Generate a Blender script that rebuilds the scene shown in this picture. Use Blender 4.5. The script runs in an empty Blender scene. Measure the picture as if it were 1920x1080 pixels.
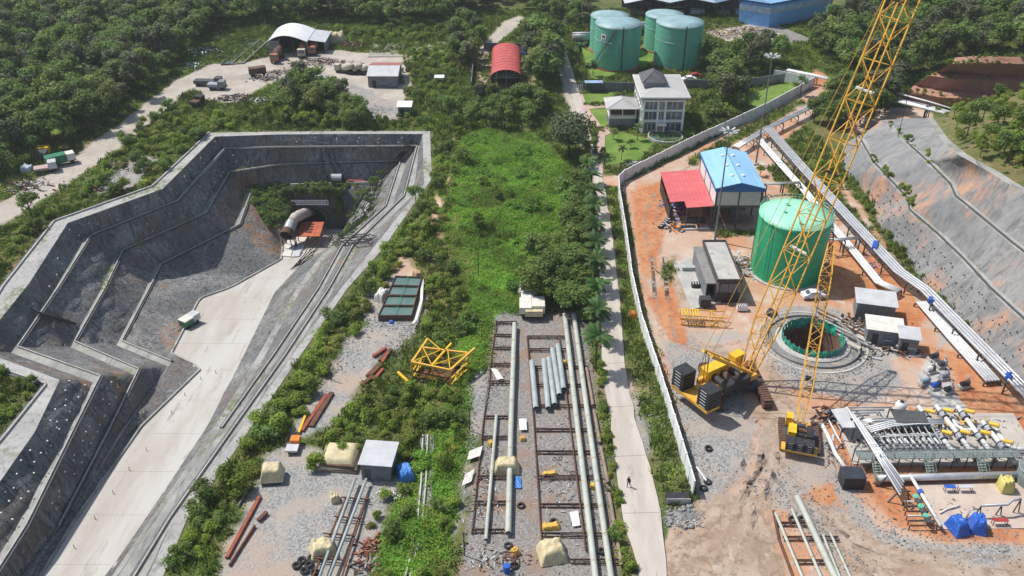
import bpy, math, random
import numpy as np
from mathutils import Vector, Matrix
R = math.radians
random.seed(7); rng = np.random.default_rng(7)
SC = bpy.context.scene
COL = SC.collection
# ---------------------------------------------------------------- camera, sky, sun
CAMH, PITCH, FPX = 88.0, 32.0, 1700.0
cd = bpy.data.cameras.new("camera"); cam = bpy.data.objects.new("camera", cd); COL.objects.link(cam)
cd.sensor_width = 36.0; cd.lens = 36.0 * FPX / 1920.0; cd.clip_start = 1.0; cd.clip_end = 9000.0
cam.location = (0, 0, CAMH); cam.rotation_euler = (R(90 - PITCH), 0, 0)
SC.camera = cam
SUN_EL, SHX, SHY = 57.0, 0.905, -0.425            # sun height; direction in which shadows fall
W = bpy.data.worlds.new("World"); SC.world = W; W.use_nodes = True
_n = W.node_tree.nodes; _bg = _n["Background"]; _sky = _n.new("ShaderNodeTexSky")
_sky.sky_type = 'NISHITA'; _sky.sun_disc = False; _sky.sun_elevation = R(SUN_EL)
_sky.sun_rotation = math.atan2(-SHX, -SHY); _sky.air_density = 1.0; _sky.dust_density = 1.5
W.node_tree.links.new(_sky.outputs[0], _bg.inputs[0]); _bg.inputs[1].default_value = 0.11
sl = bpy.data.lights.new("sun", 'SUN'); so = bpy.data.objects.new("sun", sl); COL.objects.link(so)
sl.energy = 4.1; sl.angle = R(0.55); sl.color = (1.0, 0.955, 0.89)
_d = Vector((SHX * math.cos(R(SUN_EL)), SHY * math.cos(R(SUN_EL)), -math.sin(R(SUN_EL))))
so.rotation_euler = _d.to_track_quat('-Z', 'Y').to_euler(); so.location = (-200, 100, 300)
SC.view_settings.view_transform = 'Standard'; SC.view_settings.look = 'None'
SC.view_settings.gamma = 1.0; SC.view_settings.exposure = 0.2
SC.cycles.max_bounces = 5; SC.cycles.diffuse_bounces = 3; SC.cycles.glossy_bounces = 2
SC.cycles.transparent_max_bounces = 4; SC.cycles.transmission_bounces = 2
SC.cycles.caustics_reflective = False; SC.cycles.caustics_refractive = False
# ---------------------------------------------------------------- surveying: a spot in the photograph -> a point in the place
_c, _s = math.cos(R(PITCH)), math.sin(R(PITCH))
def ray(x, y):
    a = (x - 960) / FPX; b = -(y - 540) / FPX
    return Vector((a, _c + b * _s, -_s + b * _c))
def G(x, y, z=0.0):
    d = ray(x, y); t = (z - CAMH) / d.z
    return Vector((d.x * t, d.y * t, z))
def GY(x, y, Y):
    d = ray(x, y); t = Y / d.y
    return Vector((d.x * t, Y, CAMH + d.z * t))
def GR(x, y, a, b):                      # on the tilted plane z = a + b*Y
    d = ray(x, y); t = (a - CAMH) / (d.z - b * d.y)
    return Vector((d.x * t, d.y * t, CAMH + d.z * t))
def mpp(p):                              # metres per photograph pixel at a point
    return (p[1] * _c + (CAMH - p[2]) * _s) / FPX
# ---------------------------------------------------------------- mesh builder
class MB:
    def __init__(s): s.v = []; s.f = []; s.m = []; s.cur = 0
    def face(s, idx): s.f.append(tuple(idx)); s.m.append(s.cur)
    def quad(s, a, b, c, d):
        n = len(s.v); s.v += [tuple(a), tuple(b), tuple(c), tuple(d)]; s.face((n, n+1, n+2, n+3)); return s
    def poly(s, pts):
        n = len(s.v); s.v += [tuple(p) for p in pts]; s.face(range(n, n+len(pts))); return s
    def box(s, x0, x1, y0, y1, z0, z1):
        n = len(s.v)
        s.v += [(x0,y0,z0),(x1,y0,z0),(x1,y1,z0),(x0,y1,z0),(x0,y0,z1),(x1,y0,z1),(x1,y1,z1),(x0,y1,z1)]
        for q in ((0,3,2,1),(4,5,6,7),(0,1,5,4),(1,2,6,5),(2,3,7,6),(3,0,4,7)): s.face([n+i for i in q])
        return s
    def bar(s, p, q, w, h=None, up=(0,0,1)):
        p, q = Vector(p), Vector(q); h = w if h is None else h
        d = (q - p); 
        if d.length < 1e-6: return s
        d.normalize(); u = Vector(up)
        if abs(d.dot(u)) > .98: u = Vector((1,0,0))
        a = d.cross(u).normalized() * (w/2); b = a.cross(d).normalized() * (h/2)
        n = len(s.v)
        for e in (p, q):
            for k in ((-1,-1),(1,-1),(1,1),(-1,1)): s.v.append(tuple(e + a*k[0] + b*k[1]))
        for f in ((0,1,2,3),(7,6,5,4),(0,4,5,1),(1,5,6,2),(2,6,7,3),(3,7,4,0)): s.face([n+i for i in f])
        return s
    def tube(s, pts, r, n=8, caps=True, r2=None):
        pts = [Vector(p) for p in pts]; k0 = len(s.v); m = len(pts)
        for i, p in enumerate(pts):
            d = (pts[min(i+1,m-1)] - pts[max(i-1,0)]).normalized()
            u = Vector((0,0,1)) if abs(d.z) < .9 else Vector((1,0,0))
            a = d.cross(u).normalized(); b = a.cross(d)
            rr = r if r2 is None else r + (r2 - r) * i / (m-1)
            for j in range(n):
                t = 2*math.pi*j/n; s.v.append(tuple(p + a*(rr*math.cos(t)) + b*(rr*math.sin(t))))
        for i in range(m-1):
            for j in range(n):
                a0 = k0+i*n+j; a1 = k0+i*n+(j+1)%n; s.face((a0, a1, a1+n, a0+n))
        if caps: s.face([k0+n-1-j for j in range(n)]); s.face([k0+(m-1)*n+j for j in range(n)])
        return s
    def pipe(s, pts, r, n=10, t=.06):    # open-ended pipe: dark inside shows at the mouths
        s.tube(pts, r, n, False); s.tube(list(reversed(pts)), r-t, n, False)
        return s
    def lathe(s, prof, n=24, c=(0,0,0), cap=False):
        k0 = len(s.v)
        for (r, z) in prof:
            for j in range(n):
                t = 2*math.pi*j/n; s.v.append((c[0]+r*math.cos(t), c[1]+r*math.sin(t), c[2]+z))
        for i in range(len(prof)-1):
            for j in range(n):
                a0 = k0+i*n+j; a1 = k0+i*n+(j+1)%n; s.face((a0, a1, a1+n, a0+n))
        if cap: s.face([k0+(len(prof)-1)*n+j for j in range(n)])
        return s
    def prism(s, pts, z0, z1):           # vertical prism over a plan outline
        pts = [(p[0], p[1]) for p in pts]
        ar = sum(pts[i][0]*pts[(i+1)%len(pts)][1]-pts[(i+1)%len(pts)][0]*pts[i][1] for i in range(len(pts)))
        if ar < 0: pts = pts[::-1]
        n = len(s.v); m = len(pts)
        s.v += [(x,y,z0) for x,y in pts] + [(x,y,z1) for x,y in pts]
        s.face([n+m-1-i for i in range(m)]); s.face([n+m+i for i in range(m)])
        for i in range(m): j=(i+1)%m; s.face((n+i, n+j, n+m+j, n+m+i))
        return s
    def grid(s, rows):                   # rows of equal length
        n = len(s.v); w = len(rows[0])
        for r in rows: s.v += [tuple(p) for p in r]
        for i in range(len(rows)-1):
            for j in range(w-1): a = n+i*w+j; s.face((a, a+1, a+1+w, a+w))
        return s
    def torus(s, c, R_, r, n=14, m=6, ax=None):
        k0 = len(s.v); Mx = Matrix.Identity(3) if ax is None else Vector((0,0,1)).rotation_difference(Vector(ax)).to_matrix()
        for i in range(n):
            t = 2*math.pi*i/n
            for j in range(m):
                u = 2*math.pi*j/m; p = Mx @ Vector(((R_+r*math.cos(u))*math.cos(t), (R_+r*math.cos(u))*math.sin(t), r*math.sin(u)))
                s.v.append((c[0]+p.x, c[1]+p.y, c[2]+p.z))
        for i in range(n):
            for j in range(m):
                s.face((k0+i*m+j, k0+((i+1)%n)*m+j, k0+((i+1)%n)*m+(j+1)%m, k0+i*m+(j+1)%m))
        return s
    def mesh(s, name, mats, off=(0,0,0), smooth=False):
        me = bpy.data.meshes.new(name)
        v = np.array(s.v, dtype=float).reshape(-1,3) - np.array(tuple(off))
        me.from_pydata(v.tolist(), [], s.f)
        for m in (mats if isinstance(mats, (list,tuple)) else [mats]): me.materials.append(m)
        if isinstance(mats, (list,tuple)) and len(mats) > 1: me.polygons.foreach_set("material_index", s.m)
        if smooth: me.polygons.foreach_set("use_smooth", [True]*len(me.polygons))
        me.update(); return me
    def build(s, name, mats, parent=None, off=(0,0,0), smooth=False):
        return link(name, s.mesh(name, mats, off, smooth), parent)
def link(name, me, parent=None):
    o = bpy.data.objects.new(name, me); COL.objects.link(o)
    if parent is not None: o.parent = parent
    return o
def tag(o, label, cat, group=None, kind=None):
    if label: o["label"] = label
    if cat: o["category"] = cat
    if group: o["group"] = group
    if kind: o["kind"] = kind
    return o
def thing(name, label, cat, loc=(0,0,0), rz=0.0, group=None):
    o = bpy.data.objects.new(name, None); COL.objects.link(o)
    o.location = loc; o.rotation_euler = (0,0,rz); o.empty_display_size = .5
    return tag(o, label, cat, group)
def struct(o): o["kind"] = "structure"; return o
def dup(root, loc, rz=0.0, label=None, sc=None, group=None):
    def cp(o, par):
        c = o.copy(); COL.objects.link(c); c.parent = par
        for ch in list(o.children): cp(ch, c)
        return c
    r = cp(root, None); r.location = loc; r.rotation_euler = (0,0,rz)
    if label: r["label"] = label
    if group: r["group"] = group
    if sc: r.scale = sc
    return r
def ang(p, q): return math.atan2(q[1]-p[1], q[0]-p[0])
# ---------------------------------------------------------------- materials
def NT(name):
    m = bpy.data.materials.new(name); m.use_nodes = True
    t = m.node_tree; return m, t, t.nodes, t.links, t.nodes["Principled BSDF"]
def nz(t, pos, scale, detail=4, rough=.6, dist=0.0):
    n = t.nodes.new("ShaderNodeTexNoise"); n.inputs["Scale"].default_value = scale
    n.inputs["Detail"].default_value = detail; n.inputs["Roughness"].default_value = rough
    n.inputs["Distortion"].default_value = dist
    t.links.new(pos, n.inputs["Vector"]); return n.outputs["Fac"]
def mixc(t, f, a, b, mode='MIX'):
    n = t.nodes.new("ShaderNodeMix"); n.data_type = 'RGBA'; n.blend_type = mode
    for s, k in ((f, 0), (a, 6), (b, 7)):
        if hasattr(s, 'is_linked'): t.links.new(s, n.inputs[k])
        elif k == 0: n.inputs[0].default_value = s
        else: n.inputs[k].default_value = (*s, 1)
    return n.outputs[2]
def rmp(t, f, lo, hi, a=0., b=1.):
    n = t.nodes.new("ShaderNodeMapRange"); n.interpolation_type = 'SMOOTHSTEP'
    for k, v in ((1,lo),(2,hi),(3,a),(4,b)): n.inputs[k].default_value = v
    t.links.new(f, n.inputs[0]); return n.outputs[0]
def mth(t, op, a, b):
    n = t.nodes.new("ShaderNodeMath"); n.operation = op
    for k, s in ((0,a),(1,b)):
        if hasattr(s, 'is_linked'): t.links.new(s, n.inputs[k])
        else: n.inputs[k].default_value = s
    return n.outputs[0]
def wpos(t, sc=None):
    g = t.nodes.new("ShaderNodeNewGeometry"); p = g.outputs["Position"]
    if sc:
        v = t.nodes.new("ShaderNodeVectorMath"); v.operation = 'MULTIPLY'; t.links.new(p, v.inputs[0]); v.inputs[1].default_value = sc; p = v.outputs[0]
    return p
def bump(t, b, h, st, dist=.1):
    n = t.nodes.new("ShaderNodeBump"); n.inputs["Strength"].default_value = st; n.inputs["Distance"].default_value = dist
    t.links.new(h, n.inputs["Height"]); t.links.new(n.outputs[0], b.inputs["Normal"])
_MC = {}
def M(name, c, rough=.75, c2=None, sc=.6, metal=0., bm=0., c3=None, stretch=None, spec=.35):
    if name in _MC: return _MC[name]
    m, t, N, L, b = NT(name); p = wpos(t, stretch)
    c2 = c2 or tuple(x*.68 for x in c)
    col = mixc(t, rmp(t, nz(t, p, sc, 6, .65), .36, .66), c, c2)
    if c3: col = mixc(t, rmp(t, nz(t, p, sc*2.7, 5, .7, .4), .56, .68), col, c3)
    L.new(col, b.inputs["Base Color"]); b.inputs["Roughness"].default_value = rough
    b.inputs["Metallic"].default_value = metal; b.inputs["Specular IOR Level"].default_value = spec
    if bm: bump(t, b, nz(t, p, sc*6, 5), bm, .08)
    _MC[name] = m; return m
# ---------------------------------------------------------------- named materials
CONC = M('concrete', (.50,.48,.44), .85, (.38,.37,.35), .35, c3=(.30,.29,.27), bm=.2)
CONCD = M('dark_concrete', (.27,.26,.25), .9, (.19,.19,.18), .4, c3=(.13,.13,.13), bm=.2)
ROADM = M('road_concrete', (.54,.49,.43), .9, (.44,.395,.34), .22, c3=(.37,.33,.28), stretch=(1.5,.25,1))
RAMPM = M('ramp_concrete', (.50,.485,.455), .9, (.42,.385,.34), .16, c3=(.36,.335,.30), stretch=(1.6,.22,1))
RUST = M('rusty_steel', (.17,.075,.045), .85, (.10,.045,.03), 1.5, c3=(.24,.11,.06), bm=.2)
RUSTL = M('bright_rust', (.36,.10,.05), .85, (.22,.07,.04), 1.2)
YEL = M('crane_yellow', (.80,.45,.07), .5, (.68,.35,.05), .8, c3=(.46,.26,.09))
YELB = M('bright_yellow', (.80,.50,.03), .45, (.66,.38,.03), .9)
BLK = M('black_steel', (.025,.027,.032), .5, (.045,.045,.05), 1.0)
DGR = M('dark_grey_steel', (.09,.095,.10), .6, (.06,.06,.065), 1.0)
STEEL = M('galvanised_steel', (.46,.48,.50), .42, (.34,.36,.38), .7, metal=.25)
WPIPE = M('white_pipe', (.74,.75,.75), .38, (.60,.61,.62), .5, c3=(.48,.46,.42))
CPIPE = M('coated_pipe', (.47,.49,.43), .55, (.40,.42,.37), .3, c3=(.33,.32,.27))
SPIPE = M('silver_cladding', (.66,.67,.68), .3, (.52,.53,.54), .6, metal=.45)
GPIPE = M('grey_pipe', (.40,.44,.44), .5, (.32,.35,.35), .5)
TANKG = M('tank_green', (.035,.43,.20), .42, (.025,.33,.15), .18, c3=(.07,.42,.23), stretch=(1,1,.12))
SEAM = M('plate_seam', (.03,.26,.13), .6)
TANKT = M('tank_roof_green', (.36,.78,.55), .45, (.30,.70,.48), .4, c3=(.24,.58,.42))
TANKF = M('faded_tank_green', (.16,.50,.34), .5, (.12,.41,.28), .12, c3=(.22,.55,.40), stretch=(1,1,.2))
TANKR = M('faded_tank_roof', (.30,.45,.47), .5, (.22,.33,.35), .3)
BLUER = M('blue_roof', (.30,.55,.80), .45, (.25,.47,.70), .3, c3=(.42,.58,.70), stretch=(1.6,.3,1))
BLUED = M('blue_fascia', (.04,.14,.42), .5)
BLUEW = M('blue_wall', (.20,.46,.85), .5, (.17,.40,.76), .2)
REDR = M('red_roof', (.60,.13,.13), .55, (.52,.11,.12), .3, c3=(.60,.22,.20), stretch=(.4,1.5,1))
REDV = M('faded_red_vault', (.50,.10,.09), .6, (.43,.085,.08), .25, c3=(.56,.16,.14), stretch=(1,1,.5))
REDO = M('old_red_roof', (.36,.11,.09), .8, (.27,.14,.11), .5, c3=(.42,.30,.26))
WHITE = M('white_paint', (.76,.76,.75), .6, (.68,.68,.67), .4)
WALLW = M('weathered_wall', (.78,.79,.79), .85, (.68,.69,.69), .35, c3=(.40,.40,.39), stretch=(1,1,.35))
CREAM = M('cream_panel', (.68,.65,.61), .6, (.62,.59,.55), .3)
LGREY = M('light_grey_sheet', (.55,.56,.57), .5, (.46,.47,.48), .5)
MGREY = M('mid_grey_wall', (.22,.23,.24), .75, (.16,.165,.17), .5)
SLATE = M('slate_roof', (.115,.118,.125), .6, (.085,.088,.095), .6)
GROOF = M('grey_roof', (.48,.47,.45), .6, (.42,.41,.40), .4)
TARPY = M('cream_tarp', (.64,.55,.34), .6, (.50,.42,.25), .9, c3=(.70,.63,.43), bm=.9)
TARPW = M('white_tarp', (.72,.71,.66), .55, (.60,.58,.50), .7, bm=.4)
TARPYY = M('yellow_tarp', (.74,.48,.10), .6, (.58,.36,.07), 1.0, bm=.4)
TARPB = M('blue_tarp', (.03,.13,.55), .4, (.02,.09,.40), 1.0, c3=(.12,.28,.70), bm=.4)
TARPL = M('light_blue_tarp', (.06,.24,.62), .4, (.04,.16,.48), 1.2, c3=(.25,.45,.75), bm=.5)
NETG = M('green_net', (.02,.42,.26), .6, (.015,.29,.19), .8, c3=(.06,.55,.36), bm=.5)
ORANGE = M('orange_deck', (.50,.13,.05), .7, (.36,.09,.05), .6, c3=(.28,.09,.06))
ORNG = M('bright_orange', (.75,.22,.03), .6)
TYRE = M('tyre_rubber', (.03,.03,.032), .9, (.05,.048,.045), 2.0)
BROWNM = M('muddy_brown', (.15,.085,.06), .9, (.10,.06,.045), .8, bm=.3)
GLASS = M('window_glass', (.06,.08,.11), .12, (.09,.12,.15), .3, spec=.8)
GRNP = M('green_paint', (.04,.22,.12), .5, (.03,.16,.09), .8)
WOOD = M('weathered_timber', (.33,.26,.19), .9, (.22,.17,.13), 1.2, bm=.3)
PAVE = M('pink_paving', (.52,.37,.31), .85, (.44,.32,.27), .5, c3=(.38,.30,.26))
ASPH = M('old_asphalt', (.20,.19,.18), .9, (.26,.25,.23), .3)
SLUDGE = M('sludge_water', (.10,.17,.15), .12, (.13,.21,.18), .4, spec=.6)
DUCT = M('vent_duct', (.52,.48,.42), .7, (.40,.36,.31), .7, bm=.3)
CABLE = M('black_cable', (.02,.02,.022), .6)
REDP = M('red_paint', (.42,.05,.04), .6)
BARK = M('bark', (.11,.085,.06), .95, (.07,.055,.04), 1.5, bm=.4)
SKIN = M('skin', (.32,.19,.13), .7)
CLOTH = M('dark_cloth', (.03,.035,.05), .9)
DIRTR = M('dirt_track', (.55,.46,.37), .95, (.47,.38,.30), .15, c3=(.62,.55,.47))
ROCKM = M('broken_rock', (.30,.30,.29), .95, (.20,.20,.20), 1.0, c3=(.40,.39,.37), bm=.4)
SCRAP = M('scrap_mix', (.30,.22,.16), .85, (.14,.10,.08), 1.4, c3=(.50,.46,.38))
def leafmat(name, c1, c2, c3, tl=.25):
    m, t, N, L, b = NT(name)
    g = N.new("ShaderNodeNewGeometry"); oi = N.new("ShaderNodeObjectInfo")
    col = mixc(t, g.outputs["Random Per Island"], c1, c2)
    col = mixc(t, rmp(t, oi.outputs["Random"], .25, .9, 0, .85), col, c3)
    big = nz(t, g.outputs["Position"], .11, 4, .65)
    hv = N.new("ShaderNodeHueSaturation"); L.new(col, hv.inputs["Color"])
    L.new(rmp(t, big, .32, .68, .62, 1.3), hv.inputs["Value"]); L.new(rmp(t, oi.outputs["Random"], 0, 1, .485, .515), hv.inputs["Hue"])
    col = hv.outputs[0]
    L.new(col, b.inputs["Base Color"]); b.inputs["Roughness"].default_value = .6; b.inputs["Specular IOR Level"].default_value = .3
    tr = N.new("ShaderNodeBsdfTranslucent"); L.new(col, tr.inputs[0])
    mx = N.new("ShaderNodeMixShader"); mx.inputs[0].default_value = tl
    L.new(b.outputs[0], mx.inputs[1]); L.new(tr.outputs[0], mx.inputs[2]); L.new(mx.outputs[0], N["Material Output"].inputs[0])
    return m
LEAFD = leafmat('forest_leaves', (.13,.21,.05), (.23,.32,.08), (.19,.28,.065), .45)
LEAFM = leafmat('shrub_leaves', (.17,.29,.035), (.30,.42,.065), (.29,.35,.06), .45)
LEAFF = leafmat('pale_forest_leaves', (.20,.27,.07), (.31,.37,.11), (.25,.33,.09), .45)
LEAFV = leafmat('vine_leaves', (.09,.22,.03), (.19,.36,.05), (.16,.27,.04), .4)
LEAFY = leafmat('yellow_green_leaves', (.24,.30,.05), (.36,.40,.09), (.32,.30,.08), .45)
LEAFB = leafmat('creeper_leaves', (.14,.33,.035), (.25,.46,.06), (.24,.38,.05), .45)
LEAFG = leafmat('grass_blades', (.11,.20,.03), (.22,.30,.06), (.16,.19,.05))
LEAFDK = leafmat('dark_grey_leaves', (.10,.13,.06), (.18,.20,.10), (.13,.16,.07), .35)
PALML = leafmat('palm_leaves', (.045,.115,.025), (.09,.18,.04), (.07,.14,.03), .25)
# sprayed concrete of the cuttings: streaked, cracked, stained
def shotcrete():
    m, t, N, L, b = NT('shotcrete'); p = wpos(t); ps = wpos(t, (1,1,.22))
    c = mixc(t, rmp(t, nz(t, p, .09, 5), .38, .62), (.19,.195,.20), (.30,.30,.29))
    c = mixc(t, rmp(t, nz(t, ps, .9, 8, .75, 1.2), .44, .62), c, (.085,.088,.092))
    c = mixc(t, rmp(t, nz(t, ps, .45, 7, .7, 1.6), .60, .74), c, (.33,.33,.32))
    vo = N.new('ShaderNodeTexVoronoi'); vo.feature = 'DISTANCE_TO_EDGE'; vo.inputs['Scale'].default_value = .16; wp = N.new('ShaderNodeVectorMath'); wp.operation = 'ADD'; ns = N.new('ShaderNodeTexNoise'); ns.inputs['Scale'].default_value = .5; ns.inputs['Detail'].default_value = 5; L.new(p, ns.inputs['Vector']); sc_ = N.new('ShaderNodeVectorMath'); sc_.operation = 'SCALE'; sc_.inputs['Scale'].default_value = 6.0; L.new(ns.outputs['Color'], sc_.inputs[0]); L.new(p, wp.inputs[0]); L.new(sc_.outputs[0], wp.inputs[1]); L.new(wp.outputs[0], vo.inputs['Vector'])
    c = mixc(t, mth(t, 'MULTIPLY', rmp(t, vo.outputs['Distance'], .006, .022, .7, 0.), rmp(t, nz(t, p, .2, 3), .52, .62)), c, (.45,.45,.44))
    c = mixc(t, mth(t, 'MULTIPLY', rmp(t, nz(t, p, .055, 3), .57, .66), rmp(t, nz(t, ps, .8, 4), .4, .6)), c, (.36,.19,.10))
    c = mixc(t, mth(t, 'MULTIPLY', rmp(t, nz(t, p, .07, 3, .5, 1.), .62, .70), rmp(t, nz(t, p, 1.1, 4), .45, .6)), c, (.13,.17,.05))
    c = mixc(t, mth(t, 'MULTIPLY', rmp(t, nz(t, p, .12, 5, .6, .5), .50, .62), rmp(t, nz(t, ps, 1.6, 6, .7), .42, .60)), c, (.20,.155,.12))
    c = mixc(t, mth(t, 'MULTIPLY', rmp(t, nz(t, p, .10, 4, .6, .8), .53, .64), rmp(t, nz(t, p, 2.2, 6, .75), .46, .60)), c, (.40,.40,.385))
    c = mixc(t, rmp(t, nz(t, p, 3.5, 4, .8), .58, .72), c, (.05,.052,.055))
    L.new(c, b.inputs["Base Color"]); b.inputs["Roughness"].default_value = .92
    bump(t, b, nz(t, p, 1.3, 7, .75), 1.0, .6); return m
SHOT = shotcrete()
def shot_pale():
    m, t, N, L, b = NT('pale_shotcrete'); p = wpos(t); ps = wpos(t, (.6,.6,.25))
    c = mixc(t, rmp(t, nz(t, p, .06, 4), .35, .65), (.225,.23,.23), (.30,.295,.285))
    c = mixc(t, rmp(t, nz(t, ps, .5, 7, .7, .8), .48, .66), c, (.15,.155,.16))
    c = mixc(t, mth(t, 'MULTIPLY', rmp(t, nz(t, p, .045, 4), .50, .60), rmp(t, nz(t, ps, .6, 5), .38, .58)), c, (.46,.27,.18))
    c = mixc(t, rmp(t, nz(t, wpos(t, (.3,1.0,.3)), .8, 8, .75, 1.0), .48, .64), c, (.17,.175,.18))
    L.new(c, b.inputs["Base Color"]); b.inputs["Roughness"].default_value = .92
    bump(t, b, nz(t, ps, 1.0, 6, .7), .9, .35); return m
SHOTP = shot_pale()
def rough_conc(name, a, d, e, st):
    m, t, N, L, b = NT(name); p = wpos(t); q = wpos(t, st)
    c = mixc(t, rmp(t, nz(t, p, .15, 6, .65), .36, .64), a, d); c = mixc(t, rmp(t, nz(t, p, 1.1, 7, .75), .48, .66), c, e)
    c = mixc(t, rmp(t, nz(t, q, .6, 6, .7, .6), .52, .68), c, tuple(x*.62 for x in d)); c = mixc(t, mth(t, 'MULTIPLY', rmp(t, nz(t, p, .07, 3), .54, .64), rmp(t, nz(t, p, .9, 5), .42, .58)), c, (.17,.19,.09))
    L.new(c, b.inputs['Base Color']); b.inputs['Roughness'].default_value = .93; bump(t, b, nz(t, p, 2.0, 6, .7), .7, .2); return m
BERM0 = M('berm_concrete', (.38,.39,.36), .9, (.22,.23,.21), .5, c3=(.15,.17,.10), bm=.5)
BERM = rough_conc('berm_concrete_rough', (.40,.405,.38), (.25,.255,.24), (.32,.30,.26), (1,.25,1)); APRON = rough_conc('apron_concrete_rough', (.44,.43,.41), (.35,.345,.33), (.27,.265,.25), (1,.3,1))
APRON0 = M('apron_concrete', (.40,.39,.37), .9, (.31,.305,.295), .25, c3=(.22,.22,.20), bm=.3)
# open ground: soil, gravel, pale dirt and turf, blended with ragged edges by zone distance
def ground():
    m, t, N, L, b = NT('open_ground'); p = wpos(t)
    def at(n):
        a = N.new("ShaderNodeAttribute"); a.attribute_name = n; return a.outputs["Fac"]
    n1 = nz(t, p, .18, 6, .65); n2 = nz(t, p, .9, 6, .7); n3 = nz(t, p, .05, 4); n4 = nz(t, p, 3.2, 4, .8)
    def msk(n, amp=5.0, soft=.5):
        e = mth(t, 'ADD', at(n), mth(t, 'MULTIPLY', mth(t, 'SUBTRACT', n1, .5), amp))
        e = mth(t, 'ADD', e, mth(t, 'MULTIPLY', mth(t, 'SUBTRACT', n2, .5), amp*.45))
        return rmp(t, e, -soft, soft)
    turf = mixc(t, rmp(t, n1, .35, .65), (.075,.115,.03), (.16,.15,.06))
    turf = mixc(t, rmp(t, n2, .5, .7), turf, (.055,.085,.025))
    turf = mixc(t, rmp(t, n3, .55, .68), turf, (.26,.20,.12))
    lush = mixc(t, rmp(t, n2, .4, .65), (.10,.22,.03), (.13,.27,.035)); lush = mixc(t, rmp(t, n1, .50, .62), lush, (.15,.15,.06)); lush = mixc(t, rmp(t, n2, .6, .7), lush, (.05,.09,.02))
    lawn = mixc(t, rmp(t, n1, .4, .6), (.12,.21,.04), (.18,.27,.06)); lawn = mixc(t, rmp(t, n2, .5, .7), lawn, (.09,.15,.035))
    dirt = mixc(t, rmp(t, n1, .35, .65), (.49,.44,.38), (.39,.345,.29)); dirt = mixc(t, rmp(t, n2, .5, .72), dirt, (.36,.33,.29))
    soil = mixc(t, rmp(t, n3, .40, .60), (.50,.36,.27), (.50,.26,.15)); soil = mixc(t, rmp(t, n1, .46, .66), soil, (.55,.46,.38))
    soil = mixc(t, rmp(t, n2, .54, .72), soil, (.38,.24,.16)); soil = mixc(t, rmp(t, nz(t, p, .1, 5, .6, 1.2), .56, .66), soil, (.38,.36,.33))
    red = mixc(t, rmp(t, n1, .4, .62), (.46,.18,.08), (.52,.27,.14)); red = mixc(t, rmp(t, n2, .5, .7), red, (.33,.12,.06))
    v = N.new("ShaderNodeTexVoronoi"); v.inputs["Scale"].default_value = 5.5; L.new(p, v.inputs["Vector"])
    bw = N.new("ShaderNodeRGBToBW"); L.new(v.outputs["Color"], bw.inputs[0])
    grav = mixc(t, rmp(t, bw.outputs[0], .15, .85), (.19,.19,.185), (.40,.395,.38)); grav = mixc(t, rmp(t, n1, .44, .64), grav, (.39,.34,.29)); grav = mixc(t, rmp(t, n3, .50, .66), grav, (.42,.33,.26))
    grav = mixc(t, rmp(t, n4, .55, .75), grav, (.13,.13,.125))
    dgr = mixc(t, rmp(t, bw.outputs[0], .1, .9), (.17,.16,.15), (.33,.31,.29)); dgr = mixc(t, rmp(t, n1, .48, .66), dgr, (.28,.20,.15))
    dry = mixc(t, rmp(t, n1, .4, .62), (.17,.16,.06), (.27,.19,.10)); dry = mixc(t, rmp(t, n2, .5, .68), dry, (.11,.13,.04))
    mud = mixc(t, rmp(t, n1, .4, .62), (.44,.35,.27), (.34,.25,.18)); mud = mixc(t, rmp(t, nz(t, p, .35, 6, .7, 1.5), .5, .66), mud, (.26,.18,.13)); mud = mixc(t, rmp(t, n2, .54, .72), mud, (.50,.44,.38))
    c = turf
    for nm, cc, amp, sf in (('z_lush', lush, 6, 1.2), ('z_dry', dry, 7, 2.0), ('z_lawn', lawn, .8, .3), ('z_dirt', dirt, 4, .6), ('z_soil', soil, 4, .6), ('z_gravel', grav, 5, .8),
                            ('z_mud', mud, 6, 1.4), ('z_yard', dgr, 3, .6), ('z_red', red, 4, .7), ('z_weed', turf, 5, 1.0)):
        c = mixc(t, msk(nm, amp, sf), c, cc)
    L.new(c, b.inputs["Base Color"]); b.inputs["Roughness"].default_value = .95; b.inputs["Specular IOR Level"].default_value = .15
    bump(t, b, mth(t, 'ADD', n2, mth(t, 'MULTIPLY', n4, .4)), .55, .25); return m
GROUND = ground()
# ================================================================ LAND
from mathutils import noise as mnoise
def pip(poly, X, Y):
    ins = np.zeros(X.shape, bool); n = len(poly)
    for i in range(n):
        x0, y0 = poly[i]; x1, y1 = poly[(i+1) % n]
        c = ((y0 > Y) != (y1 > Y))
        with np.errstate(divide='ignore', invalid='ignore'):
            ins ^= c & (X < (x1-x0)*(Y-y0)/((y1-y0) if y1 != y0 else 1e-9)+x0)
    return ins
def sdist(polys, X, Y):
    best = np.full(X.shape, -12.0)
    for poly in polys:
        d = np.full(X.shape, 1e9); n = len(poly)
        for i in range(n):
            x0, y0 = poly[i]; x1, y1 = poly[(i+1) % n]; dx, dy = x1-x0, y1-y0
            t = np.clip(((X-x0)*dx+(Y-y0)*dy)/(dx*dx+dy*dy+1e-9), 0, 1)
            d = np.minimum(d, np.hypot(X-x0-t*dx, Y-y0-t*dy))
        best = np.maximum(best, np.where(pip(poly, X, Y), d, -d))
    return np.clip(best, -12, 12)
def PG(pts): return [(p.x, p.y) for p in (G(x, y) for x, y in pts)]
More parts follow.
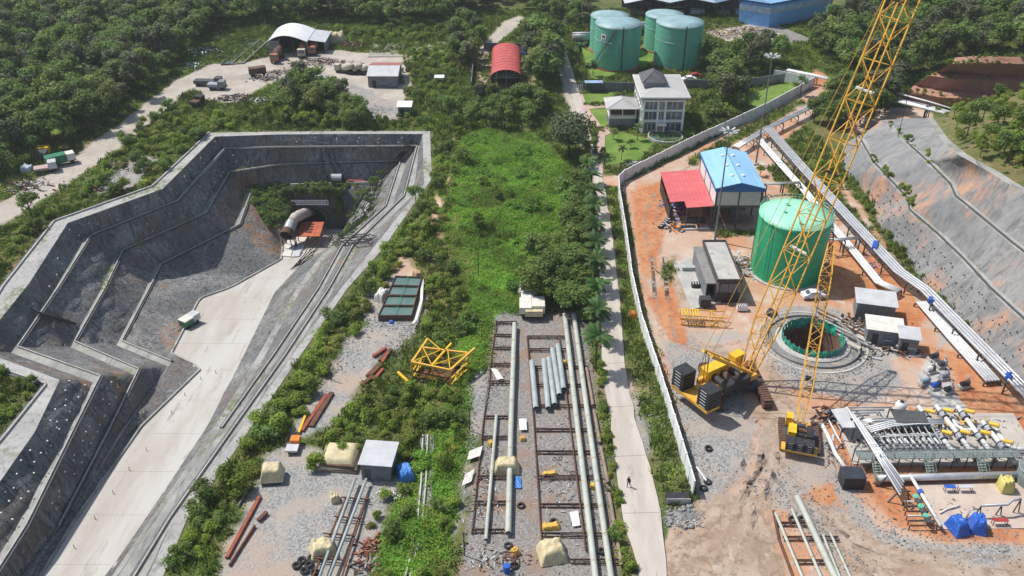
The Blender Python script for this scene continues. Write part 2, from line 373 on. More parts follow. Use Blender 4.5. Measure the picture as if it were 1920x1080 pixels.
ZONES = {
 'z_soil': [[(1168,345),(1300,282),(1440,205),(1540,160),(1590,165),(1540,200),(1465,270),(1600,430),(1700,520),(1800,620),(1930,735),(1930,1100),(1195,1100),(1215,1040),(1270,985),(1312,930),(1250,760),(1215,640),(1198,540),(1190,450)],
            [(1470,130),(1590,152),(1560,170),(1480,148)], [(1105,300),(1130,330),(1170,330),(1165,350),(1110,345)],
            [(840,335),(858,260),(850,255),(835,345),(818,410)], [(745,480),(735,520),(785,515),(765,480)], [(770,440),(820,360),(840,390),(800,430)],
            [(1590,210),(1740,200),(1750,222),(1650,228),(1590,260)], [(1580,340),(1625,400),(1640,420),(1715,520),(1760,565),(1740,560),(1660,470),(1570,350)]],
 'z_gravel': [[(700,598),(800,600),(760,640),(700,690),(620,800),(530,840),(560,780),(620,700),(650,640)], [(500,850),(560,830),(640,860),(760,900),(720,960),(700,1100),(400,1100),(440,1000)],
              [(1245,640),(1300,620),(1420,760),(1400,900),(1330,960),(1310,930),(1260,760)], [(1440,760),(1560,820),(1590,900),(1640,985),(1740,1018),(1930,1020),(1930,1100),(1620,1100),(1440,930),(1420,860)],
              [(1425,600),(1480,572),(1580,580),(1640,640),(1700,720),(1620,760),(1450,720)], [(1170,700),(1225,740),(1260,870),(1200,840)], [(180,355),(260,290),(300,300),(250,350),(190,365)],
              [(400,150),(560,120),(640,150),(700,170),(740,220),(700,225),(640,180),(520,150)], [(880,700),(930,690),(925,760),(860,900),(850,1000),(880,930)], [(680,560),(740,510),(800,560),(790,610),(690,620)],
              [(620,200),(660,190),(650,220),(600,225)], [(690,180),(745,190),(760,225),(690,225)]],
 'z_yard': [[(925,590),(1095,585),(1160,1100),(860,1100),(880,960),(905,800),(915,680)]],
 'z_dirt': [[(390,132),(470,115),(560,95),(640,95),(760,105),(772,165),(740,215),(680,190),(620,158),(560,145),(500,160),(440,195),(380,185)],
            [(-20,395),(100,318),(225,232),(330,150),(400,118),(470,122),(520,100),(600,95),(690,100),(760,160),(700,185),(600,140),(470,150),(400,170),(350,170),(250,260),(140,335),(0,425)],
            [(895,95),(945,40),(978,28),(985,35),(930,85),(910,100)], [(1320,60),(1440,40),(1520,75),(1400,90)], [(1270,930),(1330,960),(1450,900),(1600,1000),(1700,1100),(1180,1100),(1250,1000)],
            [(1075,170),(1100,250),(1130,330),(1110,335),(1060,180),(1040,100),(1050,90)]],
 'z_red': [[(1700,640),(1790,660),(1910,765),(1880,778),(1800,772),(1790,700)], [(1540,770),(1700,760),(1800,800),(1930,760),(1930,1020),(1760,1015),(1680,985),(1600,900),(1560,850)], [(1545,440),(1600,450),(1700,540),(1745,600),(1700,640),(1600,570),(1540,540)], [(1185,360),(1260,330),(1250,400),(1240,470),(1230,520),(1205,520),(1190,440)], [(1500,935),(1560,900),(1580,950)],
           [(1210,560),(1260,520),(1300,660),(1260,640)], [(1530,130),(1560,150),(1500,170)]],
 'z_mud': [[(1180,1100),(1250,1000),(1330,940),(1420,880),(1440,800),(1400,770),(1440,690),(1300,650),(1255,560),(1240,480),(1270,480),(1320,640),(1450,690),(1500,760),(1560,800),(1470,880),(1440,940),(1480,1100)], [(1600,1100),(1560,1010),(1500,930),(1560,940),(1640,1000),(1760,1045),(1930,1060),(1930,1100)]],
 'z_lush': [[(815,300),(900,240),(1000,250),(1075,320),(1100,480),(1000,540),(960,620),(905,700),(890,800),(850,960),(830,1100),(690,1100),(760,900),(850,740),(870,560),(830,430)]],
 'z_dry': [[(800,390),(850,300),(860,420),(880,520),(860,600),(800,580),(780,640),(740,500),(770,440)], [(1095,850),(1120,850),(1180,1080),(1150,1080)], [(0,480),(60,430),(100,420),(30,520)]],
 'z_lawn': [[(1085,178),(1150,172),(1150,190),(1090,195)], [(1095,200),(1140,200),(1155,222),(1130,240),(1110,225)], [(1110,255),(1150,245),(1230,262),(1200,300),(1130,310)], [(1090,90),(1130,85),(1200,130),(1110,150)], [(1400,180),(1480,150),(1500,175),(1410,210)],
            [(1200,85),(1240,85),(1230,125),(1195,125)], [(80,225),(110,225),(110,250),(80,250)]],
 'z_weed': [[(1155,385),(1170,380),(1190,520),(1225,650),(1290,860),(1305,940),(1255,950),(1230,870),(1185,700),(1165,560)], [(1290,300),(1430,220),(1500,185),(1510,195),(1420,245),(1300,310)], [(1620,390),(1660,430),(1760,545),(1830,610),(1925,705),(1925,740),(1820,640),(1700,520)],
            [(1440,320),(1470,300),(1560,400),(1545,430)], [(1340,432),(1420,430),(1420,440),(1350,445)], [(1240,510),(1262,480),(1270,510),(1250,540)]],
}
ZP = {k: [PG(p) for p in v] for k, v in ZONES.items()}
# ---------------------------------------------------------------- the excavated ramp down to the tunnel
RA, RB = .834, -.116                       # ramp plane
def gr(x, y): return GR(x, y, RA, RB)
_ST = [ # O, C, D1, D2, D3, F   (None: same as floor edge)
 ((-260,1165),(-180,1165),(-62,1165,-4),None,None,(20,1165)),
 ((-130,985),(-58,985),(52,985,-4),(112,988,-9.3),None,(140,972)),
 ((10,815),(65,810),(140,806,-4),(205,810,-9.5),None,(262,800)),
 ((85,722),(112,712),(190,706,-4),(262,693,-9.5),(322,678,-14.6),(376,690)),
 ((-75,668),(-45,655),(35,651,-4),(142,641,-9.5),(230,640,-15),(318,664)),
 ((5,537),(54,532),(111,540,-4),(199,540,-9.5),(282,540,-15),(372,560)),
 ((101,415),(127,418),(172,442,-4),(232,470,-9.5),(304,496,-15),(430,540)),
 ((285,350),(305,354),(335,377,-4),(387,401,-9.5),(450,422,-15),(525,487)),
 ((392,249),(403,256),(422,280,-3.2),(432,324,-8),(475,351,-12.8),(528,463)),
 ((520,247),(520,252),(520,277,-2.8),(520,310,-7),(545,350,-12),(545,447)),
 ((640,246),(640,251),(640,276,-2.8),(640,306,-6.8),(620,348,-12),(600,443)),
 ((806,246),(792,251),(781,275,-2.8),(750,303,-6.6),(695,346,-11.5),(640,441)),
 ((810,335),(795,345),(757,368,-3.6),(723,386,-7),None,(612,470)),
 ((715,470),(702,462),(660,463,-4),(640,462,-7.4),None,(567,493)),
 ((652,540),(640,540),(617,540,-4),(597,540,-7.8),None,(515,548)),
 ((564,665),(552,660),(535,665,-4),(513,665,-8),None,(450,680)),
 ((472,800),(454,800),(437,803,-4),(415,803,-8.2),None,(388,800)),
 ((350,975),(328,967),(318,972,-4),None,None,(280,962)),
 ((270,1165),(240,1165),(200,1165,-4),None,None,(140,1165))]
def _dens(line, k=6):
    out = []
    for i in range(len(line)-1):
        for j in range(k): out.append(line[i].lerp(line[i+1], j/k))
    return out + [line[-1]]
PO, PC, P1, P2, P3, PF = [], [], [], [], [], []
for o_, c_, d1, d2, d3, f_ in _ST:
    F_ = gr(*f_); PF.append(F_); PO.append(G(*o_, .06)); PC.append(G(*c_, .10)); A1 = G(*d1)
    P1.append(A1); A2 = G(*d2) if d2 else A1.lerp(F_, .55); P2.append(A2)
    P3.append(G(*d3) if d3 else A2.lerp(F_, .5))
def toe(D, up, w):
    out = []
    for d, u in zip(D, up):
        v = Vector((u.x-d.x, u.y-d.y, 0)); L_ = v.length
        out.append(d + v.normalized()*min(w, L_*.45) if L_ > .05 else d.copy())
    return out
K = 8
dO, dC, d1_, d2_, d3_, dF = [_dens(l, K) for l in (PO, PC, P1, P2, P3, PF)]
t1_, t2_, t3_ = toe(d1_, dC, 1.7), toe(d2_, d1_, 1.6), toe(d3_, d2_, 1.5)
def rough(rows, amp, sc=.35):
    for i, r in enumerate(rows):
        if i in (0, len(rows)-1): continue
        for p in r:
            n = mnoise.noise(Vector(p)*sc); n2 = mnoise.noise(Vector(p)*sc*3.1)
            p.x += amp*n + amp*.4*n2; p.y += amp*.6*n2; p.z += amp*.5*n2
    return rows
def loft(mb, A, B, k, amp=0.0, skip=()):
    rows = [[a.lerp(b, i/k) for a, b in zip(A, B)] for i in range(k+1)]
    if amp: rough(rows, amp)
    n = len(mb.v); w = len(A)
    for r in rows: mb.v += [tuple(p) for p in r]
    for i in range(k):
        for j in range(w-1):
            if j in skip: continue
            a = n+i*w+j; mb.face((a, a+w, a+1+w, a+1))
pit = MB(); PK = range(9*K, 11*K)
for A, B in ((dC, t1_), (d1_, t2_), (d2_, t3_)): loft(pit, A, B, 6, .55)
loft(pit, d3_, dF, 8, .6, PK)
slope = struct(pit.build('excavation_slope', SHOT, smooth=True))
slope["label"] = "dark sprayed concrete slopes of the stepped tunnel cutting"
bm_ = MB()
for A, B in ((t1_, d1_), (t2_, d2_), (t3_, d3_)): loft(bm_, A, B, 1)
bm_.build('berm', BERM, slope)
ap = MB(); loft(ap, dO, dC, 2); ap.build('apron', APRON, slope)
def channel(name, line, i0, i1, w=.34, par=slope, lift=.05, mat=DGR, lipm=None, edge=.2, hk=.42, sd_=1):
    lipm = lipm or KERBM
    a = MB(); b = MB(); L_ = line[i0:i1+1]
    for i in range(len(L_)-1):
        p, q = L_[i], L_[i+1]; u = Vector((0,0,1))
        s = (q-p).cross(u); 
        if s.length < 1e-6: continue
        s.normalize(); s *= sd_
        a.bar(p+u*lift+s*(w*.5), q+u*lift+s*(w*.5), w, .16)
        b.bar(p-s*(edge*.5)+u*(lift+hk*.5-.1), q-s*(edge*.5)+u*(lift+hk*.5-.1), edge, hk)
    a.build(name, mat, par); b.build('kerb', lipm, par)
KERBM = M('kerb_concrete', (.44,.43,.40), .9, (.34,.33,.31), .5)
channel('drain_channel', d1_, 0, 18*K); channel('drain_channel', d2_, K, 16*K)
channel('drain_channel', d3_, 3*K, 9*K); channel('drain_channel', dO, 0, 8*K, .5, edge=.3, hk=.4, sd_=-1)
pf = MB(); fl = dF[:9*K+1]; fr = dF[11*K:][::-1]
def resamp(line, n):
    L_ = [0.]
    for i in range(len(line)-1): L_.append(L_[-1] + (line[i+1]-line[i]).length)
    out = []; j = 0
    for k in range(n):
        s = L_[-1]*k/(n-1)
        while j < len(L_)-2 and L_[j+1] < s: j += 1
        out.append(line[j].lerp(line[j+1], min(1, (s-L_[j])/max(1e-6, L_[j+1]-L_[j]))))
    return out
# match ramp edges by Y
def atY(line, Y):
    best = None
    for i in range(len(line)-1):
        a, b = line[i], line[i+1]
        if (a.y-Y)*(b.y-Y) <= 0 and a.y != b.y: best = a.lerp(b, (Y-a.y)/(b.y-a.y))
    return best
y0, y1 = 70.0, 207.5; rows = []
for k in range(68):
    Y = y0 + (y1-y0)*k/67; a, b = atY(fl, Y), atY(fr, Y)
    if a is None: a = rows[-1][0].copy() if rows else Vector((-75, Y, 0)); 
    if b is None: b = rows[-1][-1].copy() if rows else Vector((-40, Y, 0))
    a = Vector((a.x-.6, Y, RA+RB*Y)); b = Vector((b.x+.6, Y, RA+RB*Y)); rows.append([a.lerp(b, i/6) for i in range(7)])
pf.grid(rows); ramp = struct(pf.build('ramp_road', RAMPM))
# slab joints of the ramp
jt = MB()
for k in range(2, 60, 5):
    a, b = rows[k][0], rows[k][-1]; jt.bar(a+Vector((1,0,.004)), b+Vector((-1,0,.004)), .05, .015)
jt.build('joint', M('joint_grey',(.36,.34,.31),.9), ramp)
kb = MB()
for k in range(0, 60):
    a, b = rows[k][0]+Vector((.9,0,.15)), rows[k+1][0]+Vector((.9,0,.15)); kb.bar(a, b, .35, .35)
kb.build('kerb', BERM, ramp)
# rock-bolt heads on the upper benches
bolt = MB().box(-.10,.10,-.10,.10,-.05,.14).mesh('bolt', WHITE)
nb = 0
for A, B, i0, i1, st, fr_ in ((dC, t1_, 8, 25, 1.9, (.25,.5,.75)), (dC, t1_, 38, 62, 1.6, (.35,.7)), (d1_, t2_, 10, 24, 2.3, (.3,.65)), (dC, t1_, 62, 92, 2.1, (.3,.65)), (d1_, t2_, 52, 66, 2.0, (.35,.7))):
    for j, fy in enumerate(fr_):
        L_ = resamp([a.lerp(b, fy) for a, b in zip(A[i0:i1], B[i0:i1])], 14)
        for p in L_:
            if nb < 230: o = link('bolt', bolt, slope); o.location = p + Vector((random.uniform(-.5,.5)+.15, random.uniform(-.8,.6), .15+random.uniform(-.4,.3))); nb += 1
# ---------------------------------------------------------------- main ground sheet with the cutting and the shaft left open
gx = np.arange(-300, 301, 1.25); gy = np.arange(58, 440, 1.25); X, Y = np.meshgrid(gx, gy)
pitpoly = [(p.x, p.y) for p in PO]
SHC = G(1523, 640); SHR = 6.2
sd_pit = sdist([pitpoly], X, Y)
def ss(x): x = np.clip(x, 0, 1); return x*x*(3-2*x)
Z = .10*np.sin(X*.21+np.sin(Y*.13)*2)*np.cos(Y*.19) + .06*np.sin(X*.55)*np.sin(Y*.47+X*.1)
Z *= np.clip(-sd_pit/3, 0, 1)
Z -= .02
lushm = np.clip(sdist(ZP['z_lush'], X, Y)/3, 0, 1)
Z += lushm*(.55*np.sin(X*.33+1.3*np.sin(Y*.27))*np.sin(Y*.41+.8*np.sin(X*.21))+.25*np.sin(X*.9+Y*.3)*np.sin(Y*1.1)+.35)
Z += 13*ss((X-100)/90)*ss((Y-212)/50) + 10*ss((-X-120)/140)*ss((Y-230)/120) + 5*ss((Y-330)/90)
dS = np.hypot(X-SHC.x, Y-SHC.y)
kill = (sd_pit > 1.4) | (dS < SHR-.8)
idx = -np.ones(X.size, int); keep = ~kill.ravel(); idx[keep] = np.arange(keep.sum())
V = np.stack([X.ravel(), Y.ravel(), Z.ravel()], 1)[keep]
nx, ny = len(gx), len(gy); ii = np.arange(nx*ny).reshape(ny, nx)
q = np.stack([ii[:-1,:-1], ii[:-1,1:], ii[1:,1:], ii[1:,:-1]], -1).reshape(-1, 4); q = idx[q]; q = q[(q >= 0).all(1)]
# skirt to the horizon
nv = len(V); cx = [-1500, -300, 300, 1500]; cyy = [-900, 58, 439.25, 2000]
sk = np.array([(a, b, -.1 if 1 <= i <= 2 and 1 <= j <= 2 else 0.) for j, b in enumerate(cyy) for i, a in enumerate(cx)]); 
sq = [(nv+j*4+i, nv+j*4+i+1, nv+j*4+i+5, nv+j*4+i+4) for j in range(3) for i in range(3) if not (i == 1 and j == 1)]
me = bpy.data.meshes.new('ground'); me.from_pydata(np.vstack([V, sk]).tolist(), [], q.tolist()+sq); me.materials.append(GROUND)
XX = np.concatenate([V[:,0], sk[:,0]]); YY = np.concatenate([V[:,1], sk[:,1]])
for k, P in ZP.items():
    a = me.attributes.new(k, 'FLOAT', 'POINT'); d = sdist(P, XX, YY)
    d[nv:] = -12; a.data.foreach_set('value', d.astype(np.float32))
me.polygons.foreach_set("use_smooth", [True]*len(me.polygons))
ground_o = struct(link('ground', me))
def gz(x, y):
    i = min(max(int(round((y-58)/1.25)), 0), ny-1); j = min(max(int(round((x+300)/1.25)), 0), nx-1); return float(Z[i, j])
# ---------------------------------------------------------------- the sprayed slope on the right with the hill behind
_RS = [ ((1580,270),(1606,256,2),(1650,226,4),(1738,221,8)), ((1582,318),(1632,303,5),(1696,268,9),(1765,262,14)), ((1612,348),(1662,335,6),(1733,302,12),(1800,292,18)),
 ((1636,385),(1697,373,6),(1776,345,12),(1860,325,18)), ((1642,420),(1700,394,6),(1786,368,12),(1884,341,18)), ((1690,470),(1750,437,6),(1832,406,12),(1935,370,18)),
 ((1720,520),(1800,485,6),(1885,450,12),(1990,405,18)), ((1762,562),(1850,540,6),(1940,494,12),(2050,445,18)), ((1860,670),(1960,642,6),(2060,600,12),(2180,560,18)),
 ((1928,748),(2035,722,6),(2150,690,12),(2280,650,18)), ((2060,880),(2170,850,6),(2290,820,12),(2430,790,18))]
R0, R1, R2, R3 = [_dens(l, 8) for l in zip(*[[G(*p) for p in r] for r in _RS])]
R0 = [p+Vector((0,0,-.3)) for p in R0]
u1, u2 = toe(R1, R2, 0), toe(R2, R3, 0)
def inner(D, dn, w): 
    return [d + Vector((w, w*.15, .1)) for d in D]
r1i, r2i, r3i = inner(R1, R0, 1.6), inner(R2, R1, 1.6), inner(R3, R2, 1.5)
rs = MB(); loft(rs, R1, R0, 6, .4); loft(rs, R2, r1i, 6, .4); loft(rs, R3, r2i, 6, .4)
rslope = struct(rs.build('sprayed_slope', SHOTP, smooth=True)); rslope["label"] = "pale sprayed concrete slope with stepped drains on the right"
rb = MB()
for A, B in ((R1, r1i), (R2, r2i), (R3, r3i)): loft(rb, B, A, 1)
rb.build('berm', BERM, rslope)
channel('drain_channel', [p+Vector((.7,0,.1)) for p in R1], 0, 80, .3, rslope, edge=.2, hk=.35); channel('drain_channel', [p+Vector((.7,0,.1)) for p in R2], 8, 80, .3, rslope, edge=.2, hk=.35)
hl = MB(); h1 = [p+Vector((10,3,2.5)) for p in r3i]; h2 = [p+Vector((45,12,7)) for p in r3i]; h3 = [p+Vector((260,40,16)) for p in r3i]
loft(hl, h1, r3i, 4, .5); loft(hl, h2, h1, 10, 1.2); loft(hl, h3, h2, 12, 2.5)
GRASSY = M('hill_turf', (.09,.12,.03), .95, (.17,.14,.06), .2, c3=(.34,.20,.11), bm=.4)
h_lines = (h1, h2)
hill = struct(hl.build('hillside', GRASSY, smooth=True))
wb = MB().box(-.08,.08,-.08,.08,-.1,.12).mesh('bolt', BLK)
for A, B in ((R1, R0),):
    for fy in (.2,.4,.6,.8):
        for p in resamp([a.lerp(b, fy) for a, b in zip(A[20:70], B[20:70])], 34):
            o = link('bolt', wb, rslope); o.location = p + Vector((-.22+random.uniform(-.2,.2), random.uniform(-1.1,1.1), .1+random.uniform(-.4,.4)))
# red cut terraces behind, on the right
rt = MB()
tl = [[(1690,186,1),(1760,200,1),(1850,208,1.5),(1960,214,2)], [(1700,170,3.5),(1760,182,4),(1850,188,4.5),(1960,190,5)], [(1715,160,4),(1765,168,4.5),(1850,176,5),(1960,180,5.5)],
      [(1745,142,8),(1790,148,8.5),(1850,150,9),(1960,154,9.5)], [(1755,135,8.6),(1800,138,9),(1850,142,9.5),(1960,146,10)], [(1780,120,13),(1810,118,13.5),(1860,118,14),(1960,122,14.5)], [(1790,108,14),(1830,105,15),(1880,106,15.5),(1960,108,16)]]
tl = [_dens([G(*p) for p in l], 6) for l in tl]
for i in range(6): loft(rt, tl[i+1], tl[i], 4, .9)
TERR = M('red_cut_soil', (.42,.21,.15), .95, (.33,.19,.15), .25, c3=(.52,.30,.20), bm=.5, stretch=(1,1,.4))
struct(rt.build('red_terrace', TERR, smooth=True))
# ---------------------------------------------------------------- roads and paving
def ribbon(name, L_, Rr, z, mat, k=10, th=.12):
    A = resamp([G(x, y, z) for x, y in L_], k*6); B = resamp([G(x, y, z) for x, y in Rr], k*6); mb = MB()
    for q_ in (A, B):
        for p in q_: p.x += .3*mnoise.noise(p*.35)+.14*mnoise.noise(p*1.3)
    n = len(A); dn = Vector((0,0,-th))
    mb.grid([[p+dn for p in A], A, [a.lerp(b, .33) for a, b in zip(A, B)], [a.lerp(b, .66) for a, b in zip(A, B)], B, [p+dn for p in B]])
    return struct(mb.build(name, mat)), A, B
road, rA, rB = ribbon('access_road', [(1040,70),(1055,120),(1072,175),(1090,240),(1112,335),(1122,420),(1124,560),(1130,700),(1146,800),(1158,905),(1172,990),(1195,1050),(1205,1120)],
       [(1052,66),(1068,115),(1086,170),(1104,240),(1130,335),(1146,420),(1162,560),(1174,700),(1192,790),(1214,860),(1238,950),(1246,1020),(1250,1120)], .16, ROADM, 14)
jt = MB()
for k in range(30, 82, 4): jt.bar(rA[k]+Vector((.1,0,.01)), rB[k]+Vector((-.1,0,.01)), .06, .015)
jt.build('joint', CONCD, road)
def slab(name, pts, z, mat, th=.25, par=None, label=None):
    o = MB().prism([G(x, y, z) for x, y in pts], z-th, z).build(name, mat, par)
    if par is None: struct(o)
    if label: o["label"] = label
    return o
slab('paved_yard', [(890,97),(1008,95),(1003,168),(893,166)], .14, PAVE)
slab('path', [(1075,178),(1092,176),(1100,196),(1150,193),(1152,200),(1104,204),(1130,240),(1165,226),(1168,240),(1135,254),(1130,330),(1118,330),(1120,250),(1090,205)], .12, PAVE)
for pts in ([(700,82),(760,82),(755,106),(690,106)], [(775,88),(800,88),(793,112),(766,112)], [(820,77),(845,77),(838,111),(815,111)], [(803,82),(817,82),(812,110),(798,110)]): slab('concrete_pad', pts, .16, M('worn_pad', (.36,.34,.29), .9, (.28,.27,.23), .3, c3=(.20,.22,.12)))
slab('concrete_pad', [(1262,492),(1312,478),(1352,566),(1296,580)], .22, CONC)
slab('concrete_pad', [(1560,768),(1700,762),(1705,772),(1900,775),(1960,875),(1600,870)], .16, M('pump_pad', (.50,.46,.41), .9, (.42,.38,.34), .3, c3=(.36,.30,.25)))
slab('concrete_pad', [(1720,905),(1930,900),(1930,990),(1770,992)], .14, M('pinkish_pad', (.55,.46,.39), .9, (.47,.38,.31), .3))
slab('concrete_pad', [(1738,672),(1762,672),(1790,740),(1820,770),(1760,772),(1722,700)], .15, CONC)
slab('side_drive', [(1440,40),(1520,72),(1500,84),(1400,60)], .1, ASPH)
# ================================================================ VEGETATION
def leaves(C, Nn, size, r):
    n = len(C); rd = r.normal(size=(n,3)); Nn = Nn + .55*rd; Nn /= np.linalg.norm(Nn, axis=1)[:,None]+1e-9
    a = np.cross(Nn, r.normal(size=(n,3))); a /= np.linalg.norm(a, axis=1)[:,None]+1e-9; b = np.cross(Nn, a)
    s = (size*r.uniform(.6,1.35,n))[:,None]; a = a*s; b = b*s*.62
    V = np.stack([C-a, C-b-Nn*s*.12, C+a, C+b-Nn*s*.12], 1).reshape(-1,3)
    return V, np.arange(4*n).reshape(-1,4)
def crown_mesh(name, mat, h0, h1, rad, nb, nl, leaf, seed, squash=.8, gap=.0):
    r = np.random.default_rng(seed); cz = (h0+h1)/2; hz = (h1-h0)/2; Cs, Ns = [], []
    for k in range(nb):
        u = r.normal(size=3); u /= np.linalg.norm(u); q = r.uniform(.25,.8)
        c = np.array([u[0]*rad*q, u[1]*rad*q, cz+u[2]*hz*q*.9]); rb = rad*r.uniform(.28,.46)
        m = int(nl/nb*r.uniform(.7,1.3)); d = r.normal(size=(m,3)); d /= np.linalg.norm(d, axis=1)[:,None]
        d[:,2] = np.where(d[:,2] < -.35, -d[:,2], d[:,2])
        Cs.append(c + d*np.array([1,1,squash])*rb*np.clip(r.normal(.92,.24,(m,1)),.3,1.6)); Ns.append(d+np.array([0,0,.35]))
    V, Fq = leaves(np.vstack(Cs), np.vstack(Ns), leaf, r)
    me = bpy.data.meshes.new(name); me.from_pydata(V.tolist(), [], Fq.tolist()); me.materials.append(mat); return me
def trunk_mesh(name, h, rad, r0, seed, limbs=5):
    rd = random.Random(seed); mb = MB()
    mb.tube([(0,0,-.2),(rd.uniform(-.1,.1),rd.uniform(-.1,.1),h*.5),(rd.uniform(-.2,.2),rd.uniform(-.2,.2),h)], r0, 7, True, r0*.4)
    for k in range(limbs):
        a = 2*math.pi*k/limbs+rd.uniform(-.4,.4); z = h*rd.uniform(.5,.9)
        mb.tube([(0,0,z),(math.cos(a)*rad*.35,math.sin(a)*rad*.35,z+h*.2),(math.cos(a)*rad*.7,math.sin(a)*rad*.7,z+h*.38)], r0*.45, 5, True, r0*.12)
    return mb.mesh(name, BARK)
TREE = [ # crown, trunk
 (crown_mesh('crown', LEAFD, 2.6, 9.0, 3.2, 13, 1500, .34, 1), trunk_mesh('trunk', 5.0, 3.2, .22, 1)),
 (crown_mesh('crown', LEAFD, 3.0, 10.5, 3.6, 15, 1700, .36, 2), trunk_mesh('trunk', 6.0, 3.6, .26, 2)),
 (crown_mesh('crown', LEAFD, 2.2, 7.6, 3.0, 11, 1300, .32, 3), trunk_mesh('trunk', 4.4, 3.0, .2, 3)),
 (crown_mesh('crown', LEAFDK, 3.0, 10.0, 6.2, 30, 3400, .36, 4, .7), trunk_mesh('trunk', 5.0, 6.0, .4, 4, 8)),
 (crown_mesh('crown', LEAFM, 1.2, 5.2, 2.1, 9, 1000, .26, 5), trunk_mesh('trunk', 2.6, 2.0, .13, 5)),
 (crown_mesh('crown', LEAFM, 1.0, 6.4, 1.9, 9, 1000, .27, 6), trunk_mesh('trunk', 3.4, 1.8, .14, 6)),
 (crown_mesh('crown', LEAFF, 2.4, 8.4, 3.3, 18, 1500, .33, 7, .7), trunk_mesh('trunk', 5.0, 3.3, .2, 7)),
 (crown_mesh('crown', LEAFDK, 2.0, 11.5, 2.6, 16, 1500, .33, 8, 1.1), trunk_mesh('trunk', 7.0, 2.4, .22, 8))]
SHRUB = [crown_mesh('shrub', LEAFM, .0, 1.7, 1.25, 12, 900, .145, 11, 1.0), crown_mesh('shrub', LEAFM, .0, 2.5, 1.45, 14, 1050, .155, 12, 1.0),
         crown_mesh('shrub', LEAFY, .0, 1.2, 1.4, 12, 800, .14, 13, .9), crown_mesh('shrub', LEAFD, .0, 2.6, 1.7, 14, 1150, .16, 14, 1.0)]
def tuft(name, mat, n, rad, h, leaf, seed, up=.4):
    r = np.random.default_rng(seed); t = r.uniform(0, 2*np.pi, n); q = rad*np.sqrt(r.uniform(0,1,n))
    C = np.stack([q*np.cos(t), q*np.sin(t), h*r.uniform(.1,1,n)*(1-.5*(q/rad)**2)], 1); Nn = r.normal(size=(n,3))*.6+np.array([0,0,up+.5])
    V, Fq = leaves(C, Nn, leaf, r); me = bpy.data.meshes.new(name); me.from_pydata(V.tolist(), [], Fq.tolist()); me.materials.append(mat); return me
def blades(name, mat, n, rad, h, seed):
    r = np.random.default_rng(seed); V = []; Fq = []
    for k in range(n):
        t = r.uniform(0,6.28); q = rad*math.sqrt(r.uniform()); x, y = q*math.cos(t), q*math.sin(t); a = r.uniform(0,6.28); l = h*r.uniform(.5,1.2); w = .05+.04*r.uniform()
        dx, dy = math.cos(a)*w, math.sin(a)*w; ox, oy = r.normal()*.25*l, r.normal()*.25*l; b = len(V)
        V += [(x-dx,y-dy,0),(x+dx,y+dy,0),(x+ox+dx*.4,y+oy+dy*.4,l),(x+ox-dx*.4,y+oy-dy*.4,l)]; Fq.append((b,b+1,b+2,b+3))
    me = bpy.data.meshes.new(name); me.from_pydata(V, [], Fq); me.materials.append(mat); return me
TUFT = [tuft('creeper_tuft', LEAFB, 34, .95, .55, .17, 21), tuft('creeper_tuft', LEAFB, 28, .8, .35, .15, 22), tuft('creeper_tuft', LEAFM, 30, .8, .6, .15, 23)]
WEED = [blades('weed_tuft', LEAFG, 26, .6, .55, 31), tuft('weed_tuft', LEAFM, 22, .6, .4, .13, 32), blades('weed_tuft', LEAFG, 22, .5, .35, 33), tuft('weed_tuft', LEAFG, 20, .6, .35, .12, 34)]
def scatter(px, sp, jit=.42, world=None):
    P = world or PG(px); xs = [p[0] for p in P]; ys = [p[1] for p in P]
    a = np.arange(min(xs), max(xs)+sp, sp); b = np.arange(min(ys), max(ys)+sp, sp*.87); XX, YY = np.meshgrid(a, b)
    XX = XX + (np.arange(len(b)) % 2)[:,None]*sp*.5 + rng.uniform(-jit, jit, XX.shape)*sp; YY = YY + rng.uniform(-jit, jit, XX.shape)*sp
    k = pip(P, XX, YY); return np.stack([XX[k], YY[k]], 1)
def clear(pts, names, dist):
    k = np.ones(len(pts), bool)
    for n in names: k &= sdist(ZP[n], pts[:,0], pts[:,1]) < dist
    return pts[k]
def inview(pts, m=40):
    d = pts[:,1]*_c + CAMH*_s; x = 960+FPX*pts[:,0]/d; y = 540-FPX*((pts[:,1]*_s) - CAMH*_c)/d
    return pts[(x > -m) & (x < 1920+m) & (y < 1080+m*2)]
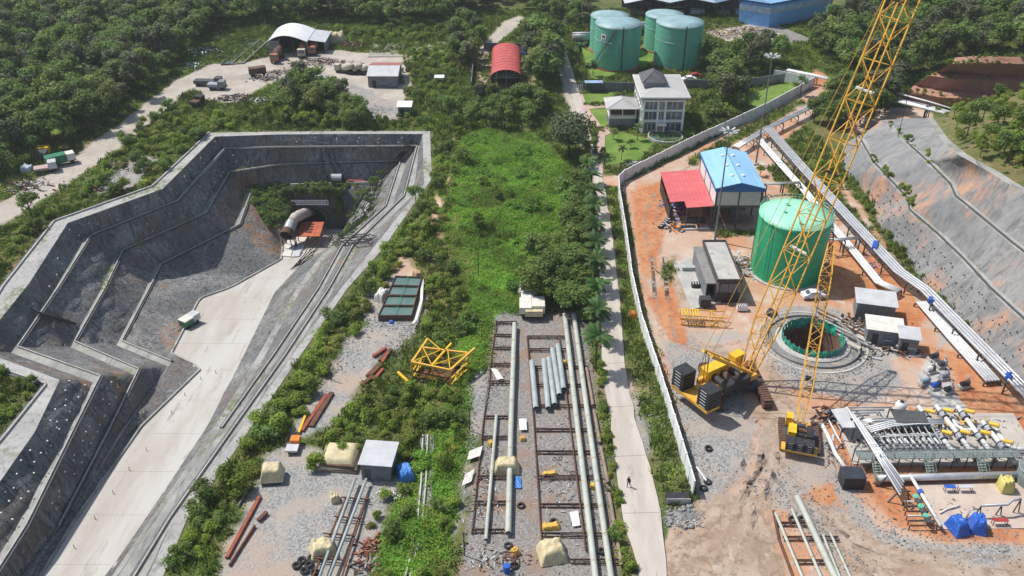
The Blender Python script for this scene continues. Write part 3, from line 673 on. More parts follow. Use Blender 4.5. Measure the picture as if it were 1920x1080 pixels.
def stuff(name, label, cat, protos, P, S, ST=None):
    """one mesh of points that carries instances of the prototypes"""
    c = bpy.data.collections.new(name+'_kinds')
    for i, p in enumerate(protos): c.objects.link(bpy.data.objects.new('%s_kind_%02d' % (name, i), p))
    me = bpy.data.meshes.new(name); me.from_pydata([tuple(p) for p in P], [], []); n = len(P)
    for nm, ty, dat, key in (('scl','FLOAT',S,'value'), ('rz','FLOAT',rng.uniform(0,6.28,n),'value'), ('kind_id','INT',rng.integers(0,len(protos),n),'value')):
        a = me.attributes.new(nm, ty, 'POINT'); a.data.foreach_set(key, np.asarray(dat).astype(np.int32 if ty=='INT' else np.float32))
    o = link(name, me); tag(o, label, cat, kind="stuff")
    t = bpy.data.node_groups.new(name, 'GeometryNodeTree'); t.interface.new_socket('Geometry', in_out='INPUT', socket_type='NodeSocketGeometry'); t.interface.new_socket('Geometry', in_out='OUTPUT', socket_type='NodeSocketGeometry')
    N = t.nodes; L = t.links; gi = N.new('NodeGroupInput'); go = N.new('NodeGroupOutput'); ip = N.new('GeometryNodeInstanceOnPoints'); ci = N.new('GeometryNodeCollectionInfo')
    ci.inputs['Collection'].default_value = c; ci.inputs['Separate Children'].default_value = True; ci.inputs['Reset Children'].default_value = True
    def na(nm, ty):
        x = N.new('GeometryNodeInputNamedAttribute'); x.data_type = ty; x.inputs['Name'].default_value = nm; return x.outputs['Attribute']
    cx_ = N.new('ShaderNodeCombineXYZ'); L.new(na('rz','FLOAT'), cx_.inputs[2]); mp = N.new('GeometryNodeMeshToPoints')
    L.new(gi.outputs[0], mp.inputs['Mesh']); L.new(mp.outputs[0], ip.inputs['Points']); L.new(ci.outputs[0], ip.inputs['Instance']); ip.inputs['Pick Instance'].default_value = True
    L.new(na('kind_id','INT'), ip.inputs['Instance Index']); L.new(cx_.outputs[0], ip.inputs['Rotation']); L.new(na('scl','FLOAT'), ip.inputs['Scale']); L.new(ip.outputs[0], go.inputs[0])
    o.modifiers.new('scatter', 'NODES').node_group = t
    return o
def tree(k, x, y, z, s, label, group, name='broadleaf_tree'):
    o = thing(name, label, 'tree', (x, y, z), random.uniform(0, 6.28), group); o.scale = (s*random.uniform(.9,1.1), s*random.uniform(.9,1.1), s)
    link('crown', TREE[k][0], o); link('trunk', TREE[k][1], o); return o
def shrub(k, x, y, z, s, label, group):
    o = link('shrub', SHRUB[k]); o.location = (x, y, z); o.rotation_euler = (0,0,random.uniform(0,6.28)); o.scale = (s*random.uniform(.85,1.2), s*random.uniform(.85,1.2), s*random.uniform(.8,1.15))
    return tag(o, label, 'shrub', group)
# -- woods: polygon, spacing, kinds, size range, label, group, ground height
WOODS = [
 ([(-200,345),(0,338),(70,290),(150,262),(215,222),(300,158),(345,118),(380,80),(430,58),(520,42),(640,44),(760,48),(850,42),(900,22),(960,-2),(985,20),(1000,-70),(-400,-70),(-700,100)], 4.7, (0,1,2,0,6,7), (.7,1.3), "broadleaf tree in the dense wood left of the dirt road", "trees of the dense wood at upper left"),
 ([(1555,52),(1600,34),(1640,40),(1720,10),(1800,-40),(2200,-40),(2200,112),(1930,150),(1800,130),(1745,140),(1700,165),(1640,150),(1585,140),(1530,105),(1500,80)], 4.8, (0,1,2,6,7), (.65,1.25), "broadleaf tree of the wood behind the crane boom", "trees of the wood at upper right"),
 ([(1500,232),(1545,195),(1600,180),(1690,175),(1680,205),(1640,225),(1560,255)], 4.2, (0,2), (.75,1.0), "dark tree in the clump below the overhead pipe bridge", "trees around the pipe bridge"),
 ([(825,210),(890,196),(990,192),(1050,205),(1010,238),(900,246),(845,240)], 4.0, (0,2), (.55,.8), "round tree in the grove in front of the red vaulted shed", "grove in front of the red shed"),
 ([(1288,144),(1320,124),(1400,116),(1450,114),(1490,125),(1410,146)], 5.0, (1,0), (.85,1.1), "tall dark tree between the green tanks and the pale yard wall", "trees right of the storage tanks"),
 ([(1318,240),(1328,178),(1390,170),(1398,215),(1350,240)], 4.2, (2,4), (.8,1.1), "leafy tree beside the three storey house", "trees beside the three storey house"),
 ([(955,540),(1000,500),(1080,470),(1108,560),(1100,600),(1050,592),(990,572)], 3.0, (2,0), (.62,.88), "dark tree in the thicket at the head of the pipe yard", "thicket at the head of the pipe yard"),
 ([(1055,380),(1090,350),(1106,420),(1104,480),(1060,450)], 3.0, (2,0), (.6,.85), "tree beside the palm row above the pipe yard", "trees beside the palm row"),
 ([(850,70),(880,55),(900,90),(885,140),(850,130)], 4.0, (2,4), (.7,1.), "green tree left of the red vaulted shed", "trees left of the red shed"),
 ([(985,130),(1000,75),(1045,90),(1050,165),(1000,165)], 3.6, (5,4), (.9,1.3), "slim tree in the row beside the asphalt drive", "row of slim trees beside the drive"),
 ([(990,30),(1010,5),(1110,-10),(1105,60),(1060,70),(1040,40)], 4.6, (2,0), (.6,.9), "tree behind the asphalt drive near the storage tanks", "trees behind the drive"),
 ([(500,228),(545,168),(605,172),(640,195),(690,225),(720,240),(560,242)], 3.3, (4,5,2,6), (.5,1.0), "young tree on the bank behind the tunnel cutting", "young trees behind the cutting"),
 ([(1700,-10),(1560,-10),(1480,-60),(2100,-60)], 5.0, (0,1), (.8,1.1), "far tree on the rise behind the blue warehouse", "far trees behind the warehouse"),
]
FT = []
for px, sp, kinds, (s0, s1), lab, grp in WOODS:
    pts = inview(scatter(px, sp))
    for x, y in pts: FT.append((x, y, gz(x, y), random.choice(kinds), random.uniform(s0, s1), lab, grp))
clr = G(97, 240)
FT = [f for f in FT if math.hypot(f[0]-clr.x, f[1]-clr.y) > 5]
for px in [(1790,215),(1830,225),(1870,232),(1915,240),(1815,245),(1860,262),(1900,268),(1795,232),(1845,215),(1885,215),(1880,292),(1915,300),(1840,285)]:
    p = G(px[0], px[1], 19.5); FT.append((p.x, p.y, 18.6, random.choice((2,4)), random.uniform(.55,.8), "low tree on the hilltop above the sprayed slope", "trees on the hilltop"))
FT.sort(key=lambda f: f[1]); far = []
for _ in range(120):
    j = random.randint(0, 60); t_ = random.random()**1.6; p = h_lines[0][j].lerp(h_lines[1][j], t_); FT.append((p.x, p.y, p.z-.2, random.choice((2,4,4,0)), random.uniform(.45,.8), "low tree on the hilltop above the sprayed slope", "trees on the hilltop"))
FT.sort(key=lambda f: f[1])
def finer(F):
    out = []; G_ = {}
    for f in F: G_.setdefault(f[6], []).append(f)
    lim = {k: (np.quantile([f[1] for f in v], (1/3,2/3)), np.quantile([f[4] for f in v], (1/3,2/3))) for k, v in G_.items()}
    for f in F:
        (a, b), (c, d) = lim[f[6]]; sz = 'small' if f[4] < c else 'large' if f[4] > d else 'middling'; st = 'near stretch' if f[1] < a else 'far stretch' if f[1] > b else 'middle stretch'
        out.append(f[:5]+('%s %s, %s' % (sz, f[5].replace('small ','').replace('large ',''), st), f[6]))
    return out
FT = finer(FT[:300])+FT[300:]
for i, f in enumerate(FT):
    if i < 300: tree(f[3], f[0], f[1], f[2]-.1, f[4], f[5], f[6])
    else: far.append(f)
if far: stuff('far_wood', "distant wooded ground rising behind the works", 'wood', [TREE[0][0], TREE[1][0], TREE[2][0], TREE[6][0], TREE[7][0]], [(f[0],f[1],f[2]-.1) for f in far], [f[4] for f in far])
for (x, y, k, s, lab) in [(1066,292,3,1.0,"big grey green spreading tree left of the house garden"), (1100,318,4,.8,"small tree under the big spreading tree by the road"), (780,382,2,.62,"dark round tree at the corner of the cutting"),
    (893,430,5,.75,"slim conical tree in the creeper field"), (868,310,2,.6,"dark tree by the footpath in the creeper field"), (1150,262,2,.42,"small clipped tree in the house garden"), (1182,278,4,.5,"palm like bush in the house garden lawn"),
    (60,408,2,.8,"large round bush tree beside the dirt road"), (1700,272,2,.38,"lone small tree growing on the sprayed slope"), (245,282,2,.55,"dark tree on the verge right of the dirt road"), (1425,330,4,.55,"small tree behind the blue roofed shed"),
    (930,372,4,.6,"small dark tree in the creeper field"), (905,350,4,.55,"bushy little tree in the creeper field")]:
    zz = 8. if (x, y) == (1700,272) else 0.; p = G(x, y, zz); tree(k, p.x, p.y, p.z-.05, s, lab, None)
# -- shrubs
SHR = [
 ([(805,372),(842,420),(760,485),(705,560),(655,650),(595,740),(560,792),(470,905),(350,1085),(305,1075),(345,965),(440,875),(485,790),(535,715),(595,640),(662,555),(735,455)], 2.0, (.55,1.25), "leafy shrub on the bank right of the tunnel cutting", "shrubs along the cutting's bank"),
 ([(600,832),(650,765),(740,725),(850,735),(872,765),(860,840),(800,892),(740,885),(640,852)], 1.9, (.55,1.15), "shrub in the scrub below the yellow steel frame", "shrubs below the yellow frame"),
 ([(700,900),(790,930),(860,940),(840,1100),(700,1100),(690,1000)], 1.9, (.5,1.0), "shrub beside the twin pipes in the ditch", "shrubs beside the ditch"),
 ([(570,872),(610,840),(650,850),(600,885)], 1.6, (.6,1.0), "shrub behind the cream tarpaulin heaps", "shrubs behind the tarpaulins"),
 ([(800,480),(840,470),(880,560),(870,640),(880,720),(800,640),(800,540)], 2.2, (.5,1.1), "shrub right of the settling tank in the creeper field", "shrubs beside the settling tank"),
 ([(230,260),(310,205),(360,205),(400,218),(480,215),(480,240),(390,245),(320,320),(240,330),(190,320)], 2.4, (.6,1.2), "shrub between the dirt road and the cutting rim", "shrubs between road and cutting"),
 ([(0,470),(60,420),(120,385),(190,330),(230,345),(280,345),(170,385),(95,410),(20,500)], 2.2, (.5,1.1), "shrub on the verge below the dirt road", "shrubs on the road verge"),
 ([(-40,700),(0,690),(80,730),(40,800),(-60,860)], 2.0, (.5,1.0), "shrub in the green corner inside the cutting bend", "shrubs in the cutting bend"),
 ([(490,240),(800,240),(820,225),(700,215),(560,228)], 2.2, (.5,.9), "low shrub along the rear rim of the cutting", "shrubs on the rear rim"),
 ([(830,240),(870,230),(860,330),(830,380),(815,330)], 2.2, (.5,1.1), "shrub between the cutting corner and the footpath", "shrubs beside the footpath"),
 ([(1105,600),(1118,600),(1150,840),(1172,1000),(1185,1080),(1170,1090),(1150,980),(1130,820)], 1.5, (.45,.8), "shrub in the narrow strip left of the access road", "shrubs left of the access road"),
 ([(1085,430),(1110,430),(1118,640),(1100,640)], 1.6, (.6,1.1), "shrub under the palm row", "shrubs under the palms"),
 ([(760,100),(850,90),(850,190),(790,200),(745,170)], 2.6, (.5,1.0), "shrub around the old concrete pads", "shrubs around the pads"),
 ([(620,60),(840,50),(850,75),(700,78)], 2.6, (.6,1.1), "shrub in front of the dark wood", "shrubs before the wood"),
 ([(1590,350),(1640,400),(1700,490),(1760,560),(1860,660),(1920,720),(1920,735),(1840,660),(1730,545),(1650,450)], 2.0, (.35,.7), "weedy bush at the foot of the sprayed slope", "bushes at the slope foot"),
 ([(1470,300),(1560,270),(1580,330),(1620,390),(1540,330)], 2.4, (.35,.7), "bush behind the pipe rack", "bushes behind the pipe rack"),
 ([(1080,255),(1110,245),(1140,290),(1110,320)], 1.9, (.5,.9), "garden shrub between the road and the house lawn", "garden shrubs"),
 ([(1290,245),(1400,200),(1440,195),(1300,262)], 2.2, (.5,.9), "shrub along the inner side of the yard wall", "shrubs inside the wall"),
]
FS = []
for px, sp, (s0, s1), lab, grp in SHR:
    for x, y in inview(scatter(px, sp)):
        if random.random() < .66: FS.append((x, y, gz(x, y), random.choice((0,0,1,2,3)), random.uniform(s0, s1), lab, grp))
pd = sdist([pitpoly], np.array([f[0] for f in FS]), np.array([f[1] for f in FS])); dq = sdist([PG([(782,815),(812,815),(808,900),(800,1000),(775,1110),(745,1110),(774,1000),(784,900)])], np.array([f[0] for f in FS]), np.array([f[1] for f in FS])); FS = [f for f, d, e in zip(FS, pd, dq) if d < -.3 and e < -.8]
FS.sort(key=lambda f: f[1] - f[4]*40); rest = []
FS = finer(FS[:300])+FS[300:]
for i, f in enumerate(FS):
    if i < 300: shrub(f[3], f[0], f[1], f[2]-.05, f[4], f[5], f[6])
    else: rest.append(f)
if rest: stuff('scrub', "loose green scrub scattered over the banks and verges", 'scrub', SHRUB, [(f[0],f[1],f[2]-.05) for f in rest], [f[4] for f in rest])
P_ = []
for _ in range(800): j = random.randint(0, 42); P_.append(h_lines[0][j].lerp(h_lines[1][j], random.uniform(-.25,1.0))+Vector((random.uniform(-2,2),random.uniform(-2,2),-.1)))
for _ in range(70): j = random.choice((7,8,9,12,13,14,15,20,21,22,23,24,25,26,27,28,30)); a_ = R1[j].lerp(r1i[j], random.uniform(.1,1.3)); P_.append(a_+Vector((0,random.uniform(-1,1),.05)))
for _ in range(26): j = random.randint(0, 18); P_.append(R2[j].lerp(r2i[j], random.uniform(.2,1.2))+Vector((0,random.uniform(-1,1),.05)))
for _ in range(110): j = random.randint(0, 60); P_.append(R0[j]+Vector((random.gauss(-.6,.8),random.uniform(-1,1),.25)))
for _ in range(160): j = random.randint(0, len(tl[0])-1); k_ = random.choice((1,3,5,5,6)); P_.append(tl[k_][j]+Vector((random.uniform(-3,3),random.uniform(-1.5,1.5),.0)))
stuff('slope_scrub', "olive scrub on the berms, foot and crest of the sprayed slope", 'scrub', SHRUB[:3]+WEED[:2], P_, np.concatenate([rng.uniform(.4,1.1,800), rng.uniform(.15,.55,len(P_)-800)]))
# -- creepers and weeds
pts = clear(inview(scatter(None, .72, world=ZP['z_lush'][0])), ('z_soil','z_gravel','z_yard','z_dirt'), .2)
k = sdist([pitpoly], pts[:,0], pts[:,1]) < -1; pts = pts[k]
stuff('creeper_field', "bright green creeper covering the ground beside the pipe yard", 'creeper', TUFT, [(x,y,gz(x,y)) for x,y in pts], rng.uniform(.5,1.25,len(pts)))
VINE = [crown_mesh('vine_mound', LEAFV, -.3, 1.3, 1.7, 12, 700, .17, 41, .8), crown_mesh('vine_mound', LEAFB, -.3, .9, 1.5, 10, 560, .16, 42, .7), blades('tall_grass', LEAFG, 60, .9, 1.3, 43)]
vp = [(x,y) for x,y in pts if mnoise.noise(Vector((x*.09,y*.09,3.)))+.5*mnoise.noise(Vector((x*.3,y*.3,7.))) > .12 and random.random() < .10]
stuff('vine_mounds', "humps of vine and tall grass in the creeper field", 'creeper', VINE, [(x,y,gz(x,y)-.1) for x,y in vp], rng.uniform(.45,1.25,len(vp)))
allp = inview(scatter(None, 1.05, world=[(-230,70),(230,70),(230,330),(-230,330)])); n0 = sdist(ZP['z_weed'], allp[:,0], allp[:,1]) > 0
bare = np.max([sdist(ZP[n], allp[:,0], allp[:,1]) for n in ('z_soil','z_gravel','z_yard','z_dirt','z_lush','z_lawn','z_red')], axis=0) > -.6
k = (n0 | ~bare) & (sdist([pitpoly], allp[:,0], allp[:,1]) < -.8) & ~((allp[:,0] > 78+.03*(150-allp[:,1])) & (allp[:,1] < 235))
rd_ = [(p.x, p.y) for p in rA] + [(p.x, p.y) for p in rB[::-1]]
k &= sdist([rd_], allp[:,0], allp[:,1]) < -.7
pts = allp[k]
stuff('weeds', "rough grass and weeds over the open ground", 'weeds', WEED, [(x,y,gz(x,y)) for x,y in pts], rng.uniform(.7,2.1,len(pts)))
# weeds on the cutting's berms and portal ledge
P_ = []
for A, B, i0, i1, n in ((t3_, d3_, 60, 92, 60), (t2_, d2_, 40, 90, 40), (d3_, dF, 64, 72, 90), (t3_, d2_, 86, 100, 30), (d2_, dF, 92, 112, 25)):
    for _ in range(n):
        j = random.randint(i0, i1-1); P_.append(A[j].lerp(B[j], random.random()*.8)+Vector((0,0,.05)))
stuff('berm_weeds', "weeds sprouting from the berms of the cutting", 'weeds', [TUFT[2], WEED[1]], P_, rng.uniform(.5,1.3,len(P_)))
# -- palms
def palm_meshes(seed):
    r = random.Random(seed); t = MB(); h = 6.6; t.tube([(0,0,-.2),(.1,0,h*.35),(.15,.1,h*.7),(.05,.1,h)], .2, 8, True, .13); f = MB()
    for k in range(20):
        a = 2*math.pi*k/20*3.0+r.uniform(-.2,.2); el = r.uniform(-.1,1.0); L_ = r.uniform(2.8,3.6); p = Vector((.05,.1,h)); d = Vector((math.cos(a)*math.cos(el), math.sin(a)*math.cos(el), math.sin(el))); spn = [p.copy()]
        for i in range(6): p = p + d*L_/6; d.z -= .22; d.normalize(); spn.append(p.copy())
        sd = Vector((-math.sin(a), math.cos(a), 0))
        for i in range(6):
            c0, c1 = spn[i], spn[i+1]; f.bar(c0, c1, .05, .04)
            for j in range(3):
                c = c0.lerp(c1, (j+.5)/3); l = .85*math.sin(math.pi*(.12+.82*(i+(j+.5)/3)/6)); dr = (c1-c0).normalized()
                for sg in (-1, 1):
                    e = c + sd*sg*l*.8 + dr*l*.45 + Vector((0,0,-.3*l)); w = dr*.11
                    f.quad(c-w, c+w, e+w*.3, e-w*.3)
    return t.mesh('trunk', BARK), f.mesh('fronds', PALML)
PALM = [palm_meshes(1), palm_meshes(2)]
for i, (x, y, s, lab) in enumerate([(1096,345,.8,"northernmost palm of the roadside row, nearest the garden"), (1102,372,.85,"second palm from the garden end of the roadside row"), (1106,402,.85,"third palm from the garden end of the roadside row"), (1108,432,.9,"fourth palm in the roadside row"), (1110,470,.9,"palm of the roadside row, sixth from its near end"),
    (1110,505,.9,"palm of the roadside row, fifth from its near end"), (1112,545,.95,"palm of the roadside row, fourth from its near end"), (1113,590,.95,"palm of the roadside row, third from its near end"), (1114,640,.95,"palm of the roadside row, second from its near end"), (1112,695,1.,"nearest palm of the roadside row, at the pipe yard"),
    (1086,122,.85,"palm on the lawn left of the storage tanks"), (1098,150,.6,"small palm by the striped gate"), (1165,300,.45,"low palm on the house garden lawn"), (1195,262,.5,"palm at the left corner of the house"), (1112,142,.55,"slender palm at the front of the tank lawn"), (1500,180,.7,"palm like tree behind the corner of the yard wall")]):
    p = G(x+(5 if i < 10 else 0), y); o = thing('palm_tree', lab, 'palm tree', p, random.uniform(0,6), "palms" if i > 9 else "palms along the access road"); o.scale = (s*.92,s*.92,s*1.0)
    link('trunk', PALM[i % 2][0], o); link('fronds', PALM[i % 2][1], o)
# ================================================================ WALLS, BUILDINGS, TANKS
def panel_wall(name, label, px, h, step, mat, th=.18, postw=.3, cap=True, z=0.0):
    pts = [G(x, y, z) for x, y in px]; root = thing(name, label, 'wall', pts[0])
    pm = MB().box(0,1,-th/2,th/2,-.3,h).mesh('panel', mat); po = MB().box(-postw/2,postw/2,-th*.75,th*.75,-.3,h+.12).mesh('post', mat)
    for a, b in zip(pts[:-1], pts[1:]):
        L_ = (b-a).length; n = max(1, round(L_/step)); rz = ang(a, b)
        for i in range(n):
            p = a.lerp(b, i/n)-pts[0]; o = link('panel', pm, root); o.location = p; o.rotation_euler = (random.uniform(-.012,.012),0,rz); o.scale = (L_/n-.05,1,1+random.uniform(-.02,.02))
            o = link('post', po, root); o.location = p; o.rotation_euler = (0,0,rz)
    return root
panel_wall('yard_wall', "long pale concrete panel wall between the access road and the red works yard",
  [(1450,148),(1524,162),(1442,208),(1300,274),(1170,339),(1159,350),(1160,374),(1171,440),(1183,530),(1200,610),(1226,690),(1262,805),(1299,930)], 2.7, 3.0, WALLW)
panel_wall('dark_wall', "dark stained wall behind the tank lawn, left of the house", [(1086,170),(1212,172)], 2.6, 3.2, MGREY)
panel_wall('dark_wall', "dark wall right of the three storey house under the trees", [(1286,166),(1380,168),(1470,154)], 2.6, 3.2, MGREY)
panel_wall('dark_wall', "dark boundary wall left of the red vaulted shed", [(890,98),(884,168)], 2.4, 3.2, MGREY)
panel_wall('dark_wall', "dark wall at the back of the red shed's paved yard", [(908,92),(1010,94)], 2.0, 3.2, MGREY)
def localbox(root, name, mat, *b): return MB().box(*b).build(name, mat, root)
def gable(root, w, d, h, rise, over, mat, th=.12, name='roof', along='y'):
    mb = MB(); xs = [(-over, h-over*rise/(w/2)), (w/2, h+rise), (w+over, h-over*rise/(w/2))]
    for (x0,z0),(x1,z1) in zip(xs[:-1], xs[1:]):
        n = len(mb.v); mb.v += [(x0,-over,z0),(x1,-over,z1),(x1,d+over,z1),(x0,d+over,z0)] + [(x0,-over,z0+th),(x1,-over,z1+th),(x1,d+over,z1+th),(x0,d+over,z0+th)]
        for q_ in ((0,3,2,1),(4,5,6,7),(0,1,5,4),(1,2,6,5),(2,3,7,6),(3,0,4,7)): mb.face([n+i for i in q_])
    return mb.build(name, mat, root)
def ribs(par, x0, x1, y0, y1, zf, step, mat, w=.07, axis='x'):
    mb = MB(); n = int(((x1-x0) if axis == 'x' else (y1-y0))/step)
    for i in range(n+1):
        if axis == 'x': x = x0+(x1-x0)*i/n; mb.bar((x,y0,zf(x,y0)+.03),(x,y1,zf(x,y1)+.03), w, .07)
        else: y = y0+(y1-y0)*i/n; mb.bar((x0,y,zf(x0,y)+.03),(x1,y,zf(x1,y)+.03), w, .07)
    mb.build('roof_rib', mat, par)
# --- blue roofed workshop with red lean-to
b0 = Vector((41.0,164.0,0)); bl = thing('blue_roofed_workshop', "workshop with pale blue gabled roof, cream panels and open dark ground floor", 'building', b0)
w, d, h = 9.2, 17.2, 9.1
rf = gable(bl, w, d, h, 1.15, .35, BLUER)
for sgn, xa, xb in ((1,-.3,w/2),(-1,w/2,w+.3)): ribs(rf, xa, xb, -.34, d+.34, lambda x, y: h+1.15-abs(x-w/2)*.25+.10, .9, BLUER, .05)
for k in range(3):                                   # roof ventilators
    for sx in (-1, 1):
        y = 3.5+k*5; x = w/2+sx*1.1; MB().lathe([(.0,.55),(.35,.5),(.42,.3),(.25,.2),(.25,-.1)], 10, (x,y,h+.75)).build('roof_vent', WHITE, rf)
MB().poly([(-.36,-.37,h-.1),(w+.36,-.37,h-.1),(w+.36,-.37,h-.75),(-.36,-.37,h-.75)]).poly([(-.36,-.37,h-.1),(w/2,-.37,h+1.16),(w+.36,-.37,h-.1)]).box(-.44,-.37,-.35,d+.3,h-.6,h-.05).build('fascia', BLUED, bl)
for i in range(2): localbox(bl, 'panel', LGREY, .25+i*4.45, .25+i*4.45+4.2, -.06, .06, 5.2, 8.6)  # shade put into the colour: front, right and back panels grey, not white
for i in range(3): localbox(bl, 'panel', WHITE, -.06, .06, .3+i*5.65, .3+i*5.65+5.4, 4.9, 8.7)  # sunlit left side: same panels in white, so the colour carries the light
for i in range(3): localbox(bl, 'panel', LGREY, w-.06, w+.06, .3+i*5.65, .3+i*5.65+5.4, 4.9, 8.7)
localbox(bl, 'panel', LGREY, .2, w-.2, d-.06, d+.06, 0, 8.8)
for x in (0, w/2, w):
    for y in (0, d/3, 2*d/3, d): localbox(bl, 'post', DGR, x-.13, x+.13, y-.13, y+.13, 0, h-.1)
localbox(bl, 'upper_floor', DGR, .1, w-.1, .15, d-.15, 4.7, 5.1); localbox(bl, 'beam', DGR, 0, w, -.12, .12, 4.75, 5.15)
localbox(bl, 'partition', MGREY, .4, w-.4, 8.5, 8.7, 0, 4.7)
for i in range(5): MB().bar((.6+i*.2,1.2,.7+i*.35),(w-.6,1.2,.7+i*.35), .12,.1).build('shelf_rail', DGR, bl)
lt = thing('red_lean_to', "red sheet roofed lean-to on dark posts beside the blue workshop", 'shed', (32.4,164,0))
rm = MB(); zl = lambda x: 4.4+.075*x
for x0, x1, y0 in ((0,2.9,2.9),(2.9,8.35,-.1)):
    n = len(rm.v); rm.v += [(x0,y0,zl(x0)),(x1,y0,zl(x1)),(x1,17.4,zl(x1)),(x0,17.4,zl(x0)),(x0,y0,zl(x0)+.1),(x1,y0,zl(x1)+.1),(x1,17.4,zl(x1)+.1),(x0,17.4,zl(x0)+.1)]
    for q_ in ((0,3,2,1),(4,5,6,7),(0,1,5,4),(1,2,6,5),(2,3,7,6),(3,0,4,7)): rm.face([n+i for i in q_])
lr = rm.build('roof', REDR, lt); ribs(lr, .1, 8.3, 3.0, 17.3, lambda x, y: zl(x)+.09, .75, REDR, .05)
for x, y in ((.3,3.2),(.3,8),(.3,12.5),(.3,17),(3.1,.2),(5.8,.2),(8.1,.2),(4,8),(4,17)): localbox(lt, 'post', DGR, x-.1, x+.1, y-.1, y+.1, 0, zl(x))
localbox(lt, 'wall_sheet', BLK, .2, .26, 3.1, 17.1, 0, 2.6); localbox(lt, 'wall_sheet', DGR, .2, 8.2, 17.05, 17.11, 0, 4.3)
localbox(lt, 'workbench', DGR, 3.6, 7.6, 2.0, 3.2, 0, .95)
# --- flat roofed concrete control building
cb = thing('flat_roofed_building', "concrete building with parapet flat roof and dark framed window, left of the big crane boom", 'building', (36.2,136.0,0))
localbox(cb, 'wall', CONCD, 0, 4.2, 0, 14.2, 0, 4.35); localbox(cb, 'roof', CONC, .12, 4.08, .12, 14.08, 4.35, 4.5)
for b in ((-.15,4.35,-.15,.1,4.2,4.85),(-.15,4.35,14.1,14.35,4.2,4.85),(-.15,.1,.102,14.098,4.2,4.83),(4.1,4.35,.102,14.098,4.2,4.83)): localbox(cb, 'parapet', M('parapet_brown', (.10,.075,.07), .8), *b)
localbox(cb, 'side_roof', CONCD, -1.9, -.16, .3, 13.6, 3.6, 3.8); localbox(cb, 'side_wall', MGREY, -1.75, -1.6, .4, 13.5, .2, 3.6)
wn = localbox(cb, 'window', GLASS, .6, 3.6, -.05, -.01, 2.1, 3.9); MB().box(.5,3.7,-.08,-.03,1.95,2.1).box(.5,3.7,-.08,-.03,3.9,4.05).box(.45,.6,-.08,-.03,1.95,4.05).box(3.6,3.75,-.08,-.03,1.95,4.05).box(2.05,2.15,-.08,-.03,2.1,3.9).build('window_frame', BLK, wn)
localbox(cb, 'door', BLK, 1.4, 2.6, -.06, -.01, 0, 2.0); localbox(cb, 'wall_base', BLK, -.02, 4.22, -.03, -.005, 0, 2.05)
# --- three storey house
hp = G(1202,250); hs = thing('villa', "white framed three storey house with pale flat eaves and slate hipped top roof", 'house', hp)
w, d, h = 10.4, 15.5, 9.4
HW = M('house_wall', (.34,.36,.40), .8, (.28,.30,.33), .4)
localbox(hs, 'wall', HW, .3, w-.3, .6, d, 0, h)
for x in (.0, 3.55, 5.35, w-.5): localbox(hs, 'column', WHITE, x, x+.5, 0, .55, 0, 8.3)
for z in (3.0, 5.75, 8.25): localbox(hs, 'floor_band', WHITE, .02, w-.02, .06, .62, z, z+.42)
for k, z in enumerate((.5, 3.5, 6.25)):
    for x0, x1 in ((.6,3.45),(4.15,5.25),(5.95,w-.6)):
        wi = localbox(hs, 'window', GLASS, x0, x1, .52, .58, z, z+1.9); m_ = MB()
        for q in range(1, 3): xx = x0+(x1-x0)*q/3; m_.box(xx-.05,xx+.05,.47,.515,z,z+1.9)
        m_.box(x0,x1,.47,.515,z-.12,z); m_.build('window_frame', WHITE, wi)
for y in np.linspace(1.2, d-.8, 6): localbox(hs, 'column', WHITE, -.35, .05, y-.25, y+.25, 0, 8.3)
for z in (3.0, 5.75): localbox(hs, 'floor_band', WHITE, -.3, .28, .64, d-.2, z, z+.4)
for z in (.6, 3.6, 6.3):
    for i in range(5): localbox(hs, 'window', GLASS, .24, .29, 1.6+i*2.8, 3.5+i*2.8, z, z+1.7)
er = MB().box(-1.0,w+1.0,-.9,d+.8,h,h+.35).build('eaves', WHITE, hs)
MB().poly([(-.9,-.8,h+.36),(w+.9,-.8,h+.36),(w*.62,4.2,h+1.1),(w*.3,4.2,h+1.1)]).poly([(w+.9,-.8,h+.36),(w+.9,d+.7,h+.36),(w*.62,d-3,h+1.1),(w*.62,4.2,h+1.1)]).poly([(w+.9,d+.7,h+.36),(-.9,d+.7,h+.36),(w*.3,d-3,h+1.1),(w*.62,d-3,h+1.1)]).poly([(-.9,d+.7,h+.36),(-.9,-.8,h+.36),(w*.3,4.2,h+1.1),(w*.3,d-3,h+1.1)]).poly([(w*.3,4.2,h+1.1),(w*.62,4.2,h+1.1),(w*.62,d-3,h+1.1),(w*.3,d-3,h+1.1)]).build('roof', GROOF, hs)
def hip(root, x0, x1, y0, y1, z, rise, mat, name='hip_roof', rl=.25):
    cx, cy = (x0+x1)/2, (y0+y1)/2; a = (cx, cy-(y1-y0)*rl*.5, z+rise); b = (cx, cy+(y1-y0)*rl*.5, z+rise); m = MB()
    m.poly([(x0,y0,z),(x1,y0,z),a]).poly([(x1,y0,z),(x1,y1,z),b,a]).poly([(x1,y1,z),(x0,y1,z),b]).poly([(x0,y1,z),(x0,y0,z),a,b]).poly([(x0,y0,z-.12),(x0,y1,z-.12),(x1,y1,z-.12),(x1,y0,z-.12)])
    for p, q in (((x0,y0,z),a),((x1,y0,z),a),((x1,y1,z),b),((x0,y1,z),b),(a,b)): m.bar(p, q, .16, .12)
    for p, q in (((x0,y0),(x1,y0)),((x1,y0),(x1,y1)),((x1,y1),(x0,y1)),((x0,y1),(x0,y0))): m.quad((*p,z-.12),(*q,z-.12),(*q,z),(*p,z))
    return m.build(name, mat, root)
localbox(hs, 'penthouse', HW, .6, 5.6, 5.2, 11.2, h+.36, h+2.2); hip(hs, -.1, 6.3, 4.4, 12, h+2.2, 2.2, SLATE)
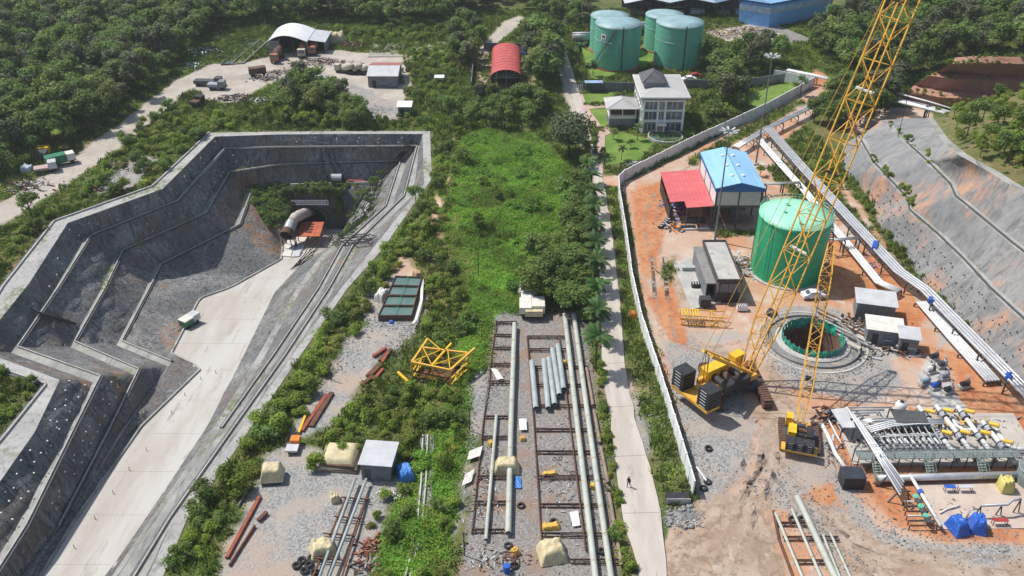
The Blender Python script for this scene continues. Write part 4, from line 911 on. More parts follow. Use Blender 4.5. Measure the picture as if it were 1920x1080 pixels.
localbox(hs, 'porch_roof', WHITE, 3.7, 5.9, -2.0, .0, 2.7, 2.9); localbox(hs, 'porch_door', REDP, 4.2, 5.2, .48, .585, 0, 2.2)
pv = thing('porch_pavilion', "two storey pavilion with grey hipped roof attached left of the house", 'pavilion', (hp.x-8.2, hp.y+3.5, 0))
localbox(pv, 'wall', MGREY, .4, 7.2, .4, 6.6, 0, 2.4); localbox(pv, 'balcony', CREAM, .3, 7.3, .3, 6.7, 2.4, 3.2)
for x in (.5, 3.7, 7.0):
    for y in (.5, 6.5): localbox(pv, 'post', WHITE, x-.12, x+.12, y-.12, y+.12, 3.2, 5.3)
localbox(pv, 'screen', BROWNM, .7, 7.0, 1.2, 6.0, 3.2, 5.0)
hip(pv, -.6, 7.9, -.6, 7.6, 5.3, 1.6, GROOF)
cp = G(1247,259); bs = thing('round_basin', "round dark water basin with pale rim in front of the house", 'basin', cp)
MB().lathe([(4.35,-.1),(4.35,.75),(4.05,.75),(4.05,.1)], 36).build('rim', CONC, bs); MB().lathe([(4.06,.35),(.01,.35)], 36).build('water', SLUDGE, bs)
# --- storage tanks
def tank(name, label, c, r, h, wall, roof, rail=True, stair=None, group=None, panels=True, bands=()):
    t = thing(name, label, 'tank', c, 0, group); n = 48
    MB().lathe([(r,0),(r,h)], n).build('shell', wall, t, smooth=True)
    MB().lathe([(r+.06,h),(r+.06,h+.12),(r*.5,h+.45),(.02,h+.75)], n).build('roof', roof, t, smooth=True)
    MB().lathe([(r+.5,0),(r+.5,.3),(r,.35)], n).build('base_ring', CONC if not bands else RUSTL, t)
    m = MB(); m.lathe([(r+.1,h-.25),(r+.16,h-.12),(r+.1,h)], n)
    for b in bands: m.lathe([(r+.01,b-.1),(r+.09,b),(r+.01,b+.1)], n)
    m.build('stiffener', roof if bands else wall, t)
    m = MB()
    for z in np.arange(1.8, h-.5, 1.9): m.lathe([(r+.004,z-.035),(r+.025,z),(r+.004,z+.035)], n)
    m.build('plate_seam', SEAM if wall is TANKG else TANKR, t)
    if rail:
        m = MB()
        for j in range(28):
            a = 2*math.pi*j/28; p = Vector((math.cos(a)*r, math.sin(a)*r, h)); m.bar(p, p+Vector((0,0,1.1)), .05)
        for z in (.55, 1.1): m.torus((0,0,h+z), r, .03, 48, 4)
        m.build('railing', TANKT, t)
    if stair:
        a0, a1 = stair; m = MB(); rl = MB(); k = 34
        for i in range(k):
            a = a0+(a1-a0)*i/(k-1); z = .3+(h-.3)*i/(k-1); u = Vector((math.cos(a), math.sin(a), 0)); m.bar(u*(r+.1)+Vector((0,0,z)), u*(r+.85)+Vector((0,0,z)), .3, .06)
            if i: rl.bar(u*(r+.85)+Vector((0,0,z+1)), u0*(r+.85)+Vector((0,0,z0+1)), .05); rl.bar(u*(r+.85)+Vector((0,0,z)), u0*(r+.85)+Vector((0,0,z0)), .12, .2)
            if i % 4 == 0: rl.bar(u*(r+.85)+Vector((0,0,z)), u*(r+.85)+Vector((0,0,z+1)), .05)
            u0, z0 = u, z
        m.build('stair_tread', DGR, t); rl.build('stair_rail', DGR, t)
    return t
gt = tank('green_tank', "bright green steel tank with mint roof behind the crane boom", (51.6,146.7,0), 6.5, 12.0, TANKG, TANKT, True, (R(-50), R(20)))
m = MB()
for a, rr, hh in ((.3,2.5,.5),(1.9,3.0,.8),(3.2,2.2,.6),(4.6,4.2,.6),(5.4,3.6,.5)): m.lathe([(.3,0),(.3,hh),(.38,hh),(.02,hh+.12)], 10, (math.cos(a)*rr, math.sin(a)*rr, 12.35))
m.build('roof_nozzle', TANKT, gt)
m = MB()
for k in range(5): a = 2.2+k*.4; m.tube([(math.cos(a)*6.7,math.sin(a)*6.7,12.5),(math.cos(a)*6.75,math.sin(a)*6.75,.4)], .05, 5)
m.build('cable', DGR, gt)
ft = []
for x, y, r, h, lab, bd in ((1155,121,6.8,12.6,"front left tank of the four faded green storage tanks, with a white emblem",(8.3,)), (1268,119,7.0,12.6,"front right tank of the four faded green storage tanks",(8.0,)), (1140,92,5.9,10.6,"rear left tank of the four faded green storage tanks",(7.,)), (1241,90,5.9,10.6,"rear right tank of the four faded green storage tanks",(7.,))):
    ft.append(tank('storage_tank', lab, G(x,y), r, h, TANKF, TANKR, False, (R(200), R(262)) if x == 1155 else None, "faded green storage tanks", bands=bd))
    MB().bar((.8,-r-.1,.2),(.8,-r-.1,h+.6), .16, .3).build('ladder', DGR, ft[-1])
em = MB(); r = 6.83
def shellpt(a, z): return (math.cos(a)*r, math.sin(a)*r, z)
a0 = R(226); em.grid([[shellpt(a0-.13+.26*i/6, 8.1+2.6*j/6) for i in range(7)] for j in range(7)]); eo = em.build('emblem', WHITE, ft[0])
m = MB(); r = 6.87; m.grid([[shellpt(a0-.07+.14*i/4, 9.6+.7*j/3) for i in range(5)] for j in range(4)]); m.build('emblem_mark', REDP, eo)
m = MB()
for q0, q1 in (((-.09,8.4),(-.03,9.4)),((-.03,9.4),(.03,8.8)),((.03,8.8),(.09,9.4))): m.bar(shellpt(a0+q0[0],q0[1]), shellpt(a0+q1[0],q1[1]), .18,.08)
m.build('emblem_letter', TANKF, eo)
ht = thing('horizontal_tank', "silver horizontal cylinder tank left of the green storage tanks", 'tank', G(1092,84)); ht.rotation_euler = (0,0,R(2))
MB().tube([(-3.2,0,2.6),(3.2,0,2.6)], 1.5, 20).build('shell', STEEL, ht, smooth=True)
for x in (-2, 0, 2): localbox(ht, 'saddle', DGR, x-.25, x+.25, -1.2, 1.2, 0, 1.6)
MB().bar((-3.2,-1.3,4.0),(3.2,-1.3,4.0),.3,.2).build('walkway', DGR, ht)
ht2 = dup(ht, G(1205,64), 0, "silver horizontal tank partly hidden between the storage tanks")
# --- red vaulted shed
rv = thing('vaulted_shed', "open ended shed with faded red barrel roof on a paved yard", 'shed', (-6.0,247,0)); w, d = 8.7, 25.0
def vault(r0, z0, rise, y): return [(w/2-r0*math.cos(math.pi*i/16), y, z0+rise*math.sin(math.pi*i/16)) for i in range(17)]
vr = MB()
k = 10
vr.grid([vault(w/2, 3.2, 2.3, d*j/k) for j in range(k+1)]); vr.grid([vault(w/2-.12, 3.2, 2.2, d*j/k) for j in reversed(range(k+1))])
vo = vr.build('roof', REDV, rv, smooth=True)
m = MB()
for j in range(0, k+1): v = vault(w/2+.03, 3.2, 2.33, d*j/k); [m.bar(v[i], v[i+1], .1,.06) for i in range(16)]
m.build('roof_seam', REDV, vo)
for j in range(k+1):
    for x in (.1, w-.1): localbox(rv, 'post', DGR, x-.12, x+.12, d*j/k-.12+(.15 if j == 0 else -.15 if j == k else 0), d*j/k+.12+(.15 if j == 0 else -.15 if j == k else 0), 0, 3.2)
m = MB(); v = vault(w/2-.15, 3.2, 2.15, .2)
for i in range(0, 17, 2): m.bar((w/2,.2,3.2), v[i], .08)
m.bar((0,.2,3.2),(w,.2,3.2),.12); m.bar((w/2,.2,0),(w/2,.2,5.2),.12); m.build('truss', STEEL, rv)
localbox(rv, 'side_wall', BLK, .02, .08, .5, d-.5, 0, 2.4); localbox(rv, 'side_wall', BLK, w-.08, w-.02, .5, d-.5, 0, 2.4); localbox(rv, 'end_wall', DGR, .3, w-.3, d-.2, d-.1, 0, 3.6)
bar_ = MB().lathe([(.01,0),(.34,0),(.36,.3),(.34,.32),(.34,.6),(.36,.62),(.34,.92),(.01,.92)], 10).mesh('barrel', TARPB)
for i in range(26):
    p = G(977+(i % 9)*3.4, 96+(i//9)*4.0); o = link('barrel', bar_); o.location = p+Vector((random.uniform(-.1,.1),random.uniform(-.1,.1),.15)); tag(o, "blue steel barrel among the barrels beside the red vaulted shed", 'barrel', "blue barrels beside the red shed")
cone = MB().lathe([(.22,0),(.05,.6)], 8, cap=True).mesh('planter', M('ochre', (.5,.33,.1), .8))
for i in range(9): o = link('planter', cone); o.location = G(897-i*.35, 104+i*7.2)+Vector((0,0,.15)); o.scale = (1.6,1.6,1.2); tag(o, "small ochre planter in the row along the paved yard's left edge", 'planter', "row of planters")
# --- small buildings of the upper left yard
def hut(name, label, x, y, w, d, h, rise, wall, roof1, roof2=None, rz=0, door=True, cat='building'):
    o = thing(name, label, cat, G(x, y), rz); localbox(o, 'wall', wall, 0, w, 0, d, 0, h)
    ov = .35; m = MB(); zr = h+rise
    def sl(a, b, za, zb, mat, nm):
        mm = MB(); n = 0; mm.v = [(-ov,a,za),(w+ov,a,za),(w+ov,b,zb),(-ov,b,zb),(-ov,a,za+.1),(w+ov,a,za+.1),(w+ov,b,zb+.1),(-ov,b,zb+.1)]
        for q_ in ((0,3,2,1),(4,5,6,7),(0,1,5,4),(1,2,6,5),(2,3,7,6),(3,0,4,7)): mm.face(q_)
        return mm.build(nm, mat, o)
    if roof2: sl(-ov, d/2, h, zr, roof1, 'roof'); sl(d/2+.01, d+ov, zr, h, roof2, 'roof'); MB().poly([(-.01,0,h),(-.01,d/2,zr),(-.01,d,h)]).poly([(w+.01,0,h),(w+.01,d,h),(w+.01,d/2,zr)]).build('gable_wall', wall, o)
    else: sl(-ov, d+ov, h+.02, zr, roof1, 'roof')
    if door: localbox(o, 'door', BLK, w*.15, w*.15+1.0, -.05, -.01, 0, min(2.1, h*.8)); wi = localbox(o, 'window', GLASS, w*.5, w*.5+1.2, -.05, -.01, h*.4, h*.72); MB().box(w*.5-.1,w*.5+1.3,-.09,-.055,h*.4-.1,h*.4).build('sill', WHITE, wi)
    return o
hut('store_building', "grey walled store with half red, half grey sheet roof in the upper yard", 691, 164, 8.3, 11.5, 3.3, 1.1, MGREY, LGREY, REDO)
hut('small_hut', "small grey hut with white roof behind the tunnel cutting", 747, 219, 3.3, 3.2, 2.7, .3, MGREY, WHITE)
hut('roadside_hut', "red roofed hut half hidden at the left edge of the wood", -14, 210, 8, 6, 2.6, 1.0, MGREY, REDO, REDO)
gzb = thing('open_shelter', "tiny open shelter with white roof and four posts in the upper yard", 'shelter', G(816,161))
localbox(gzb, 'roof', WHITE, -.2, 2.6, -.2, 2.4, 2.3, 2.45)
for x in (0, 2.3):
    for y in (0, 2.1): localbox(gzb, 'post', STEEL, x, x+.12, y, y+.12, 0, 2.3)
localbox(gzb, 'cabinet', DGR, .6, 1.8, .7, 1.5, 0, 1.3)
hg = thing('open_hangar', "large open fronted shed with curved white sheet roof in the upper left yard", 'shed', G(507,104)); w, d = 11.6, 13.0
def bow(y): return [(w*i/12-.3+.6*i/12, y, 4.4+1.9*math.sin(math.pi*(i/12)**.85)) for i in range(13)]
m = MB(); m.grid([bow(-.4), bow(d/2), bow(d+.4)]); m.grid([[(p[0],p[1],p[2]-.12) for p in bow(y)] for y in (d+.4, d/2, -.4)]); m.build('roof', WHITE, hg, smooth=False)
localbox(hg, 'side_wall', MGREY, 0, .15, 0, d, 0, 4.3); localbox(hg, 'side_wall', MGREY, w-.15, w, 0, d, 0, 4.3); localbox(hg, 'back_wall', DGR, .16, w-.16, d-.15, d, 0, 4.6); localbox(hg, 'front_wall', MGREY, .16, 3.2, .0, .12, 0, 4.6)
for x in (3.3, 7.4): localbox(hg, 'post', DGR, x-.12, x+.12, .0, .24, 0, 5.6)
le = thing('hangar_annex', "annex with sloping pale sheet roof right of the white hangar", 'shed', G(577,100)); w, d = 5.6, 11
MB().quad((-.2,-.3,4.4),(w+.3,-.3,3.6),(w+.3,d+.3,3.6),(-.2,d+.3,4.4)).quad((-.2,d+.3,4.3),(w+.3,d+.3,3.5),(w+.3,-.3,3.5),(-.2,-.3,4.3)).build('roof', LGREY, le)
localbox(le, 'side_wall', MGREY, w-.1, w, 0, d, 0, 3.4); localbox(le, 'back_wall', DGR, 0, w-.11, d-.1, d, 0, 3.7)
for x in (.1, w-.3): localbox(le, 'post', DGR, x, x+.2, .05, .25, 0, 3.6 if x > 1 else 4.2)
# --- blue warehouse and far sheds along the top
A_, B_, C_ = G(1440,52), G(1556,29), G(1384,43)
wh = thing('blue_warehouse', "blue clad warehouse with pale stripe at the top right", 'warehouse', A_); a, b = B_-A_, C_-A_; H_ = 8.0
def wpoly(pts, z0, z1, nm, mat, off=0.):
    m = MB(); n = len(pts)
    for i in range(n):
        p, q = pts[i], pts[(i+1) % n]; m.quad((*p.xy,z0),(*q.xy,z0),(*q.xy,z1),(*p.xy,z1))
    return m.build(nm, mat, wh)
fp = [Vector((0,0,0)), a, a+b, b]; wpoly(fp, 0, H_, 'wall', BLUEW)
cen = (a+b)/2; big = [cen+(p-cen)*1.02 for p in fp]; wpoly(big, 4.6, 6.6, 'stripe', M('pale_blue_sheet', (.45,.57,.68), .5)); wpoly([cen+(p-cen)*1.03 for p in fp], 7.4, 8.2, 'fascia', BLUED)
m = MB(); e0, e1 = [cen+(p-cen)*1.05 for p in fp], (b/2, a+b/2)
m.poly([(*e0[0].xy,8.2),(*e0[1].xy,8.2),(*e1[1].xy,10),(*e1[0].xy,10)]).poly([(*e1[0].xy,10),(*e1[1].xy,10),(*e0[2].xy,8.2),(*e0[3].xy,8.2)]).poly([(*e0[3].xy,8.2),(*e0[0].xy,8.2),(*e1[0].xy,10)]).build('roof', BLUER, wh)
for i, (x, wd, mt) in enumerate(((1172,16,LGREY),(1248,17,M('pale_blue_roof', (.45,.55,.62), .5)),(1335,15,M('dark_blue_roof',(.16,.24,.36),.5)))):
    fs = thing('far_shed', ("long open shed with grey roof behind the storage tanks", "long open shed with pale blue roof behind the storage tanks", "open shed with dark blue roof left of the blue warehouse")[i], 'shed', G(x, 33)); gable(fs, wd, 14, 5.0, 1.6, .5, mt)
    for xx in np.linspace(.3, wd-.3, 5):
        for yy in (.3, 7, 13.7): localbox(fs, 'post', DGR, xx-.14, xx+.14, yy-.14, yy+.14, 0, 5.0)
    localbox(fs, 'back_wall', MGREY, .2, wd-.2, 13.9, 14, 0, 5.0); localbox(fs, 'stored_bundle', WOOD, 2, 7, 3, 6, 0, 1.4); localbox(fs, 'stored_bundle', LGREY, 9, 14, 3, 6, 0, 1.8)
# --- lighting masts
for x, y, h, lab in ((1340,452,23.6,"tall lighting mast in front of the blue roofed workshop"), (1417,308,26.0,"tall lighting mast behind the blue roofed workshop")):
    lm = thing('lighting_mast', lab, 'light mast', G(x, y), 0, "tall lighting masts"); MB().tube([(0,0,0),(0,0,h)], .22, 10, True, .09).build('pole', M('mast_grey',(.20,.21,.22),.5), lm); localbox(lm, 'footing', CONC, -.6, .6, -.6, .6, -.1, .4)
    MB().torus((0,0,h-.4), .9, .06, 16, 5).bar((-.9,0,h-.4),(.9,0,h-.4),.08).bar((0,-.9,h-.4),(0,.9,h-.4),.08).build('head_frame', STEEL, lm)
    for k in range(8): a = k*math.pi/4; MB().bar((math.cos(a)*.8,math.sin(a)*.8,h-.3),(math.cos(a)*1.8,math.sin(a)*1.8,h-.1),.35,.25).build('lamp', LGREY, lm)
# ================================================================ CRANES AND SHAFT
def lattice(p, q, w0, w1, side, cr, lr, n, flip=False):
    """four-chord lattice between two square ends; returns chords and lacing"""
    p, q = Vector(p), Vector(q); d = (q-p).normalized(); s = Vector(side).normalized(); u = s.cross(d).normalized(); ch, la = MB(), MB(); rings = []
    for i in range(n+1):
        t = i/n; c = p.lerp(q, t); w = w0+(w1-w0)*t; rings.append([c+s*a*w/2+u*b*w/2 for a, b in ((-1,-1),(1,-1),(1,1),(-1,1))])
    for k in range(4): ch.bar(rings[0][k], rings[-1][k], cr)
    for i in range(n):
        for k in range(4):
            a, b = (k, (k+1) % 4) if (i+k) % 2 else ((k+1) % 4, k); la.bar(rings[i][a], rings[i+1][b], lr)
            if i % 2 == 0: la.bar(rings[i][k], rings[i][(k+1) % 4], lr)
    return ch, la
def lattice_boom(root, segs, side, cr, lr):
    o = None
    for (p, q, w0, w1, n) in segs:
        ch, la = lattice(p, q, w0, w1, side, cr, lr, n); c = ch.build('boom_chord', YEL, root); la.build('boom_lacing', YEL, c)
    return o
def track_mesh(L_, wd, hh):
    m = MB(); prof = []
    for i in range(10): a = math.pi/2+math.pi*i/9; prof.append((-L_/2+hh/2+math.cos(a)*hh/2, hh/2+math.sin(a)*hh/2))
    for i in range(10): a = -math.pi/2+math.pi*i/9; prof.append((L_/2-hh/2+math.cos(a)*hh/2, hh/2+math.sin(a)*hh/2))
    n = len(prof)
    for sx in (-wd/2, wd/2): m.v += [(sx, y, z) for y, z in prof]
    m.face(range(n)); m.face([2*n-1-i for i in range(n)])
    for i in range(n): j = (i+1) % n; m.face((i, n+i, n+j, j))
    k = int(L_/.55)
    for i in range(k): y = -L_/2+.5+(L_-1)*i/(k-1); m.box(-wd/2-.04, wd/2+.04, y-.2, y+.2, hh-.01, hh+.09); m.box(-wd/2-.04, wd/2+.04, y-.2, y+.2, -.0, .05)
    return m
def crane(name, label, c, hd, trk_hd, S, boom_top, L_tail, matw, gaugeh, mast=True, cwside=True):
    t = thing(name, label, 'crane', c); h = Vector((math.cos(hd), math.sin(hd), 0)); s = Vector((-h.y, h.x, 0)); U = Vector((0,0,1))
    tm = track_mesh(9.2*S, 1.15*S, 1.25*S)
    tk = Vector((math.cos(trk_hd), math.sin(trk_hd), 0)); ts = Vector((-tk.y, tk.x, 0))
    for sg in (-1, 1):
        o = tm.build('track', BROWNM, t); o.rotation_euler = (0,0,trk_hd-math.pi/2); o.location = ts*sg*gaugeh
    def ob(nm, mat, a, b, w, hh, par=t): return MB().bar(a, b, w, hh).build(nm, mat, par)
    ob('carbody', DGR, -ts*gaugeh+U*1.0*S, ts*gaugeh+U*1.0*S, 2.4*S, .8*S); MB().lathe([(1.4*S,1.2*S),(1.4*S,1.75*S)], 20, cap=True).build('slew_ring', DGR, t)
    dk = ob('deck', YEL, h*(-L_tail+1.0)+U*2.05*S, h*2.2*S+U*2.05*S, 2.6*S, .55*S)
    for sg in (-1, 1): ob('side_frame', YEL, h*(-L_tail*.75)+s*sg*1.55*S+U*2.5*S, h*2.0*S+s*sg*1.55*S+U*2.4*S, .45*S, .8*S, dk)
    ob('engine_house', YELB, h*(-L_tail*.62)+s*1.6*S+U*3.2*S, h*(-.6*S)+s*1.6*S+U*3.2*S, 1.5*S, 1.5*S); ob('machine_cover', BLK, h*(-L_tail*.60)-s*1.7*S+U*2.95*S, h*(.2*S)-s*1.7*S+U*2.95*S, 1.2*S, 1.1*S)
    for k in range(3): MB().tube([h*(-L_tail*.45+k*1.5*S)+s*.95*S+U*2.8*S, h*(-L_tail*.45+k*1.5*S)-s*.95*S+U*2.8*S], .5*S, 12).build('winch_drum', (BLK, BROWNM, DGR)[k], t)
    # cab
    cb_ = ob('cab', YELB, h*1.2*S+s*2.2*S+U*2.7*S, h*3.1*S+s*2.2*S+U*2.7*S, 1.3*S, 1.9*S); ob('cab_glass', GLASS, h*2.4*S+s*2.2*S+U*2.95*S, h*3.14*S+s*2.2*S+U*2.95*S, 1.36*S, 1.3*S, cb_)
    # counterweights: stacked slabs on a tray
    ob('counterweight_tray', YEL, h*(-L_tail)+s*3.3*S+U*1.9*S, h*(-L_tail)-s*3.3*S+U*1.9*S, 2.2*S, .4*S)
    k = 6 if cwside else 4
    for sg in ((-1,1) if cwside else (-1,0,1)):
        for i in range(k):
            z = (2.3+i*.46)*S; cc = h*(-L_tail)+s*sg*(2.35*S if cwside else 1.75*S)+U*z; hw = 1.0*S if cwside else .82*S
            ob('counterweight_slab', matw, cc-s*hw, cc+s*hw, 2.15*S, .36*S); MB().bar(cc-s*hw*.5-h*1.1*S, cc+s*hw*.5-h*1.1*S, .06*S, .07*S).build('weight_mark', LGREY, t)
    # boom
    ft = h*2.3*S+U*2.4*S; tp = Vector(boom_top)-Vector(c); D = tp-ft; L_ = D.length; D.normalize(); bw = 2.3*S*(1.1 if S > .9 else .95)
    p1 = ft+D*min(7*S, L_*.18); p2 = tp-D*min(7*S, L_*.18)
    lattice_boom(t, [(ft, p1, bw*.55, bw, max(2, int(7*S/2.2))), (p1, p2, bw, bw, int((p2-p1).length/(bw*.95))), (p2, tp, bw, bw*.5, 3)], s, .135*S+.03, .055*S+.025)
    nj = int((p2-p1).length/11)
    for i in range(1, nj):
        c0 = p1.lerp(p2, i/nj); MB().bar(c0-s*bw/2, c0+s*bw/2, .22*S, .25*S).build('boom_joint', WHITE if i % 2 else BLK, t)
    MB().tube([tp-s*.6*S, tp+s*.6*S], .55*S, 14).build('head_sheave', RUSTL, t); MB().tube([p1+D*1.5-s*.5*S, p1+D*1.5+s*.5*S], .55*S, 12).build('boom_winch', BLK, t)
    if mast:
        mt = h*(-6.0*S)+U*8.2*S
        for sg in (-1,1): ob('mast_leg', YEL, h*1.6*S+s*sg*1.2*S+U*2.6*S, mt+s*sg*.7*S, .42*S, .42*S)
        for f in (.3,.6,.95): a = (h*1.6*S+U*2.6*S).lerp(mt, f); ob('mast_tie', YEL, a-s*.95*S, a+s*.95*S, .22*S, .22*S)
        for sg in (-1,1):
            MB().tube([mt+s*sg*.6*S, tp+s*sg*.5*S], .05, 4).build('pendant', YEL, t)
            MB().tube([mt+s*sg*.4*S, h*(-L_tail*.9)+s*sg*.8*S+U*2.6*S], .045, 4).build('hoist_rope', BLK, t); MB().tube([mt+s*sg*.2*S, h*(-L_tail*.8)+s*sg*.3*S+U*2.6*S], .045, 4).build('hoist_rope', BLK, t)
    MB().tube([tp, Vector((tp.x, tp.y, max(4, tp.z-(14 if S < .9 else 40))))], .045, 4).build('hook_rope', BLK, t)
    return t
cA = G(1376,729); crane('crawler_crane', "large yellow crawler crane with tall lattice boom reaching out of the top of the picture", cA, math.atan2(11,17), R(94), 1.17, cA+Vector((2+17*1.22, 1.2+11*1.22, 2.4+60*1.22)), 8.4, BLK, 3.7)
cB = G(1497,822); crane('small_crawler_crane', "smaller yellow crawler crane with low lattice boom beside the pump station", cB, math.atan2(19.6,6.0), R(78), .74, cB+Vector((7.4,21.6,20.2)), 4.0, BLK, 2.35, False, False)
# loose boom section and steel by the control building
lb = thing('boom_section', "loose yellow lattice boom section lying on the ground by the flat roofed building", 'crane part', G(1322,604))
ch, la = lattice((-4.2,.2,1.0),(3.4,-.6,1.0), 1.9, 1.9, (0,1,0), .16, .08, 6); ch.build('chord', YEL, lb); la.build('lacing', YEL, lb)
for k in range(7): MB().bar((-4.2+k*.45,-.9,2.0),(-4.0+k*.45,1.1,2.0),.2,.1).build('grating', YELB, lb)
# --- shaft
sh = thing('shaft', "round construction shaft ringed with green safety net and stepped concrete collar", 'shaft', SHC)
MB().lathe([(5.0,.3),(5.0,-8)], 48).build('lining', M('clay_lining',(.22,.13,.09),.9,(.14,.085,.065),.5), sh); MB().lathe([(5.0,-7),(.01,-7)], 32).build('shaft_floor', M('wet_clay',(.24,.12,.08),.8,(.17,.09,.06),.5), sh)
MB().lathe([(6.1,-.2),(6.1,.25),(5.6,.3),(5.0,.3)], 64).build('collar', CONC, sh)
MB().lathe([(7.7,-.3),(7.7,.42),(7.3,.44),(7.25,.06),(6.1,.06)], 64).build('outer_ring', CONCD, sh); MB().lathe([(9.0,-.3),(8.95,.14),(8.6,.14),(8.5,-.1)], 64).build('kerb_ring', CONC, sh)
n = 30; rd = random.Random(5)
for k in range(n):
    a0, a1 = 2*math.pi*k/n, 2*math.pi*(k+1)/n
    if k in (1, 14): continue
    m = MB(); rows_ = []
    for j in range(4):
        z = -.5+2.0*j/3; rows_.append([(math.cos(a0+(a1-a0)*i/3)*(4.75+.4*rd.random()), math.sin(a0+(a1-a0)*i/3)*(4.75+.4*rd.random()), z-(.12*math.sin(math.pi*i/3) if j == 3 else 0)) for i in range(4)])
    m.grid(rows_).build('net_panel', NETG, sh)
    MB().bar((math.cos(a0)*5.05,math.sin(a0)*5.05,-.4),(math.cos(a0)*5.05,math.sin(a0)*5.05,1.75),.07).build('net_post', STEEL, sh)
m = MB()
for k in range(40): a = 3.6+k*.07; m.bar((math.cos(a)*5.75,math.sin(a)*5.75,.25),(math.cos(a)*6.0,math.sin(a)*6.0,.6),.05)
m.build('rebar', STEEL, sh)
for (x0,y0,x1,y1,r_,mt,lb_) in ((1586,642,1614,655,.42,DUCT,"short beige pipe piece beside the shaft collar"),):
    p, q = G(x0,y0,.45), G(x1,y1,.45); o = MB().pipe([p,q], r_, 12).build('pipe_piece', mt, off=p); o.location = p; tag(o, lb_, 'pipe')
for i in range(7):
    p, q = G(1530+i*2, 575+i*5.5, .25+i*.01), G(1625+i*2, 622+i*5.5, .25+i*.01)
    if i % 2 == 0: o = MB().bar(p, q, .35, .2).build('timber_beam', (WOOD, RUST, CONC, DGR)[i//2], off=p); o.location = p; tag(o, ("weathered timber beam nearest the tank", "rusty beam beside the shaft", "pale concrete beam behind the shaft", "dark beam nearest the shaft net")[i//2]+" in the row behind the shaft", 'beam')
hut('site_shed', "grey sheet shed with pale roof right of the green tank", 1602, 597, 6.2, 4.2, 3.3, .25, MGREY, LGREY, rz=R(-14), cat='shed', door=False)
hut('site_shed', "grey site cabin under a torn cream tarpaulin beside the shaft", 1622, 643, 5.4, 3.6, 2.9, .25, MGREY, TARPW, rz=R(-14), cat='shed')
hut('site_shed', "small grey sheet cabin at the end of the row of site sheds", 1682, 660, 2.9, 3.0, 2.9, .2, MGREY, LGREY, rz=R(-14), cat='shed')
# --- white car in the tank's shade
def car_build(name, label, p, rz, body):
    c = thing(name, label, 'car', p, rz); m = MB(); hw = .85
    prof = [(-2.1,.35),(-2.1,.85),(-1.9,1.0),(-1.5,1.05),(-.8,1.5),(.7,1.52),(1.2,1.05),(2.0,.9),(2.1,.7),(2.1,.35)]
    n = len(prof); m.v = [(x,-hw*(.82 if z > 1.2 else 1),z) for x,z in prof]+[(x,hw*(.82 if z > 1.2 else 1),z) for x,z in prof]; m.face(range(n)); m.face([2*n-1-i for i in range(n)])
    for i in range(n): j = (i+1) % n; m.face((i, n+i, n+j, j))
    m.m = [0]*len(m.f); m.build('body', body, c)
    g = MB(); g.quad((1.14,-.6,1.13),(1.14,.6,1.13),(.76,.58,1.49),(.76,-.58,1.49)); g.quad((-1.44,.6,1.12),(-1.44,-.6,1.12),(-.86,-.58,1.48),(-.86,.58,1.48))
    for sg in (-1,1): g.quad((-.9,sg*.8,1.1),(.9,sg*.8,1.1),(.6,sg*.74,1.44),(-.7,sg*.74,1.44))
    g.build('window', GLASS, c)
    for x in (-1.3,1.3):
        for sg in (-1,1): w_ = MB().tube([(x,sg*.62,.32),(x,sg*.88,.32)], .32, 12).build('wheel', TYRE, c); MB().tube([(x,sg*.86,.32),(x,sg*.9,.32)], .17, 10).build('rim', STEEL, w_)
    for sg in (-1,1): MB().box(2.08,2.13,sg*.6-.18,sg*.6+.18,.62,.78).build('headlight', LGREY, c)
    return c
car_build('parked_car', "small white car parked in the shadow of the green tank", G(1524,558), R(6), WHITE)
# ================================================================ PIPE RACKS AND PUMP STATION
def rack(name, label, px, z, n, sp, r, mat, every=6.0, legs=True, mats=None, dz=0., flange=None, bw=None):
    P = [G(x, y, z) for x, y in px]; root = thing(name, label, 'pipeline', Vector((P[0].x, P[0].y, 0))); o0 = root.location.copy()
    tot = 0; nrm = []
    for i in range(len(P)):
        d = (P[min(i+1,len(P)-1)]-P[max(i-1,0)]); d.z = 0; d.normalize(); nrm.append(Vector((d.y, -d.x, 0)))
    for k in range(n):
        off = (k-(n-1)/2)*sp; L_ = [p+nn*off+Vector((0,0,dz*k)) for p, nn in zip(P, nrm)]
        o = MB().tube(L_, r if not isinstance(r, (list,tuple)) else r[k], 10).build('pipe', mats[k] if mats else mat, root, off=o0, smooth=True)
        if flange:
            Q = resamp(L_, max(3, int(sum((L_[i+1]-L_[i]).length for i in range(len(L_)-1))/flange))); m = MB()
            for q in range(1, len(Q)-1): d = (Q[q+1]-Q[q]).normalized()*.12; m.tube([Q[q]-d, Q[q]+d], (r if not isinstance(r,(list,tuple)) else r[k])*1.16, 10)
            m.build('flange', DGR if flange > 8 else STEEL, o, off=o0)
    if legs:
        L_ = resamp(P, max(3, int(sum((P[i+1]-P[i]).length for i in range(len(P)-1))/every))); N_ = resamp([p+nn for p, nn in zip(P, nrm)], len(L_)); rr = max(r) if isinstance(r,(list,tuple)) else r
        for p, q in zip(L_, N_):
            u = (q-p); u.z = 0; u.normalize(); hw = (bw or (n*sp/2+.15)); a, b = p+u*hw, p-u*hw; zz = p.z-rr-.12; m = MB()
            m.bar(Vector((a.x,a.y,zz)), Vector((b.x,b.y,zz)), .22, .22)
            for e in (a, b):
                f = Vector((e.x, e.y, 0)); m.bar(Vector((e.x,e.y,-.1)), Vector((e.x,e.y,zz)), .2)
            if zz > 1.5: m.bar((a.x,a.y,.3),(b.x,b.y,zz-.2), .1)
            m.build('trestle', DGR, root, off=o0)
    return root
